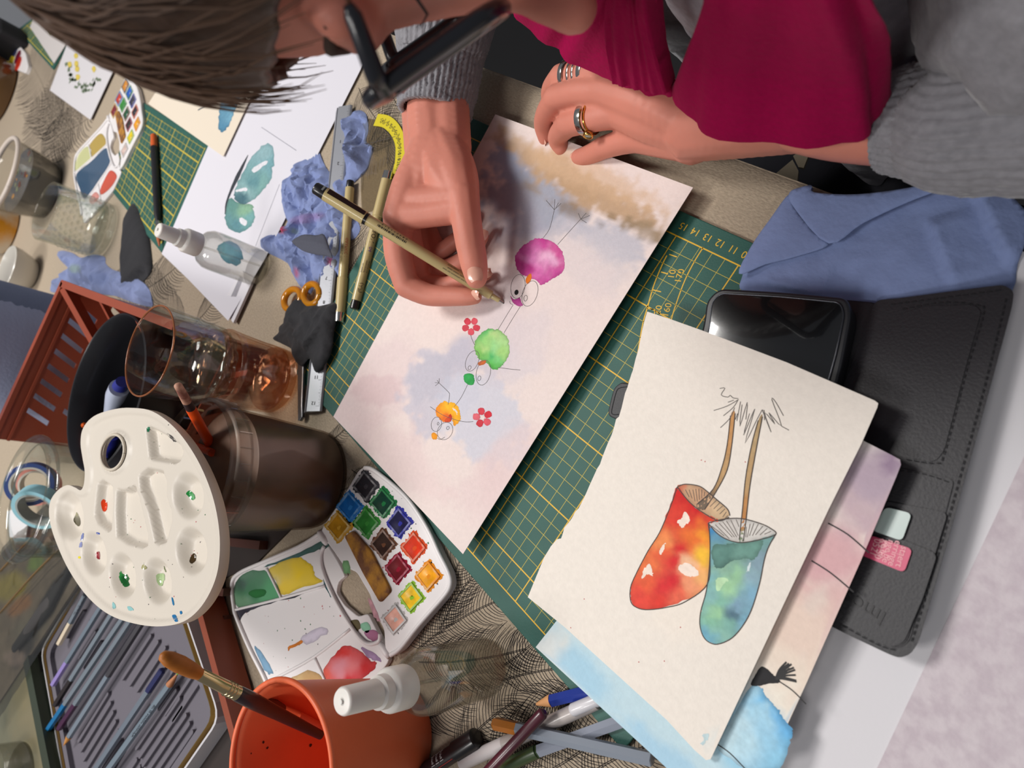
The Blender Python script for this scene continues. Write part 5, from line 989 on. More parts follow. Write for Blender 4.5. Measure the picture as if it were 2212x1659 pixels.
    if detail:
        mb = MB(); R = random.Random(77); sc_ = ['speck_green', 'speck_dark', 'speck_rose']
        for k_ in range(150):
            if k_ < 60: x, y = R.uniform(520, 760), R.uniform(1270, 1460); h = zb + .432; ok = inside(np.array([[x, y]]), [(505, 1320), (690, 1268), (750, 1350), (590, 1460)])[0]
            else: x, y = R.uniform(740, 960), R.uniform(1020, 1400); h = zb + .632; ok = inside(np.array([[x, y]]), [(783, 1015), (850, 1058), (920, 1150), (962, 1262), (860, 1395), (800, 1280), (740, 1150)])[0]
            if not ok: continue
            p = Xf((x, y)); s_ = R.uniform(.03, .09); mb.add([(p[0] + s_ * R.uniform(.6, 1.3) * math.cos(t), p[1] + s_ * R.uniform(.5, 1.2) * math.sin(t), h) for t in np.linspace(0, 6.28, 7)[:-1]], [tuple(range(6))], R.randrange(3))
        mb.mk('paint_specks', [MATS['speck_green'], MATS['speck_dark'], MATS['speck_rose']], r, kind='stuff')
        for o_, c_ in (([(498, 1318), (560, 1302), (640, 1280), (640, 1286), (560, 1310), (520, 1326), (505, 1345)], (60, 60, 70)), ([(560, 1225), (640, 1192), (690, 1168), (700, 1180), (660, 1196), (600, 1216)], (70, 110, 106)), ([(690, 1240), (700, 1262), (715, 1290), (708, 1292), (692, 1266)], (40, 90, 96)), ([(540, 1400), (556, 1410), (580, 1452), (566, 1455)], (130, 170, 200)), ([(640, 1380), (680, 1356), (700, 1366), (660, 1392)], (214, 206, 222)), ([(770, 1400), (800, 1412), (815, 1430), (790, 1425)], (180, 150, 190)), ([(735, 1215), (748, 1212), (752, 1236), (740, 1240)], (120, 170, 120)), ([(790, 1296), (800, 1300), (816, 1340), (806, 1338)], (226, 170, 180))):
            paint(S2(zb + (.42 if o_[0][0] < 730 or o_[0][1] > 1390 else .62)), o_, [(o_[0], c_)], 'paint_stain', r, step=.3, off=.013, edge=.3, mat=wetp, jit=1.2)
    V, Fc = tube(along((*Xf((684, 1148)), zb + .6), (*Xf((708, 1186)), zb + .6), [0, .3, 1.2, 1.6]), [.22, .3, .3, .22], 10); mk('hinge', V, Fc, whitep, r, smooth=True)
    V, Fc = tube(along((*Xf((815, 1392)), zb + .55), (*Xf((836, 1424)), zb + .55), [0, .3, 1.0, 1.4]), [.2, .26, .26, .2], 10); mk('hinge', V, Fc, whitep, r, smooth=True)
    return r
paintbox('paintbox', 'open white watercolour box with used pans and sponge, between water tub and spray bottle', lambda p: at(p[0], p[1], .9)[:2], .03)
# the second box: the same make, further away, lying turned
src = np.array([at(x, y, .9)[:2] for x, y in [(684, 1150), (835, 1422), (968, 1240), (493, 1258), (783, 1008)]])
dst = np.array([at(x, y, .9)[:2] for x, y in [(222, 240), (249, 364), (318, 262), (163, 345), (270, 166)]])
Am = np.linalg.lstsq(np.column_stack([src, np.ones(5)]), dst, rcond=None)[0]
X2 = lambda p: (np.array([*at(p[0], p[1], .9)[:2], 1.0]) @ Am)
pc2 = [(PC[i][0], c) for i, c in enumerate([(214, 140, 40), (30, 90, 190), (196, 60, 30), (60, 56, 70), (50, 140, 50), (130, 20, 40), (24, 80, 50), (40, 38, 46), (50, 40, 34), (232, 160, 16), (226, 200, 20), (216, 190, 180)])]
w2 = [([(506, 1250), (562, 1232), (594, 1290), (505, 1312)], [((530, 1270), (206, 208, 150))]), ([(575, 1227), (640, 1203), (686, 1258), (604, 1286), (588, 1256)], [((620, 1240), (186, 136, 50)), ((600, 1230), (190, 180, 90))]),
      ([(510, 1326), (600, 1303), (692, 1278), (735, 1350), (664, 1410), (590, 1455), (540, 1390)], [((560, 1330), (70, 96, 130)), ((640, 1340), (28, 34, 60)), ((600, 1400), (40, 60, 96)), ((590, 1440), (110, 160, 190)), ((700, 1330), (30, 36, 60))]), ([(690, 1450), (742, 1390), (804, 1434), (770, 1470), (708, 1480)], [((740, 1430), (206, 50, 40)), ((780, 1440), (220, 110, 80))]), ([(620, 1470), (655, 1450), (690, 1482), (650, 1500)], [((650, 1475), (222, 150, 140))])]
paintbox('paintbox', 'open white watercolour box with dark blue mixing well, behind the second cutting mat', X2, .03, False, pc2, w2)
# third: only its fan of pans shows
c = at(30, 125, .8)[:2]; r = thing('paintbox', 'small white fan shaped paint set beside the black shape, far upper left corner', 'paintbox', (*c, 0))
P = [at(x, y, .8)[:2] for x, y in q('A0', (20, 440), (85, 355), (150, 370), (215, 450), (240, 560), (215, 625), (150, 600), (60, 560), (0, 540))]; V, Fc = prism(rnd(P, 1), .03, .8, .15); mk('pan_tray', V, Fc, whitep, r)
for (x, y), col in [((95, 395), (40, 120, 50)), ((75, 440), (50, 140, 50)), ((130, 440), (40, 44, 80)), ((30, 500), (30, 90, 160)), ((100, 525), (214, 190, 30)), ((155, 490), (120, 20, 50)), ((160, 545), (196, 50, 30)), ((65, 490), (110, 150, 40))]:
    p = at(*q('A0', (x, y))[0], .8)[:2]; V, Fc = lathe([(1.8, .6), (1.8, 1.0), (.001, 1.05)], p, 8, 0); mk('paint_cake', V, Fc, M('cake_%d_%d_%d' % tuple(col), col, .22, coat=.6, var=.25, vs=120), r)
P = [at(x, y, 3)[:2] for x, y in q('A0', (-60, 180), (60, 180), (125, 240), (120, 330), (60, 370), (20, 430), (-60, 520))]; V, Fc = prism(rnd(P, 2), .03, 6, .6); tag(mk('camera_pouch', V, Fc, M('black_fabric', (24, 24, 28), .8, bump=.2, bs=200)), 'black pouch at the far upper left edge beside the fan shaped paint set', 'pouch')
# ================================================================== pens and pencils
barrel = M('pen_beige', (190, 172, 122), .3, coat=.3); pblk = M('pen_black', (24, 22, 24), .3, coat=.2); chrome = M('chrome', (210, 208, 204), .12, metal=1)
inkb = M('print_black', (34, 30, 28), .5); inkr = M('print_red', (180, 44, 36), .5); inkv = M('print_violet', (96, 66, 140), .5)
def wrapper(a, d, side, rr):
    """maps (s along the barrel, t around it) to the barrel surface; side = direction facing out"""
    n0 = side - d * (side @ d); n0 /= np.linalg.norm(n0); t0 = np.cross(d, n0)
    return lambda s, t: a + d * s + (rr + .012) * (math.cos(t / rr) * n0 + math.sin(t / rr) * t0)
def fineliner(a, b, label, cap_at_end, texts, clip, loc=None, posted=False):
    """a = writing end, b = tail"""
    a, b = np.array(a, float), np.array(b, float); L = np.linalg.norm(b - a); d = (b - a) / L; r = thing('fineliner_pen', label, 'pen', (a + b) / 2)
    rr = .46
    def seg(nm, st, rd, m, n=24): V, Fc = tube(along(a, b, st), rd, n); return mk(nm, V, Fc, m, r, smooth=True, auto=40)
    face = (CAMP - (a + b) / 2); face /= np.linalg.norm(face)
    if posted:
        seg('nib', [0, .18], [.035, .05], pblk, 10); seg('nib_sleeve', [.18, .55], [.09, .1], chrome, 12); seg('nib_holder', [.55, .6, 1.25, 1.3], [.15, .2, .22, .2], barrel)
        seg('barrel', [1.3, 1.34, 2.3, 2.35, L - 4.2], [.3, .36, .40, rr - .02, rr - .02], barrel)
        cp = seg('cap', [L - 4.3, L - 4.28, L - .9], [.45, .53, .53], barrel); seg('cap_end', [L - .9, L - .88, L - .1, L], [.53, .5, .47, .4], pblk); seg('cap_band', [L - 4.5, L - 4.3], [.49, .49], pblk)
        f2 = wrapper(a, d, clip, .53)
        mb = MB(); mb.add([f2(L - 4.2, -.16), f2(L - 4.2, .16), f2(L - 1.1, .2), f2(L - 1.1, -.2)], [(0, 1, 2, 3)]); V = [p + (p - (a + d * ((p - a) @ d))) * .12 for p in map(np.array, mb.v)]
        mb2 = MB(); mb2.add(mb.v + V, [(3, 2, 1, 0), (4, 5, 6, 7), (0, 1, 5, 4), (1, 2, 6, 5), (2, 3, 7, 6), (3, 0, 4, 7)]); mb2.mk('clip', M('brown_metal', (64, 42, 40), .25, metal=.7), r)
        mb = MB(); mb.add([f2(L - .75, -.2), f2(L - .75, .25), f2(L - .6, .25), f2(L - .6, -.2)], [(0, 1, 2, 3)]); mb.mk('clip_band', chrome, r)
    else:
        st = cap_at_end
        if st == 'chrome':
            seg('barrel', [0, .9, .95, L - .8], [.40, .44, rr, rr], barrel); seg('tail', [L - .8, L - .78, L], [rr - .06, rr - .05, rr - .08], pblk); seg('cap', [-.3, -.25, 3.4, 3.42], [.46, .51, .53, .46], barrel); seg('cap_end', [-1.2, -1.15, -.25], [.42, .50, .52], chrome)
        else:
            seg('barrel', [.85, .87, L - 4.5], [rr - .02, rr, rr], barrel); seg('tail', [0, .05, .85], [.36, .44, .44], pblk); seg('cap', [L - 4.6, L - 4.55, L - .8], [.46, .53, .53], barrel); seg('cap_end', [L - .8, L - .78, L], [.53, .51, .48], chrome)
            cl = face - d * (face @ d); cl /= np.linalg.norm(cl); sd = np.cross(d, cl); off = (cl * .35 + sd * .47) if clip is None else clip
            V, Fc = tube([a + d * (L - .7) + off, a + d * (L - 1.0) + off * 1.25, a + d * (L - 4.2) + off * 1.15, a + d * (L - 4.5) + off * 1.3], [.05, .09, .09, .12], 8); mk('clip', V, Fc, chrome, r, smooth=True)
    for body, s0, t0, size, m, fl in texts:
        f2 = wrapper(a, d, face, rr if not posted else rr - .02); V, Fc = glyphs(body, size); mb = MB()
        sg = -1 if fl else 1; mb.add([f2(s0 + sg * x, t0 + sg * y) for x, y in V], Fc); mb.mk('print', m, r, kind='stuff')
    return r
fineliner(at(735, 672, .6), at(757, 392, .6), 'beige fineliner with chrome cap end lying against the metal ruler', 'chrome', [('GRAPHIC 1', 6.5, .12, .42, inkr, True), ('archival ink  permanent', 6.0, -.28, .2, inkb, True), ('waterproof  fade proof', 5.8, -.45, .2, inkb, True)], None)
fineliner(at(765, 668, .6), at(840, 372, .6), 'beige fineliner with black tail lying between the ruler pen and the drawing hand', 'black', [('CRON', 7.4, .1, .6, inkb, True), ('04', 5.9, .1, .5, inkv, True), ('(AP)', 2.1, .1, .55, inkb, True), ('archival ink', 4.2, .3, .26, inkb, True), ('waterproof', 4.2, .02, .26, inkb, True), ('no bleed', 4.0, -.26, .26, inkb, True)], None)
PT = at(1092, 657, .62); PE = at(680, 405, 12.2); pdir = (PE - PT) / np.linalg.norm(PE - PT)
lp = np.linalg.norm(PE - PT)
up_ = CAMP - (PT + PE) / 2; up_ /= np.linalg.norm(up_); dn_ = at(1092, 757, .6) - at(1092, 657, .6); cl_ = up_ * .8 - (dn_ / np.linalg.norm(dn_)) * .5
rp = fineliner(PT, PE, 'beige fineliner held upright in the right hand, drawing on the bird painting', None, [('xxxx xxxx xxxxxxxxx xxx xxxx', 4.4, -.12, .18, inkb, False), ('xxxxx xx xxxx xxxxxx xxxxx', 4.2, .10, .18, inkb, False), ('WARNING', 4.9, .33, .2, inkb, False)], cl_, posted=True)
f2 = wrapper(PT, pdir, up_, .44); mb = MB(); R = random.Random(12); s = lp - 7.9
while s < lp - 5.4:
    w_ = R.choice([.03, .05, .08]); mb.add([f2(s, -.5), f2(s + w_, -.5), f2(s + w_, 0), f2(s, 0)], [(0, 1, 2, 3)]); mb.add([f2(s, .0), f2(s + w_, .0), f2(s + w_, .14), f2(s, .14)], [(0, 1, 2, 3)]); s += w_ + R.choice([.03, .05, .06])
for i, ch in enumerate('084511315'): 
    V, Fc = glyphs(ch, .26); mb.add([f2(lp - 7.8 + i * .26 + x, .3 + y) for x, y in V], Fc)
mb.mk('barcode', inkb, rp, kind='stuff')
def pencil(a, b, label, segs, rr=.37, hexa=True, tip=None, group=None, name='pencil', cat='pencil', txt=None):
    """segs: [(end position cm, colour)], from a to b; tip: (length, wood colour, lead colour) at a"""
    a, b = np.array(a, float), np.array(b, float); L = np.linalg.norm(b - a); r = thing(name, label, cat, (a + b) / 2, group); n = 6 if hexa else 18; s0 = 0
    if tip:
        tl, wc, lc = tip; V, Fc = tube(along(a, b, [0, .32]), [.03, .09], 10); mk('lead', V, Fc, M('lead_%d_%d_%d' % tuple(lc), lc, .5), r)
        V, Fc = tube(along(a, b, [.3, tl * .85, tl]), [.085, rr * .88, rr * .98], 18); mk('wood_cone', V, Fc, M('wood_%d_%d_%d' % tuple(wc), wc, .6, var=.1, vs=90), r, smooth=True, auto=40); s0 = tl
    for k, (e, col) in enumerate(segs):
        e = min(e, L); m = M('lacquer_%d_%d_%d' % tuple(col), col, .35, coat=.25)
        st, rd = [s0, e], [rr, rr]
        if not tip and k == 0: st, rd = [s0, s0 + .06, s0 + .2, e], [rr * .55, rr * .8, rr, rr]
        if e >= L - .01: st, rd = st[:-1] + [L - .05, L], rd[:-1] + [rr, rr * .85]
        V, Fc = tube(along(a, b, st), rd, n, phase=.52); mk('body' if k == len(segs) - 1 else 'painted_end', V, Fc, m, r, smooth=not hexa, auto=40); s0 = e
    if txt:
        d = (b - a) / L; up2 = CAMP - (a + b) / 2; f3 = wrapper(a, d, up2 / np.linalg.norm(up2), rr * .97); V, Fc = glyphs(txt[0], txt[2]); mb = MB(); mb.add([f3(txt[1] - x * 1, -y) for x, y in V], Fc); mb.mk('print', M('print_grey', (60, 66, 76), .4), r, kind='stuff')
    return r
GB = (112, 122, 132); zt = 2.25
def pz(p0, p1, z, *a_, **k): return pencil(at(*p0, z), at(*p1, z), *a_, **k)
pz((127, 1392), (185, 1285), zt, 'grey water colour pencil with cream dipped end, topmost in the tin', [(3.6, (206, 190, 166)), (30, (104, 114, 124))], txt=('Donau blue 27', 6.6, .5), group='pencils in the grey tin')
pz((114, 1480), (235, 1285), zt, 'grey water colour pencil with lilac dipped end in the tin', [(4.2, (142, 126, 186)), (30, (104, 116, 128))], group='pencils in the grey tin')
pz((119, 1524), (262, 1295), zt, 'grey water colour pencil with black dipped end in the tin', [(4.6, (34, 26, 28)), (30, GB)], group='pencils in the grey tin')
pz((101, 1580), (280, 1315), zt + .1, 'grey water colour pencil with bright blue dipped end in the tin', [(5.2, (18, 104, 156)), (30, GB)], group='pencils in the grey tin')
pz((127, 1575), (296, 1320), zt - .1, 'grey water colour pencil with dark purple dipped end in the tin', [(4.6, (66, 30, 62)), (30, GB)], group='pencils in the grey tin')
pz((137, 1611), (310, 1340), zt, 'grey water colour pencil with sharpened ochre tip in the tin', [(11.8, (116, 127, 139)), (30, (60, 58, 64))], tip=(1.7, (186, 128, 62), (180, 120, 60)), group='pencils in the grey tin')
pz((386, 1452), (222, 1680), zt, 'pale grey water colour pencil with sharpened green tip across the tin', [(30, (116, 130, 142))], tip=(1.9, (172, 112, 72), (90, 190, 60)), group='pencils in the grey tin', txt=('AQUAREL DESIGN 30 106', 7.2, .45))
pz((352, 1446), (200, 1672), zt, 'grey water colour pencil with navy dipped end beside the green tipped one', [(3.2, (28, 34, 84)), (30, (108, 118, 130))], group='pencils in the grey tin')
# loose pencils at the lower edge
pz((1151, 1523), (1310, 1484), .45, 'blue lacquered pencil with sharp black lead, half under the pale blue painting', [(30, (26, 50, 140))], tip=(1.55, (214, 156, 104), (30, 30, 34)), rr=.42)
pz((1158, 1624), (1360, 1551), .42, 'grey pencil with dark green dipped end under the crossing grey pencil', [(.3, (46, 66, 34)), (30, (140, 146, 160))], rr=.42)
V, Fc = tube(along(at(1090, 1655, .42), at(1158, 1624, .42), [0, 2.0, 2.35]), [.4, .42, .4], 14); 
pencil(at(1086, 1658, .42), at(1162, 1622, .42), 'green painted pencil end at the bottom edge beside the dark red pencil', [(30, (54, 72, 40))], rr=.44, hexa=False, name='pencil_end')
pencil(at(1065, 1562, 1.3), at(1410, 1640, .75), 'grey pencil with ochre brown dipped end lying across the others', [(1.9, (172, 104, 34)), (30, (132, 140, 152))], rr=.42)
pz((1176, 1537), (1052, 1668), 1.9, 'thin dark red pencil on top of the pencils at the bottom edge', [(30, (74, 26, 40))], rr=.36, hexa=False)
pz((995, 1650), (1290, 1515), .5, 'thick silver grey marker under the dark red and ochre ended pencils', [(4.2, (196, 190, 190)), (30, (170, 162, 158))], rr=.48, hexa=False, name='marker', cat='marker')
pencil(at(1232, 1536, 1.0), at(1295, 1510, .6), 'white rounded pen end beside the blue pencil, under the painting', [(30, (206, 204, 208))], rr=.4, hexa=False, name='pen_end', cat='pen')
a, b = at(1031, 1592, .7), at(900, 1680, .7); r = thing('marker', 'thick black marker with white printed boxes beside the terracotta pot', 'marker', (a + b) / 2)
V, Fc = tube(along(a, b, [0, .1, .3, 2.1, 2.15]), [.5, .66, .7, .72, .6], 24); mk('cap', V, Fc, pblk, r, smooth=True, auto=40)
V, Fc = tube(along(a, b, [2.15, 2.2, 9]), [.55, .6, .6], 24); mk('barrel', V, Fc, M('marker_black', (38, 26, 30), .35), r, smooth=True, auto=40)
d = (b - a) / np.linalg.norm(b - a); fc = CAMP - (a + b) / 2; f3 = wrapper(a, d, fc / np.linalg.norm(fc), .6); mb = MB()
for j, s in enumerate((3.0, 3.45, 3.9)):
    for t in (-.05, ): 
        for (s0, t0, s1, t1) in ((s, .0, s + .05, .7), (s + .3, .0, s + .35, .7), (s, .0, s + .35, .05), (s, .65, s + .35, .7)): mb.add([f3(s0, t0), f3(s1, t0), f3(s1, t1), f3(s0, t1)], [(0, 1, 2, 3)])
    V, Fc = glyphs('8aU', .28); mb.add([f3(s + .17 - y, .35 + x) for x, y in V], Fc)
mb.mk('print', M('print_white', (200, 198, 200), .5), r, kind='stuff')
mb = MB(); mb.add([f3(2.3, -.3), f3(8, -.3), f3(8, -.25), f3(2.3, -.25)], [(0, 1, 2, 3)]); mb.mk('red_line', inkr, r)
# ================================================================== brushes
def brush(name, label, pts, segs):
    r = thing(name, label, 'paintbrush', np.mean(pts, 0)); a, b = np.array(pts[0], float), np.array(pts[1], float)
    for nm, st, rd, m in segs: V, Fc = tube(along(a, b, st), rd, 18); mk(nm, V, Fc, m, r, smooth=True, auto=50)
    return r
bris = M('brush_hair', (168, 98, 24), .5, bump=.6, bs=60, var=.3, vs=60, stretch=(1, 1, 1)); ferr = M('ferrule', (206, 184, 140), .18, metal=1); blkl = M('black_lacquer', (30, 27, 36), .35, coat=.3, col2=(60, 36, 30), vs=18)
ta_, tb2 = at(347, 1414, 18.2), at(693, 1588, 6.0); Lb = np.linalg.norm(tb2 - ta_)
r = brush('paintbrush', 'large mop brush with golden brown bristles leaning out of the terracotta pot', (ta_, tb2), [('bristles', [0, .15, .6, 1.4, 2.4, 3.0], [.10, .30, .44, .50, .44, .33], bris), ('ferrule', [2.9, 3.0, 4.6, 5.9, 6.0], [.33, .36, .40, .44, .46], ferr), ('handle', [5.9, 6.1, 7.4, 9.5, Lb], [.43, .47, .5, .42, .3], blkl)])
for s in (5.1, 5.35, 5.6): V, Fc = tube(along(ta_, tb2, [s, s + .06, s + .12]), [.42, .49, .43], 18); mk('ferrule_crimp', V, Fc, ferr, r, smooth=True)
ta_, tb2 = at(575, 1517, 9.5), at(694, 1570, 4.2)
brush('paintbrush', 'small brown brush with silver ferrule, head down inside the terracotta pot', (ta_, tb2), [('bristles', [0, .2, .8, 1.6, 1.7], [.15, .34, .42, .34, .3], M('dark_hair', (92, 52, 34), .6, bump=.5, bs=80)), ('ferrule', [1.65, 1.7, 3.2], [.3, .34, .36], chrome), ('handle', [3.2, 3.3, 6.0], [.34, .36, .3], M('pink_wood', (196, 120, 96), .4))])
ta_, tb2 = at(383, 830, 15.0), at(456, 962, 9.0); Lb = np.linalg.norm(tb2 - ta_)
brush('paintbrush', 'worn brush with flaking pink and orange handle standing in the brown tub', (ta_, tb2), [('handle_end', [0, .15, 2.2], [.16, .3, .36], M('flaked_wood', (206, 158, 132), .55, col2=(120, 70, 56), vs=60)), ('dark_band', [2.2, 2.3, 3.1], [.36, .37, .38], M('dark_band', (48, 32, 34), .4)), ('orange_handle', [3.1, 3.2, Lb], [.38, .4, .42], M('orange_paint', (226, 78, 14), .4))])
ta_, tb2 = at(412, 958, 9.6), at(458, 978, 9.6); Lb = np.linalg.norm(tb2 - ta_)
brush('paintbrush', 'orange chipped brush handle floating on the brown tub water', (ta_, tb2), [('handle', [0, .1, Lb], [.22, .3, .34], M('orange_chipped', (222, 76, 14), .45, col2=(70, 40, 34), vs=60))])
ta_, tb2 = at(332, 292, .8), at(344, 532, .8); Lb = np.linalg.norm(tb2 - ta_)
brush('paintbrush', 'long black brush with orange end lying on the second cutting mat', (ta_, tb2), [('handle_end', [0, .1, 2.6], [.3, .44, .5], M('orange_end', (206, 92, 40), .4)), ('handle', [2.6, 2.65, Lb - 5.5, Lb - 4.4], [.5, .55, .48, .3], M('matte_black', (34, 34, 38), .4)), ('ferrule', [Lb - 4.4, Lb - 4.3, Lb - 2.4], [.3, .34, .34], chrome), ('bristles', [Lb - 2.4, Lb - 1.2, Lb], [.32, .3, .05], M('orange_hair', (170, 92, 50), .6))])
# ================================================================== ruler, scissors, protractor
alu = M('aluminium', (150, 152, 158), .42, metal=.35, bump=.03, bs=300)
a, b = at(684, 892, 0), at(750, 240, 0); d = (b - a); d[2] = 0; L = np.linalg.norm(d); d /= L; n_ = np.array([d[1], -d[0], 0]); 
if n_ @ (at(708, 892, 0) - a) < 0: n_ = -n_
r = thing('ruler', 'aluminium scale ruler with engraved inches, lying under the blue tissue and black cloth', 'ruler', (a + b) / 2)
prof = [(-1.25, .32), (-1.25, .52), (-.45, 1.0), (-.4, .9), (-.25, .9), (-.2, 1.02), (1.15, .55), (1.25, .4), (1.25, .32)]; V = [a + n_ * x + d * s + uz * z for s in (0, L) for x, z in prof]; k = len(prof)
Fc = [(i, (i + 1) % k, k + (i + 1) % k, k + i) for i in range(k)] + [tuple(range(k))[::-1], tuple(range(k, 2 * k))]; mk('scale_bar', V, Fc, alu, r)
mb = MB(); sl = lambda x: .56 + (1.15 - x) * .348 + .012
for i in range(int(L / .16)):
    s = .5 + i * .16; big = i % 16 == 0; w_ = .42 if big else .3 if i % 8 == 0 else .2 if i % 2 == 0 else .13
    p = [a + d * (s + o_) + n_ * x + uz * sl(x) for o_, x in ((-.012, 1.13), (.012, 1.13), (.012, 1.13 - w_), (-.012, 1.13 - w_))]; mb.add(p, [(0, 1, 2, 3)])
    if i % 16 == 0: text(mb, str(12 - i // 16), a + d * (s + .3) + n_ * .45 + uz * (sl(.45) + .01), n_ * -1 + uz * .35, -d, .5)
    zl = lambda x: .52 + (x + 1.25) * .6 + .012
    if i % 4 == 0: p = [a + d * (s + o_) + n_ * x + uz * zl(x) for o_, x in ((-.012, -1.2), (.012, -1.2), (.012, -1.0), (-.012, -1.0))]; mb.add(p, [(3, 2, 1, 0)])
    if i % 16 == 4 and i < 140: text(mb, str(i // 16), a + d * s + n_ * -.8 + uz * (zl(-.8) + .01), n_ + uz * .6, -d * -1, .36)
mb.mk('scale_print', inkb, r, kind='stuff')
amb = M('amber_plastic', (226, 148, 20), .15, trans=.45, ior=1.4, coat=.4); steel = M('steel', (120, 120, 124), .3, metal=.9)
r = thing('scissors', 'scissors with amber finger rings and grey blades, half under the black cloth', 'scissors', at(655, 720, 0))
def ringpx(k, cx, cy, rx, ry, ang, z, rad): return tube([at(*p, z) for p in ell(k, cx, cy, rx, ry, ang, 33)], rad, 10, cap=False)
for cx, cy, rx, ry, an in ((600, 975, 66, 92, 25), (765, 930, 66, 88, 10)): V, Fc = ringpx('B1', cx, cy, rx, ry, an, .9, .36); mk('finger_ring', V, Fc, amb, r, smooth=True)
bl = q('B1', (650, 1400), (705, 1400)) + q('B2', (698, 0), (688, 300), (690, 400), (668, 432), (652, 430), (650, 300), (648, 0)); V, Fc = prism([at(*p, .6)[:2] for p in bl], .4, .72, .1); mk('blade', V, Fc, steel, r)
bl = q('B1', (640, 1300), (700, 1300), (706, 1500), (690, 1640)) + q('B2', (684, 200), (676, 380)); V, Fc = prism([at(*p, .5)[:2] for p in bl], .3, .4); mk('blade', V, Fc, steel, r)
V, Fc = prism([at(*p, .8)[:2] for p in q('B1', (600, 1060), (700, 1040), (760, 1030), (720, 1300), (640, 1300))], .4, .85, .1); mk('shank', V, Fc, amb, r)
fp = Flat(.16); o_ = q('B0', (1180, 1000), (1310, 1020), (1400, 1035), (1480, 1100), (1525, 1220), (1522, 1360), (1490, 1500), (1440, 1640)) + q('B1', (1330, 150), (1270, 220), (1190, 240)) + q('B0', (1180, 1620))
r = thing('protractor', 'clear plastic protractor with yellow scale band, beside the grey sleeve', 'protractor', at(820, 340, 0)); W = [at(x, y, .16)[:2] for x, y in o_]; V, Fc = prism(W, .03, .14); mk('plate', V, Fc, clear('protractor_plastic', (244, 240, 230), .1, .2), r)
mb = MB(); P = [fp.on(*p) for p in spline(q('B0', (1310, 1022), (1400, 1040), (1475, 1110), (1518, 1220), (1512, 1360), (1482, 1500), (1440, 1600)), 6)]; strip(mb, P, 1.3, .01); mb.mk('yellow_band', M('band_yellow', (206, 190, 24), .5), r)
mb = MB()
for i, p in enumerate(spline(q('B0', (1360, 1028), (1440, 1075), (1496, 1165), (1515, 1290), (1498, 1430), (1470, 1540)), 3)):
    c_ = fp.on(*p); text(mb, str(10 + 10 * i), c_, (.5, -.8, 0), (.8, .5, 0), .6)
    for v in mb.v[-1:]: pass
mb.v = [(x, y, .185) for x, y, z in mb.v]; mb.mk('degree_numbers', inkb, r, kind='stuff')
ln = [q('B0', (1250 + 35 * j, 1240 - 25 * j + 190 * i), (1240 + 33 * j, 1330 - 25 * j + 190 * i)) for i in range(2) for j in range(6)] + [q('B0', (1215, 1225), (1290, 1215), (1480, 1165))] + [q('B0', (1300, 1010), (1205, 1330), (1185, 1620))] + [q('B0', (1360, 1090), (1440, 1170), (1475, 1290), (1470, 1400))]
ribbon(fp, ln, .06, (70, 62, 56), 'hatch_lines', r, off=.02, n=4)
# ================================================================== phone in a folding wallet, cards
leather = M('black_leather', (38, 37, 41), .48, bump=.18, bs=700); stitch = M('stitching', (22, 22, 25), .8)
r = thing('phone_wallet', 'open black leather phone wallet with card slots, under the toadstool painting', 'phone case', at(1880, 900, .6))
zl = .5
back = [at(*p, .9)[:2] for p in [(1557, 630), (1700, 634), (1850, 647), (1906, 652), (1880, 760), (1800, 1000), (1690, 1340), (1390, 1290), (1480, 800), (1528, 690), (1534, 655)]]
V, Fc = prism(rnd(back, .8), .42, .75, .1); mk('back_cover', V, Fc, leather, r)
sh2 = [at(*p, 1.7)[:2] for p in [(1560, 630), (1700, 640), (1838, 655), (1846, 690), (1825, 790), (1790, 910), (1680, 1270), (1395, 1215), (1470, 860), (1524, 705), (1532, 655)]]
tz = lambda V: [(x, y, z + (.12 * (y - 16.5) if z > .8 else 0)) for x, y, z in V]   # the phone leans on the towel
V, Fc = prism(rnd(sh2, .9, 6), .75, 1.62, .16); mk('phone_shell', tz(V), Fc, M('black_rubber', (32, 33, 37), .35), r)
scr = [at(*p, 1.66)[:2] for p in [(1566, 642), (1700, 652), (1822, 666), (1830, 690), (1812, 770), (1770, 905), (1670, 1240), (1412, 1195), (1480, 880), (1538, 720), (1546, 660)]]
V, Fc = prism(rnd(scr, .7, 6), 1.60, 1.68, .03); mk('screen', tz(V), Fc, M('phone_glass', (6, 7, 10), .03, coat=1, spec=.6), r, label='glossy black phone screen')
V, Fc = tube([(*p, 1.67) for p in rnd(scr, .7, 6)] + [(*rnd(scr, .7, 6)[0], 1.67)], .05, 6, cap=False); mk('screen_edge', tz(V), Fc, M('screen_frame', (60, 62, 68), .2, metal=.6), r, smooth=True)
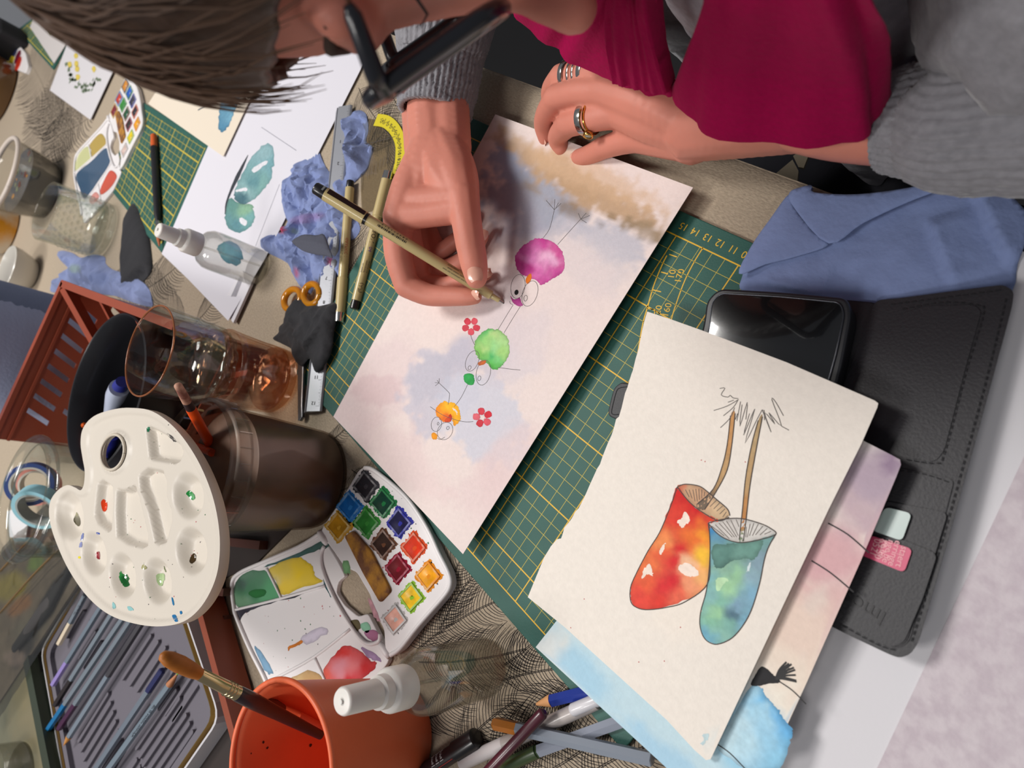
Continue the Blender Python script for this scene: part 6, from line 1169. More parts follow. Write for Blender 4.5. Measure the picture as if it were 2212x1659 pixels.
# flap, rising from the hinge
f0, f1 = at(1902, 650, .9), at(1640, 1400, .9); hd = (f1 - f0); hd[2] = 0; hd /= np.linalg.norm(hd); hn = np.array([hd[1], -hd[0], 0])
if hn @ (at(2150, 640, 1) - f0) < 0: hn = -hn
class FlapS:
    def z(s, x, y): t = (np.array([x, y, 0]) - f0) @ hn; return .7 + 1.25 * min(1, max(0, t / 7.5)) ** 1.1
    def on(s, px, py):
        z = 2
        for _ in range(6): p = at(px, py, z); z = s.z(p[0], p[1])
        return at(px, py, z)
FS = FlapS()
def slab(name, pts, th, mat, off=0, step=.6, rr=None, parent=r, **k):
    W = [FS.on(*p)[:2] for p in pts]
    if rr: W = rnd(W, rr, 5)
    V2, T = cdt(W, step); N = len(V2); top = np.array([(x, y, FS.z(x, y) + off + th) for x, y in V2]); bot = top - uz * th; n = len(W)
    ar = sum(W[i][0] * W[(i + 1) % n][1] - W[(i + 1) % n][0] * W[i][1] for i in range(n)); ix = list(range(n)) if ar > 0 else list(range(n - 1, -1, -1))
    Fc = list(T) + [tuple(i + N for i in t[::-1]) for t in T] + [(ix[i] + N, ix[(i + 1) % n] + N, ix[(i + 1) % n], ix[i]) for i in range(n)]
    return mk(name, np.vstack([top, bot]), Fc, mat, parent, smooth=True, auto=40, **k)
slab('flap', [(1892, 650), (1935, 648), (2040, 634), (2168, 618), (2190, 632), (2186, 664), (2130, 870), (2050, 1160), (1984, 1388), (1968, 1412), (1944, 1420), (1922, 1412), (1820, 1364), (1720, 1310), (1650, 1280), (1760, 1010)], .28, leather, -.05, rr=.7)
slab('pocket_panel', [(1950, 680), (2000, 664), (2105, 662), (2120, 676), (2085, 800), (2040, 975), (2020, 1000), (1945, 988), (1860, 960), (1890, 850), (1930, 705)], .05, leather, .23, rr=.5)
for k, pts in enumerate([[(1870, 1000), (1944, 1012), (2062, 1036), (2030, 1160), (1965, 1385), (1940, 1400), (1690, 1285), (1780, 1090)], [(1850, 1075), (1925, 1085), (2048, 1108), (2012, 1225), (1960, 1384), (1935, 1398), (1690, 1285), (1780, 1110)], [(1830, 1150), (1950, 1165), (2026, 1196), (1995, 1290), (1955, 1384), (1930, 1396), (1690, 1285), (1790, 1160)]]):
    slab('card_slot', pts, .06, leather, .23 + .07 * k, rr=.3)
def stit(lines):
    mb = MB()
    for ln in lines:
        P = [FS.on(*p) for p in spline(ln, 8)]; D = np.concatenate([[0], np.cumsum([np.linalg.norm(P[i + 1] - P[i]) for i in range(len(P) - 1)])]); s = 0
        while s < D[-1] - .2:
            a_ = np.array([np.interp(s, D, [p[j] for p in P]) for j in range(3)]); b_ = np.array([np.interp(s + .2, D, [p[j] for p in P]) for j in range(3)]); strip(mb, [a_, b_], .05, .33 if True else 0); s += .32
    return mb
stit([[(1925, 662), (2040, 648), (2160, 632)], [(2172, 650), (2120, 860), (2040, 1150), (1968, 1390)], [(1822, 1350), (1900, 1392), (1945, 1404)], [(1945, 1018), (2000, 1026), (2060, 1046)], [(1925, 1088), (1990, 1098), (2046, 1114)], [(1950, 1166), (2000, 1178), (2026, 1198)], [(1950, 672), (2040, 658), (2110, 664), (2124, 680), (2086, 806), (2040, 980), (2022, 1002), (1950, 992)]]).mk('stitching', stitch, r, kind='stuff')
mb = MB(); e = FS.on(1850, 1296) - FS.on(1895, 1322); u_ = FS.on(1862, 1322) - FS.on(1876, 1300)
text(mb, 'Imos', FS.on(1868, 1310) + uz * .47, e, u_, 1.05); mb.mk('embossed_word', M('emboss', (26, 25, 28), .5), r)
tabp = [at(*p, .6)[:2] for p in q('C2', (1345, 100), (1410, 108), (1520, 130), (1480, 420), (1335, 405), (1300, 415), (1245, 390), (1235, 350), (1260, 240), (1285, 150))]; V, Fc = prism(rnd(tabp, .35), .36, .58, .08); mk('clasp_tab', V, Fc, leather, r)
mb = MB(); strip(mb, [at(*p, .595) for p in spline(q('C2', (1400, 140), (1340, 150), (1310, 180), (1280, 290), (1268, 360), (1290, 378), (1330, 375)), 6)], .05, .0); mb.mk('stitching', stitch, r)
r2 = slab('card', q('D2', (1290, 920), (1465, 963), (1400, 1146), (1200, 1075)), .08, M('mint_card', (176, 192, 188), .25, coat=.3), .45, rr=.25, parent=None); tag(r2, 'pale mint card tucked in the phone wallet slot', 'card')
r2 = thing('card', 'pink card with pale lettering sticking out of the phone wallet slot', 'card', FS.on(1940, 1195)); slab('card_body', q('D2', (1180, 1105), (1470, 1198), (1415, 1356), (1120, 1235)), .08, M('pink_card', (196, 70, 106), .35), .46, rr=.25, parent=r2)
mb = MB(); ax_ = FS.on(*q('D2', (1390, 1305))[0]) - FS.on(*q('D2', (1425, 1190))[0]); ay_ = FS.on(*q('D2', (1300, 1200))[0]) - FS.on(*q('D2', (1200, 1165))[0])
for s_, p in (('staert', (1398, 1250)), ('erringe', (1352, 1228)), ('nge.be', (1310, 1215)), ('ge.be', (1280, 1200)), ('59 50', (1254, 1198)), ('0521', (1222, 1188))):
    text(mb, s_, FS.on(*q('D2', p)[0]) + uz * .56, ax_, ay_, .44)
mb.mk('lettering', M('pale_pink_print', (232, 170, 176), .5), r2, kind='stuff')
# ================================================================== tissues and black cloth
tw_ = thing('paper_towel', 'large smooth folded sheet of blue paper towel behind the phone wallet', 'paper towel', at(1880, 520, .4))
blt = M('blue_tissue', (126, 142, 186), .9)
crumple('sheet', [(1597, 590), (1620, 528), (1660, 470), (1702, 412), (1735, 397), (1752, 396), (1756, 410), (1850, 414), (1960, 400), (2060, 378), (2140, 360), (2156, 366), (2190, 420), (2225, 470), (2200, 560), (2160, 640), (1900, 690), (1700, 665), (1600, 625)], 1.0, .35, blt, tw_, amp=.2, fs=.34, seed=5, step=.22, edge=1.2, oct=4, base=.38, folds=[([(2010, 470), (2060, 610)], .45, .3, 1.5), ([(2105, 400), (2185, 560)], .6, .25, 1.5), ([(1640, 600), (1780, 640)], .3, .2, .8)])
crumple('fold', [(1593, 588), (1650, 568), (1712, 552), (1786, 526), (1760, 500), (1714, 445), (1703, 414), (1660, 470), (1620, 528)], 1.3, .16, blt, tw_, amp=.06, fs=.5, seed=7, step=.2, edge=.5, oct=3, base=1.02)
crumple('fold', [(1703, 412), (1714, 446), (1788, 522), (1862, 478), (1960, 432), (2040, 402), (2126, 370), (2140, 361), (2060, 378), (1960, 401), (1850, 415), (1757, 411), (1752, 397), (1735, 398)], 1.45, .14, blt, tw_, amp=.08, fs=.4, seed=13, step=.2, edge=.5, oct=3, base=1.18)
t1 = q('B0', (1100, 885), (1150, 930), (1160, 1060), (1140, 1150), (1200, 1200), (1180, 1290), (1150, 1390), (1090, 1460), (1010, 1540)) + q('B1', (985, 20), (1000, 150), (1070, 270), (1085, 340), (1030, 420), (950, 425), (930, 520), (945, 600), (935, 660), (960, 760), (880, 740), (820, 830), (700, 790), (680, 860), (650, 895), (600, 850), (550, 780), (500, 660), (420, 600), (300, 540), (245, 490), (290, 410), (370, 370), (460, 350), (490, 300), (450, 200), (440, 0)) + q('B0', (450, 1510), (500, 1450), (490, 1390), (560, 1340), (660, 1300), (700, 1250), (740, 1240), (790, 1360), (850, 1440), (930, 1470), (975, 1400), (960, 1290), (950, 1200), (930, 1140), (920, 1060), (990, 980), (1060, 900))
tiss = M('stained_tissue', attr=True, rough=.92, bump=.35, bs=320, sheen=.1)
tag(crumple('paper_towel', t1, 1.4, 1.7, tiss, amp=1.05, fs=.62, seed=8, step=.24, auto=24, edge=1.1, oct=4, cols=((124, 138, 182), [(608, 495, 10, 14, -20, (176, 50, 76), .9), (660, 472, 50, 12, -10, (140, 110, 160), .6), (635, 500, 12, 8, 20, (110, 130, 110), .7), (550, 520, 14, 12, 0, (176, 110, 140), .8), (640, 590, 8, 22, -10, (170, 80, 110), .8), (712, 565, 8, 12, 0, (150, 50, 80), .8), (600, 385, 8, 8, 0, (70, 130, 100), .6), (620, 560, 60, 40, 0, (100, 112, 150), .6)])), 'crumpled blue tissue stained with paint, lying over the ruler and pens', 'paper towel')
t2 = q('A1', (435, 540), (530, 550), (600, 590), (700, 570), (800, 580), (810, 640), (870, 690), (960, 720), (1060, 760), (1150, 820), (1195, 920), (1190, 1010), (1000, 960), (900, 920), (760, 900), (560, 840), (380, 890), (360, 870), (400, 800), (480, 740), (500, 690), (440, 620))
tag(crumple('paper_towel', t2, 1.6, 2.2, tiss, amp=1.7, fs=.34, seed=21, step=.42, auto=24, edge=1.6, oct=4, cols=((126, 138, 178), [(160, 580, 16, 12, 0, (140, 160, 150), .7), (215, 600, 30, 20, 0, (100, 116, 160), .5)])), 'crumpled blue tissue beside the white cup, behind the terracotta crate', 'paper towel')
bf = M('black_cloth', (36, 36, 40), .85, bump=.3, bs=400, sheen=.12)
tag(crumple('cloth_scrap', q('B1', (620, 950), (720, 1000), (800, 1020), (955, 990), (950, 1100), (920, 1250), (905, 1380), (870, 1480), (770, 1590), (715, 1470), (640, 1535), (570, 1450), (560, 1390), (480, 1345), (402, 1300), (450, 1250), (455, 1200), (500, 1150), (520, 1060), (570, 1000)), 1.4, .9, bf, amp=.4, fs=.6, seed=3, step=.22, base=.95,
    folds=[(q('B1', (700, 1420), (860, 1220)), .35, .1, .8), (q('B1', (560, 1100), (700, 1400)), .35, .1, .9), (q('B1', (820, 1100), (720, 1380)), .3, .15, .9)]), 'pointed black cloth scrap lying over the amber scissors', 'cloth')
tag(crumple('cloth_scrap', q('B1', (590, 480), (640, 440), (700, 418), (800, 425), (860, 418), (905, 530), (932, 615), (880, 600), (800, 590), (700, 565), (640, 530)), 3.0, .25, M('grey_cloth', (72, 74, 86), .85, bump=.3, bs=400), amp=.12, fs=.5, seed=6, step=.2, base=2.9, folds=[(q('B1', (600, 480), (900, 520)), .15, .1, .5)]), 'dark grey leaf shaped scrap lying on the stained blue tissue', 'cloth')
tag(crumple('cloth_scrap', q('A1', (1070, 120), (1110, 150), (1150, 250), (1190, 370), (1215, 550), (1220, 690), (1180, 760), (1100, 850), (1040, 880), (962, 895), (965, 700), (975, 500), (1000, 300), (1045, 190)), 1.3, 1.6, bf, amp=.2, fs=.18, seed=9, step=.5, edge=1.0, base=.1, folds=[(q('A1', (1190, 690), (980, 880)), -.9, .5, 3)]), 'long folded black cloth beside the facet cut tumbler', 'cloth')
# ================================================================== lower left: plastic sleeve over a stained palette, dark green box
r = thing('plastic_sleeve', 'clear plastic sleeve holding a paint stained tray, left of the pencil tin', 'plastic bag', at(70, 1300, 1))
Sl = Sheet([(-80, 1290), (95, 1090), (215, 1190), (-30, 1560)], [3.0, 3.0, 2.4, 2.4], n=(60, 50), thick=.3)
Sl.build('stained_tray', M('stained_tray', attr=True, rough=.5, var=.12, vs=60), r, base=(120, 108, 92), wash=[(20, 1270, 50, 40, -45, (164, 150, 70), .8), (75, 1215, 30, 22, -45, (120, 150, 70), .8), (40, 1310, 40, 22, -40, (170, 116, 66), .7), (100, 1180, 40, 22, -40, (110, 86, 66), .8), (60, 1360, 60, 40, -45, (110, 106, 92), .7), (120, 1270, 14, 90, 38, (44, 42, 42), .95), (55, 1400, 20, 60, 35, (52, 50, 48), .9), (30, 1420, 30, 20, 0, (160, 140, 128), .6)])
V, Fc = tube([Sl.on(*p) + uz * .5 for p in ((160, 1225), (110, 1310), (40, 1400))], [.5, 1.2, .6], 12, flat=.5); mk('dark_brush', V, Fc, M('dark_brush', (50, 48, 48), .7), r, smooth=True)
film = clear('film', (246, 246, 244), .1, .35)
Fm = Sheet([(-80, 1270), (105, 1085), (225, 1190), (-20, 1580)], [4.0, 3.6, 3.2, 3.6], n=(40, 40), thick=.04, lift=lambda u, v: .5 * mn.noise((u * 6, v * 6, 0)) + .25 * mn.noise((u * 17, v * 13, 2)))
Fm.build('film', film, r)
for p in ([(0, 1235), (60, 1170), (125, 1100)], [(0, 1325), (70, 1245), (130, 1185)]):
    V, Fc = tube([Fm.on(*a_) + uz * .08 for a_ in spline(p, 4)], .12, 8); mk('fold_edge', V, Fc, M('film_edge', (150, 120, 80), .2, trans=.5), r, smooth=True)
r = thing('storage_box', 'greenish clear box with dark green frame at the lower left edge', 'box', at(40, 1600, 0))
gf = M('dark_green_metal', (48, 56, 44), .45); 
def beam2(a, b, z, w_, h, m, nm): 
    A, B = at(*a, z), at(*b, z); d_ = B - A; d_[2] = 0; L_b = np.linalg.norm(d_); d_ /= L_b; V, Fc = obox((A + B) / 2 * [1, 1, 0] + uz * (z - h), d_, np.cross(uz, d_), uz, (L_b, w_, h)); mk(nm, V, Fc, m, r)
beam2((55, 1425), (112, 1720), 3.0, 1.5, 2.9, gf, 'frame_bar'); beam2((78, 1420), (135, 1720), 2.0, .8, 1.9, M('gap_shade', (22, 22, 20), .6), 'gap_shade_bar'); beam2((87, 1430), (120, 1605), 1.0, 1.0, .9, M('cream_wood', (176, 156, 120), .6), 'cream_strip')  # the near-black bar paints the shaded gap beside the frame
P = [at(x, y, 2.4)[:2] for x, y in [(-150, 1480), (52, 1430), (100, 1700), (-150, 1800)]]; V, Fc = prism(P, .03, 2.2, .1); mk('lid', V, Fc, M('olive_lid', (98, 98, 80), .35, col2=(118, 110, 84), vs=9, coat=.3), r)
c = at(25, 1690, 3)[:2]; V, Fc = shell([(4.2, 0), (4.4, .4), (4.6, 3)], .15, .3, c, 40, 2.2); mk('clear_cup', V, Fc, plast, r, smooth=True)
# ================================================================== the woman bent over her painting
skin = M('skin', (204, 130, 112), .5, sss=.12, bump=.10, bs=260, var=.06, vs=30, spec=.35)
def J(*pts): return [(*at(x, y, z), r_) for x, y, z, r_ in pts]
HR = np.array([[-.84, .44, -.33], [.2, -.31, -.93], [-.51, -.84, .17]]); U_, _, V_ = np.linalg.svd(HR); HR = U_ @ V_
c18, s18 = math.cos(math.radians(18)), math.sin(math.radians(18)); HR = HR @ np.array([[1, 0, 0], [0, c18, -s18], [0, s18, c18]])
HT = np.array([-3, 28, 29.0])
Hd = lambda x, y, z: HR @ np.array([x, y, z], float) + HT
def hc(*pts): return [(*Hd(x, y, z), r_) for x, y, z, r_ in pts]
def he(c, rad): return (Hd(*c), HR @ np.diag(rad))
person = thing('person', 'woman in magenta scarf and grey knit cardigan bending over her painting, pen in hand', 'person', (0, 46, -74))
# head, neck, trunk and arms
headc = [hc((-4.2, 5.7, 2.5, .95), (0, 6.3, 2.3, 1.0), (4.2, 5.7, 2.5, .95)), hc((0, 6.0, 1.0, .85), (0, 6.5, -2.0, .85), (0, 7.1, -3.9, .85), (0, 8.45, -5.9, 1.08)), hc((-1.3, 7.0, -6.0, .8), (1.3, 7.0, -6.0, .8)),
         hc((-1.9, 5.8, -8.2, .75), (0, 6.7, -8.1, .8), (1.9, 5.8, -8.2, .75)), hc((-1.7, 5.6, -9.4, .8), (0, 6.5, -9.4, .85), (1.7, 5.6, -9.4, .8)), hc((-5.4, 0, -7, 1.8), (-3, 4.6, -11, 1.9), (0, 6.0, -11.6, 1.7), (3, 4.6, -11, 1.9), (5.4, 0, -7, 1.8)),
         hc((0, -2.5, -5, 5.6), (0, -4.5, -12, 5.4))]
nb = Hd(0, -4.5, -12)
headc += [[(*nb, 5.4), (2, 43, 17, 6.5), (2, 45, 6, 9.0), (1, 50, -14, 9.5)], [(-15, 43, 17, 4.4), (2, 43, 17, 6), (20, 43, 18, 4.4)], [(-16, 43, 17, 4.3), (-29, 40.5, 7.5, 3.4)], [(20, 43, 18, 4.3), (25.5, 39.3, 8.0, 3.1)],
          [(-29, 40.5, 7.5, 3.2), (*at(955, 100, 5.6), 2.7), (*at(940, 225, 4.8), 2.3)], [(25.5, 39.3, 8.0, 2.9), (*at(2000, 262, 6.2), 2.2), (*at(1700, 245, 5.0), 2.05)]]
ells = [he((0, -1.5, 4.0), (7.2, 8.25, 8.2)), he((0, 1.6, -3), (6.2, 5.4, 8.0)), he((-3.6, 3.9, -3.8), (2.5, 2.3, 2.6)), he((3.6, 3.9, -3.8), (2.5, 2.3, 2.6)), he((-7.0, -.6, -.8), (.7, 1.6, 2.9)), he((7.0, -.6, -.8), (.7, 1.6, 2.9))]
V1, F1 = organic('body', headc, .32, skin, ell=ells, smooth=5)
# right hand, pen side
rh = [J((945, 150, 5.2, 2.5), (938, 250, 4.8, 2.35), (942, 320, 4.8, 2.2)), J((908, 230, 4.4, 1.75), (912, 320, 4.4, 1.6)), J((970, 230, 4.6, 1.75), (975, 320, 4.6, 1.7)),
      J((942, 318, 4.8, 2.2), (928, 375, 5.1, 2.25), (908, 425, 5.3, 1.9), (895, 455, 5.4, 1.5)), J((945, 320, 4.8, 2.1), (962, 380, 5.1, 2.0), (985, 425, 5.1, 1.5)),
      J((935, 325, 5.0, 2.0), (890, 405, 6.0, 1.7), (862, 470, 6.5, 1.35)), J((935, 325, 4.4, 2.0), (890, 400, 4.8, 1.7), (864, 456, 5.1, 1.3)), J((935, 325, 3.6, 1.9), (896, 395, 3.4, 1.6), (872, 442, 3.5, 1.15)), J((940, 325, 2.8, 1.7), (910, 390, 2.2, 1.4), (888, 428, 2.0, 1.1)),
      J((960, 320, 4.8, 1.9), (985, 375, 5.1, 1.75), (1000, 430, 5.1, 1.35)), J((872, 466, 6.4, 1.25), (925, 462, 5.9, 1.1), (990, 452, 5.2, 1.2)), J((900, 440, 5.9, 1.5), (985, 430, 5.2, 1.4)),
      J((1000, 425, 5.2, 1.32), (1008, 480, 5.0, 1.2), (1016, 530, 4.5, 1.15)), J((1016, 528, 4.5, 1.15), (1024, 570, 3.95, 1.08), (1029, 600, 3.45, .88)),
      J((862, 470, 6.5, 1.3), (860, 545, 5.5, 1.2), (878, 615, 4.2, 1.08)), J((878, 616, 4.2, 1.08), (922, 636, 3.3, .96), (966, 640, 2.75, .86)), J((966, 640, 2.75, .86), (1004, 641, 2.4, .76), (1026, 642, 2.15, .6)),
      J((872, 448, 5.0, 1.15), (890, 540, 3.9, 1.05), (908, 612, 2.4, .92)), J((908, 612, 2.4, .92), (960, 618, 1.9, .82), (1000, 606, 1.6, .78), (1048, 592, 1.55, .6)),
      J((880, 430, 3.2, 1.1), (905, 530, 2.4, 1.0), (930, 592, 1.6, .86)), J((930, 592, 1.6, .86), (985, 572, 1.5, .8), (1020, 545, 1.5, .72), (1042, 510, 1.7, .58)),
      J((893, 415, 1.9, 1.0), (925, 500, 1.6, .88), (950, 545, 1.5, .76)), J((950, 545, 1.5, .76), (990, 515, 1.5, .7), (1020, 480, 1.6, .55))]
V2_, F2 = organic('hand', rh, .115, skin, smooth=16)
# left hand, resting half closed at the table edge
lh = [J((1720, 246, 5.0, 2.15), (1600, 264, 4.4, 2.1), (1500, 280, 3.6, 2.0)), J((1500, 262, 3.8, 1.7), (1495, 302, 3.0, 1.6)),
      J((1490, 300, 2.8, 1.55), (1430, 297, 2.8, 1.35), (1375, 298, 2.9, 1.02)), J((1490, 280, 3.4, 1.7), (1410, 262, 4.0, 1.5), (1338, 243, 4.3, 1.12)), J((1490, 265, 3.8, 1.7), (1400, 225, 4.9, 1.5), (1304, 198, 5.1, 1.15)), J((1490, 255, 3.6, 1.7), (1400, 200, 5.0, 1.4), (1308, 166, 5.2, 1.1)),
      J((1480, 285, 3.0, 1.6), (1400, 270, 2.6, 1.6), (1350, 235, 2.6, 1.5)), J((1375, 298, 2.9, 1.0), (1310, 195, 4.6, 1.0)), J((1440, 250, 2.5, 1.7), (1380, 210, 2.4, 1.4), (1300, 215, 2.0, 1.0), (1250, 222, 1.6, .8)),
      J((1375, 298, 2.9, 1.0), (1335, 309, 2.6, .88), (1303, 319, 2.2, .84)), J((1303, 319, 2.2, .84), (1282, 330, 1.6, .78), (1263, 338, 1.25, .74), (1250, 339, 1.1, .62)),
      J((1338, 243, 4.3, 1.08), (1280, 256, 4.2, .96), (1228, 268, 3.5, .96)), J((1228, 268, 3.5, .96), (1207, 290, 2.2, .82), (1206, 305, 1.5, .78), (1213, 320, 1.15, .62)),
      J((1304, 198, 5.1, 1.1), (1250, 200, 5.0, .98), (1202, 211, 4.5, .98)), J((1202, 211, 4.5, .98), (1180, 245, 3.0, .85), (1174, 270, 1.9, .78), (1178, 298, 1.1, .62)),
      J((1308, 166, 5.2, 1.05), (1255, 160, 5.0, .95), (1213, 166, 4.5, .95)), J((1213, 166, 4.5, .95), (1192, 192, 3.1, .82), (1190, 220, 1.9, .75), (1195, 250, 1.2, .6))]
V3, F3 = organic('hand', lh, .125, skin, smooth=9)
n1, n2 = len(V1), len(V1) + len(V2_)
mk('body', np.vstack([V1, V2_, V3]), list(F1) + [tuple(i + n1 for i in f) for f in F2] + [tuple(i + n2 for i in f) for f in F3], skin, person, smooth=True)
nailm = M('nail', (222, 168, 148), .25, coat=.3, sss=.1)
def nail(px, z, d_px, w_, l_, up3):
    o = at(*px, z); d = at(d_px[0], d_px[1], z) - o; d /= np.linalg.norm(d); u3 = np.array(up3, float); u3 -= d * (u3 @ d); u3 /= np.linalg.norm(u3); s_ = np.cross(d, u3); V = []
    for i in range(7):
        for j in range(7):
            u, v = i / 6 * 2 - 1, j / 6 * 2 - 1; k = max(0.15, 1 - .35 * max(0, abs(u) ** 3)); V.append(o + d * u * l_ / 2 + s_ * v * w_ / 2 * k + u3 * (.09 - .22 * v * v * (w_ / 1.2) - .03 * u * u))
    Fc = [(i * 7 + j, i * 7 + j + 1, (i + 1) * 7 + j + 1, (i + 1) * 7 + j) for i in range(6) for j in range(6)]; mk('fingernail', V, Fc, nailm, person, smooth=True)
camdir = lambda p: (CAMP - p) / np.linalg.norm(CAMP - p)
p_ = at(1028, 590, 4.35); nail((1026, 590), 4.55, (1033, 625), 1.15, 1.35, camdir(p_))
nail((1026, 638), 2.62, (1045, 641), .8, .8, (.2, -.5, .8)); nail((1053, 590), 1.95, (1068, 582), .7, .8, (.6, .3, .7)); nail((1045, 507), 2.1, (1052, 490), .7, .8, (.6, .3, .7))
nail((1241, 338), 1.2, (1228, 336), .7, .8, (-.7, -.3, .5)); nail((1177, 306), 1.15, (1180, 318), .75, .8, (-.7, -.4, .3)); nail((1215, 323), 1.1, (1222, 334), .75, .8, (-.6, -.6, .2))
# face details
for sx in (-1, 1):
    p = Hd(sx * 3.0, 4.25, -.2); V, Fc = lathe([(max(.001, 1.15 * math.cos(t)), 1.15 * math.sin(t)) for t in np.linspace(-math.pi / 2, math.pi / 2, 15)], (0, 0), 20, 0); V = [HR @ np.array([v[0], v[2], -v[1]]) + p for v in V]
    mk('eye', V, Fc, M('eye_white', (214, 206, 200), .2), person, smooth=True)
    V, Fc = lathe([(0.001, 1.17), (.28, 1.14), (.55, 1.03)], (0, 0), 20, 0); V = [HR @ np.array([v[0], v[2], -v[1]]) + p for v in V]; mk('iris', V, Fc, M('iris', (62, 46, 34), .15), person, smooth=True)
    V, Fc = tube([Hd(sx * x, y, z) for x, y, z in ((1.4, 6.75, 2.9), (3.2, 6.55, 3.3), (4.8, 5.9, 2.9))], [.2, .26, .12], 8); mk('eyebrow', V, Fc, M('eyebrow_hair', (60, 44, 36), .8), person, smooth=True)
    mb = MB()
    for k in range(9): x = sx * (1.9 + k * .3); mb.add(*tube([Hd(x, 6.0, -.1), Hd(x * 1.03, 6.7, -.3), Hd(x * 1.05, 7.0, .1)], [.05, .035, .01], 5))
    mb.mk('eyelashes', M('lash', (20, 16, 16), .7), person, kind='stuff')
# hair: a cap with combed strands
hairm = M('brown_hair', (74, 56, 46), .42, bump=.9, bs=34, var=.28, vs=26, stretch=(5, 5, .6), sheen=.1)
def hair_pt(th, ph, k=1.0):
    """th from the crown down (radians), ph around: 0 = right ear, pi/2 = face"""
    st, ct = math.sin(th), math.cos(th); n_ = .12 * mn.noise((ph * 9, th * 1.2, 0)) + .05 * mn.noise((ph * 30, th * 2, 3))
    return np.array([(8.1 * k + n_) * st * math.cos(ph), -1.7 + (9.5 * k + n_) * st * math.sin(ph), 4.0 + (9.2 * k + n_) * ct])
def hair_end(ph):
    f = max(0, math.sin(ph)); b = max(0, -math.sin(ph)); s_ = abs(math.cos(ph))
    return 1.30 * f ** 1 + 2.35 * b + (1.75) * s_ ** 2 * (1 - .3 * f) * (1 if b == 0 else .75) + .05 * mn.noise((ph * 12, 0, 0))
NT, NP = 34, 150; V = []
for k in (1.0, .90):
    for i in range(NT + 1):
        for j in range(NP): ph = 2 * math.pi * j / NP; th = min(2.5, hair_end(ph)) * (i / NT); V.append(Hd(*hair_pt(th, ph, k - (.05 * (i / NT) ** 4 if k == 1 else 0))))
g = lambda b, i, j: b * (NT + 1) * NP + i * NP + j % NP
Fc = [(g(0, i, j), g(0, i + 1, j), g(0, i + 1, j + 1), g(0, i, j + 1)) for i in range(NT) for j in range(NP)] + [(g(1, i, j), g(1, i, j + 1), g(1, i + 1, j + 1), g(1, i + 1, j)) for i in range(NT) for j in range(NP)] + [(g(0, NT, j), g(1, NT, j), g(1, NT, j + 1), g(0, NT, j + 1)) for j in range(NP)]
hr = mk('hair', V, Fc, hairm, person, smooth=True)
mb = MB(); R = random.Random(8)
for k in range(520):
    ph = R.uniform(0, 2 * math.pi); t1 = min(2.5, hair_end(ph)) * R.uniform(.75, 1.10); t0 = R.uniform(.05, .5); P = []
    lift_ = R.uniform(.995, 1.04)
    for s_ in np.linspace(0, 1, 9): P.append(Hd(*hair_pt(t0 + (t1 - t0) * s_, ph + .12 * math.sin(s_ * 3 + k) * R.uniform(.3, 1), lift_ + .012 * s_)))
    mb.add(*tube(P, [.03, .05, .06, .06, .06, .05, .045, .03, .01], 4, cap=False))
mb.mk('hair_strands', M('hair_strand', (92, 70, 56), .4, var=.3, vs=12), hr, kind='stuff')
# glasses
fr_m = M('frame_black', (26, 27, 34), .3, coat=.4)
gl_ = thing('glasses', 'black framed spectacles worn by the woman, seen from the side', 'glasses', Hd(0, 8.5, 0))
def rimline(sx):
    P = []
    for x, z in rnd([(1.0, 2.2), (6.7, 2.5), (6.3, -2.2), (4.0, -2.9), (1.7, -2.3)], 1.0, 5): P.append(Hd(sx * x, 8.2 + .22 * z - .012 * x * x, z))
    return P + [P[0], P[1]]
for sx in (-1, 1):
    V, Fc = tube(rimline(sx), .31, 10, cap=False); mk('lens_rim', V, Fc, fr_m, gl_, smooth=True)
    V, Fc = tube([Hd(sx * 6.6, 8.2, 1.9), Hd(sx * 7.0, 7.6, 1.9), Hd(sx * 7.25, 6.0, 1.8), Hd(sx * 7.3, 5.7, 1.8)], [.34, .34, .3, .16], 8); mk('hinge_block', V, Fc, fr_m, gl_, smooth=True)
    V, Fc = tube([Hd(sx * 7.28, 6.0, 1.8), Hd(sx * 7.5, 2.5, 1.5), Hd(sx * 7.7, -1.2, .9), Hd(sx * 7.4, -3.2, -1.4)], [.09, .07, .07, .1], 8); mk('temple_arm', V, Fc, M('bronze_wire', (120, 78, 62), .35, metal=.3), gl_, smooth=True)
    L_ = rimline(sx)[:-2]; c_ = sum(L_) / len(L_); mk('lens', [c_] + L_, [(0, 1 + i, 1 + (i + 1) % len(L_)) for i in range(len(L_))], clear('lens_glass', (248, 250, 250), .02, .2), gl_)
V, Fc = tube([Hd(-1.1, 8.5, 1.3), Hd(0, 8.75, 1.7), Hd(1.1, 8.5, 1.3)], .24, 8); mk('bridge', V, Fc, fr_m, gl_, smooth=True)
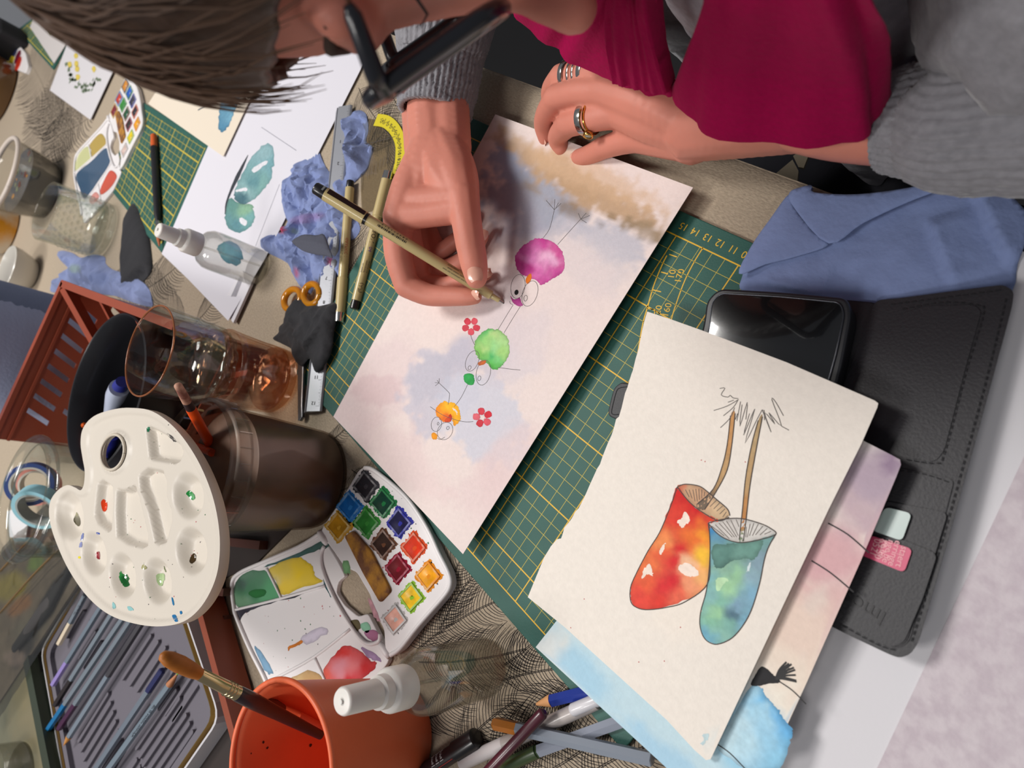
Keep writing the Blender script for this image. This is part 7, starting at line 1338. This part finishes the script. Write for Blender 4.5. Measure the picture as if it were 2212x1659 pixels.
# clothes
knit = M('grey_knit', (134, 133, 138), .95, bump=.5, bs=300, var=.12, vs=240, sheen=.3)
def sleeve(path, rads, ribs, amp, nm='sleeve', ncuff=26, n=200):
    P = spline(path, 14); Rr = np.interp(np.linspace(0, 1, len(P)), np.linspace(0, 1, len(rads)), rads); V, Fc = tube(P, list(Rr), n, cap=False)
    P = np.array(P); V = np.array(V).reshape(len(P), n, 3)
    for i in range(len(P)):
        ph = np.arange(n) / n * 2 * math.pi; f = 1 + amp * (np.abs(np.cos(ph * ribs / 2)) ** .7 - .5) + .025 * np.array([mn.noise((math.cos(a) * 1.5, math.sin(a) * 1.5, i * .16)) for a in ph]) + .012 * rng.normal(size=n)
        V[i] = P[i] + (V[i] - P[i]) * f[:, None]
    inner = P[:8, None, :] + (V[:8] - P[:8, None, :]) * .86; VV = np.vstack([V.reshape(-1, 3), inner.reshape(-1, 3)]); b = len(P) * n
    Fc = list(Fc) + [(b + i * n + k, b + i * n + (k + 1) % n, b + (i + 1) * n + (k + 1) % n, b + (i + 1) * n + k)[::-1] for i in range(7) for k in range(n)] + [(k, b + k, b + (k + 1) % n, (k + 1) % n) for k in range(n)]
    return mk(nm, VV, Fc, knit, person, smooth=True)
sleeve([at(938, 245, 4.7), at(944, 200, 4.9), at(952, 130, 5.4), at(962, 50, 6.2), (-29, 40.5, 7.8), (-24, 43, 13), (-15, 44, 18)], [3.0, 3.25, 3.5, 3.9, 4.9, 5.4, 6.0], 46, .055)
sleeve([at(1918, 263, 6.0), at(1960, 262, 6.1), at(2060, 258, 6.5), at(2160, 256, 7.0), (24.5, 39, 8.6), (23, 43, 14), (18, 44, 18.5)], [2.3, 2.5, 2.85, 3.2, 4.4, 5.6, 6.2], 40, .045)
V, Fc = organic('top', [[(0, 53, -22, 13), (1, 49, -8, 11.5), (2, 45, 4, 11.5), (2, 43, 13, 10), (2, 42.5, 18, 7.5)], [(-13, 44, 16, 5.5), (17, 44, 17, 5.5)]], .8, None, smooth=6)
mk('white_top', V, Fc, M('white_top', (186, 184, 190), .7, bump=.5, bs=240, var=.1, vs=180), person, smooth=True)
V, Fc = organic('cardigan', [[(14, 50, -20, 8), (14, 44, -4, 7.8), (14.5, 40.5, 6, 7.0), (16, 41, 14, 7.2), (16, 44, 20, 6.2)], [(15, 37, 11, 4.5), (21, 39, 15, 5.0)]], .6, None, smooth=4); V = np.array(V); V += np.stack([fbm(V, .35, s_, 3) for s_ in (1, 2, 3)], 1) * .55
mk('cardigan_panel', V, Fc, knit, person, smooth=True)
V, Fc = organic('cardigan', [[(-13, 51, -20, 8), (-12, 46, -4, 7.5), (-12, 43, 8, 7.0), (-13, 44, 19, 6.2)]], .6, None, smooth=4); V = np.array(V); V += np.stack([fbm(V, .35, s_, 3) for s_ in (4, 5, 6)], 1) * .55
mk('cardigan_panel', V, Fc, knit, person, smooth=True)
dark = M('dark_trousers', (26, 26, 34), .85, bump=.2, bs=200)
V, Fc = organic('trousers', [[(-6, 53, -24, 12), (-11, 34, -24, 8.5), (-12, 12, -24, 7)], [(8, 53, -24, 12), (13, 34, -24, 8.8), (15, 12, -24, 7)], [(-12, 12, -25, 6.6), (-12, 14, -48, 5.2), (-12, 16, -69, 4.2)], [(15, 12, -25, 6.6), (15, 14, -48, 5.2), (15, 16, -69, 4.2)], [(-6, 54, -24, 12), (8, 54, -24, 12)]], .8, None, smooth=6)
mk('trousers', V, Fc, dark, person, smooth=True)
for x in (-12, 15): V, Fc = organic('shoe', [[(x, 18, -71.0, 3.2), (x, 10, -71.4, 2.8), (x, 4, -71.8, 2.3)]], .5, None, smooth=4); mk('shoe', V, Fc, M('shoe_black', (24, 24, 26), .5), person, smooth=True)
for pts in ([(528, 1185), (660, 1075), (700, 1150), (690, 1240)], [(664, 1050), (720, 1010), (768, 1045), (735, 1130), (700, 1125)]):
    V, Fc = prism([at(*p, -12.5)[:2] for p in q('D0', *pts)], -12.7, -12.4); mk('printed_patch', V, Fc, M('beige_print', (128, 118, 100), .8), person)
# scarf: hanging folds, hem to neck
def drape(name, rows, th, mat, nu=40, nv=26, wave=.25, seed=0):
    G = np.array([[at(x, y, z) for x, y, z in row] for row in rows]); R_, C_n = G.shape[:2]
    C2 = np.array([[*spline(list(G[i]), nu // (C_n - 1))] for i in range(R_)]); S_ = np.array([spline(list(C2[:, j]), nv // (R_ - 1)) for j in range(C2.shape[1])]).transpose(1, 0, 2)
    a, b, _ = S_.shape; P = S_.reshape(-1, 3); du = np.gradient(S_, axis=0); dv = np.gradient(S_, axis=1); nn = np.cross(du, dv); nn /= np.linalg.norm(nn, axis=2)[:, :, None] + 1e-9
    w_ = np.array([[wave * mn.noise((j * .22 + seed, i * .03, seed)) + .06 * mn.noise((j * .8, i * .5, seed)) for j in range(b)] for i in range(a)]); S2 = S_ + nn * w_[:, :, None]; A = (S2 + nn * th / 2).reshape(-1, 3); B = (S2 - nn * th / 2).reshape(-1, 3); N = a * b
    Fc = [(i * b + j, (i + 1) * b + j, (i + 1) * b + j + 1, i * b + j + 1) for i in range(a - 1) for j in range(b - 1)]; Fc = Fc + [tuple(k + N for k in f[::-1]) for f in Fc]
    rim = [j for j in range(b - 1)] + [i * b + b - 1 for i in range(a - 1)] + [(a - 1) * b + j for j in range(b - 1, 0, -1)] + [i * b for i in range(a - 1, 0, -1)]
    Fc += [(rim[k] , rim[(k + 1) % len(rim)], rim[(k + 1) % len(rim)] + N, rim[k] + N) for k in range(len(rim))]
    return mk(name, np.vstack([A, B]), Fc, mat, person, smooth=True, auto=60)
mag = M('magenta_fleece', (150, 4, 66), .95, bump=.4, bs=420, var=.06, vs=300, sheen=.04, spec=.1)
drape('scarf', [[(1462, 185, 8.2), (1500, 255, 7.6), (1560, 292, 7.4), (1700, 303, 7.4), (1840, 294, 7.8), (1884, 262, 8.2), (1897, 190, 9)], [(1486, 110, 13), (1512, 135, 12.8), (1570, 150, 12.6), (1700, 155, 12.6), (1830, 148, 13), (1876, 128, 13.2), (1894, 90, 13.5)], [(1526, -20, 18), (1548, -20, 18.4), (1590, -20, 18.6), (1700, -20, 18.6), (1800, -20, 18.6), (1850, -20, 18.5), (1876, -30, 18.5)], [(1500, -210, 22), (1540, -230, 22.6), (1600, -240, 23), (1680, -240, 23), (1740, -235, 23), (1780, -225, 22.8), (1800, -220, 22.5)]], .6, mag, wave=.5, seed=2)
drape('scarf_fold', [[(1116, 22, 9.5), (1180, 84, 8.6), (1240, 126, 8), (1330, 168, 7.6), (1400, 196, 7.4), (1462, 190, 8)], [(1150, -10, 12), (1215, 20, 11.8), (1280, 50, 11.6), (1350, 80, 11.4), (1400, 100, 11.4), (1420, 100, 12)], [(1250, -80, 16), (1290, -70, 16), (1340, -60, 16), (1390, -50, 16), (1405, -40, 16.5), (1418, -30, 17)], [(1380, -200, 21), (1400, -200, 21), (1425, -200, 21.4), (1450, -200, 21.6), (1470, -200, 21.8), (1490, -200, 22)]], .6, mag, wave=.45, seed=7)
drape('scarf_fold', [[(1330, 165, 8.8), (1372, 176, 8.6), (1412, 186, 8.6), (1448, 188, 8.8)], [(1318, 70, 12.6), (1362, 84, 12.4), (1400, 92, 12.4), (1424, 90, 12.8)], [(1322, -40, 17), (1360, -40, 17), (1385, -40, 17), (1412, -40, 17.4)], [(1400, -180, 21.6), (1420, -180, 21.8), (1440, -180, 22), (1460, -180, 22)]], .9, mag, wave=.3, seed=11)
V, Fc = tube([nb + np.array([7.6 * math.cos(a), 6.6 * math.sin(a), 1.2 * math.sin(a + 1)]) for a in np.linspace(0, 2 * math.pi, 41)], 2.3, 14, cap=False); mk('scarf_wrap', V, Fc, mag, person, smooth=True)
# rings
silv = M('silver', (206, 202, 196), .14, metal=1); goldm = M('gold', (214, 170, 90), .16, metal=1)
def band(px, z, dpx, dz, R0, w_, m, label, bez=None):
    o = at(*px, z); d = at(dpx[0], dpx[1], dz) - o; x, y, d = frame(d); rt = thing('ring', label, 'ring', o); V = []; n = 40
    pr_ = [(R0, -w_ / 2), (R0 + .12, -w_ / 2 * .8), (R0 + .15, 0), (R0 + .12, w_ / 2 * .8), (R0, w_ / 2)]
    for rr, h in pr_: V += [o + rr * (math.cos(a) * x + math.sin(a) * y) + d * h for a in np.linspace(0, 2 * math.pi, n + 1)[:-1]]
    k = len(pr_); Fc = [(i * n + j, i * n + (j + 1) % n, ((i + 1) % k) * n + (j + 1) % n, ((i + 1) % k) * n + j) for i in range(k) for j in range(n)]; mk('band', V, Fc, m, rt, smooth=True, auto=50)
    if bez is not None:
        b = at(*bez[0], bez[1]); fdir = (b - o) - d * ((b - o) @ d); fdir /= np.linalg.norm(fdir); bx, by, bd = frame(fdir); pb = o + fdir * (R0 + .08)
        for nm, prf, mm in (('bezel', [(.3, 0), (.36, .1), (.36, .3), (.28, .32), (.27, .2)], goldm), ('stone', [(.27, .2), (.24, .27), (.001, .30)], M('pale_stone', (150, 160, 150), .08, coat=1))):
            V, Fc = lathe(prf, (0, 0), 24, 0); mk(nm, [pb + bx * v[0] + by * v[1] + bd * v[2] for v in V], Fc, mm, rt, smooth=True)
for k, (t, w_) in enumerate(((0, .42), (.36, .2), (.60, .2), (.9, .45))):
    x0, y0 = 1231 + 45 * t, 163 - 7 * t; band((x0, y0), 4.72 + .3 * t, (x0 + 40, y0 - 4), 4.95 + .3 * t, 1.0, w_, silv, ['wide silver ring nearest the knuckle on the left index finger', 'thin silver ring second from the knuckle on the left index finger', 'thin silver ring third from the knuckle on the left index finger', 'wide silver ring nearest the palm on the left index finger'][k])
band((1266, 258), 4.05, (1320, 247), 4.3, .98, .55, silv, 'broad silver band on the left ring finger'); band((1279, 256), 4.12, (1330, 245), 4.33, .98, .16, goldm, 'thin gold ring with round pale stone on the left ring finger', ((1288, 292), 4.2))
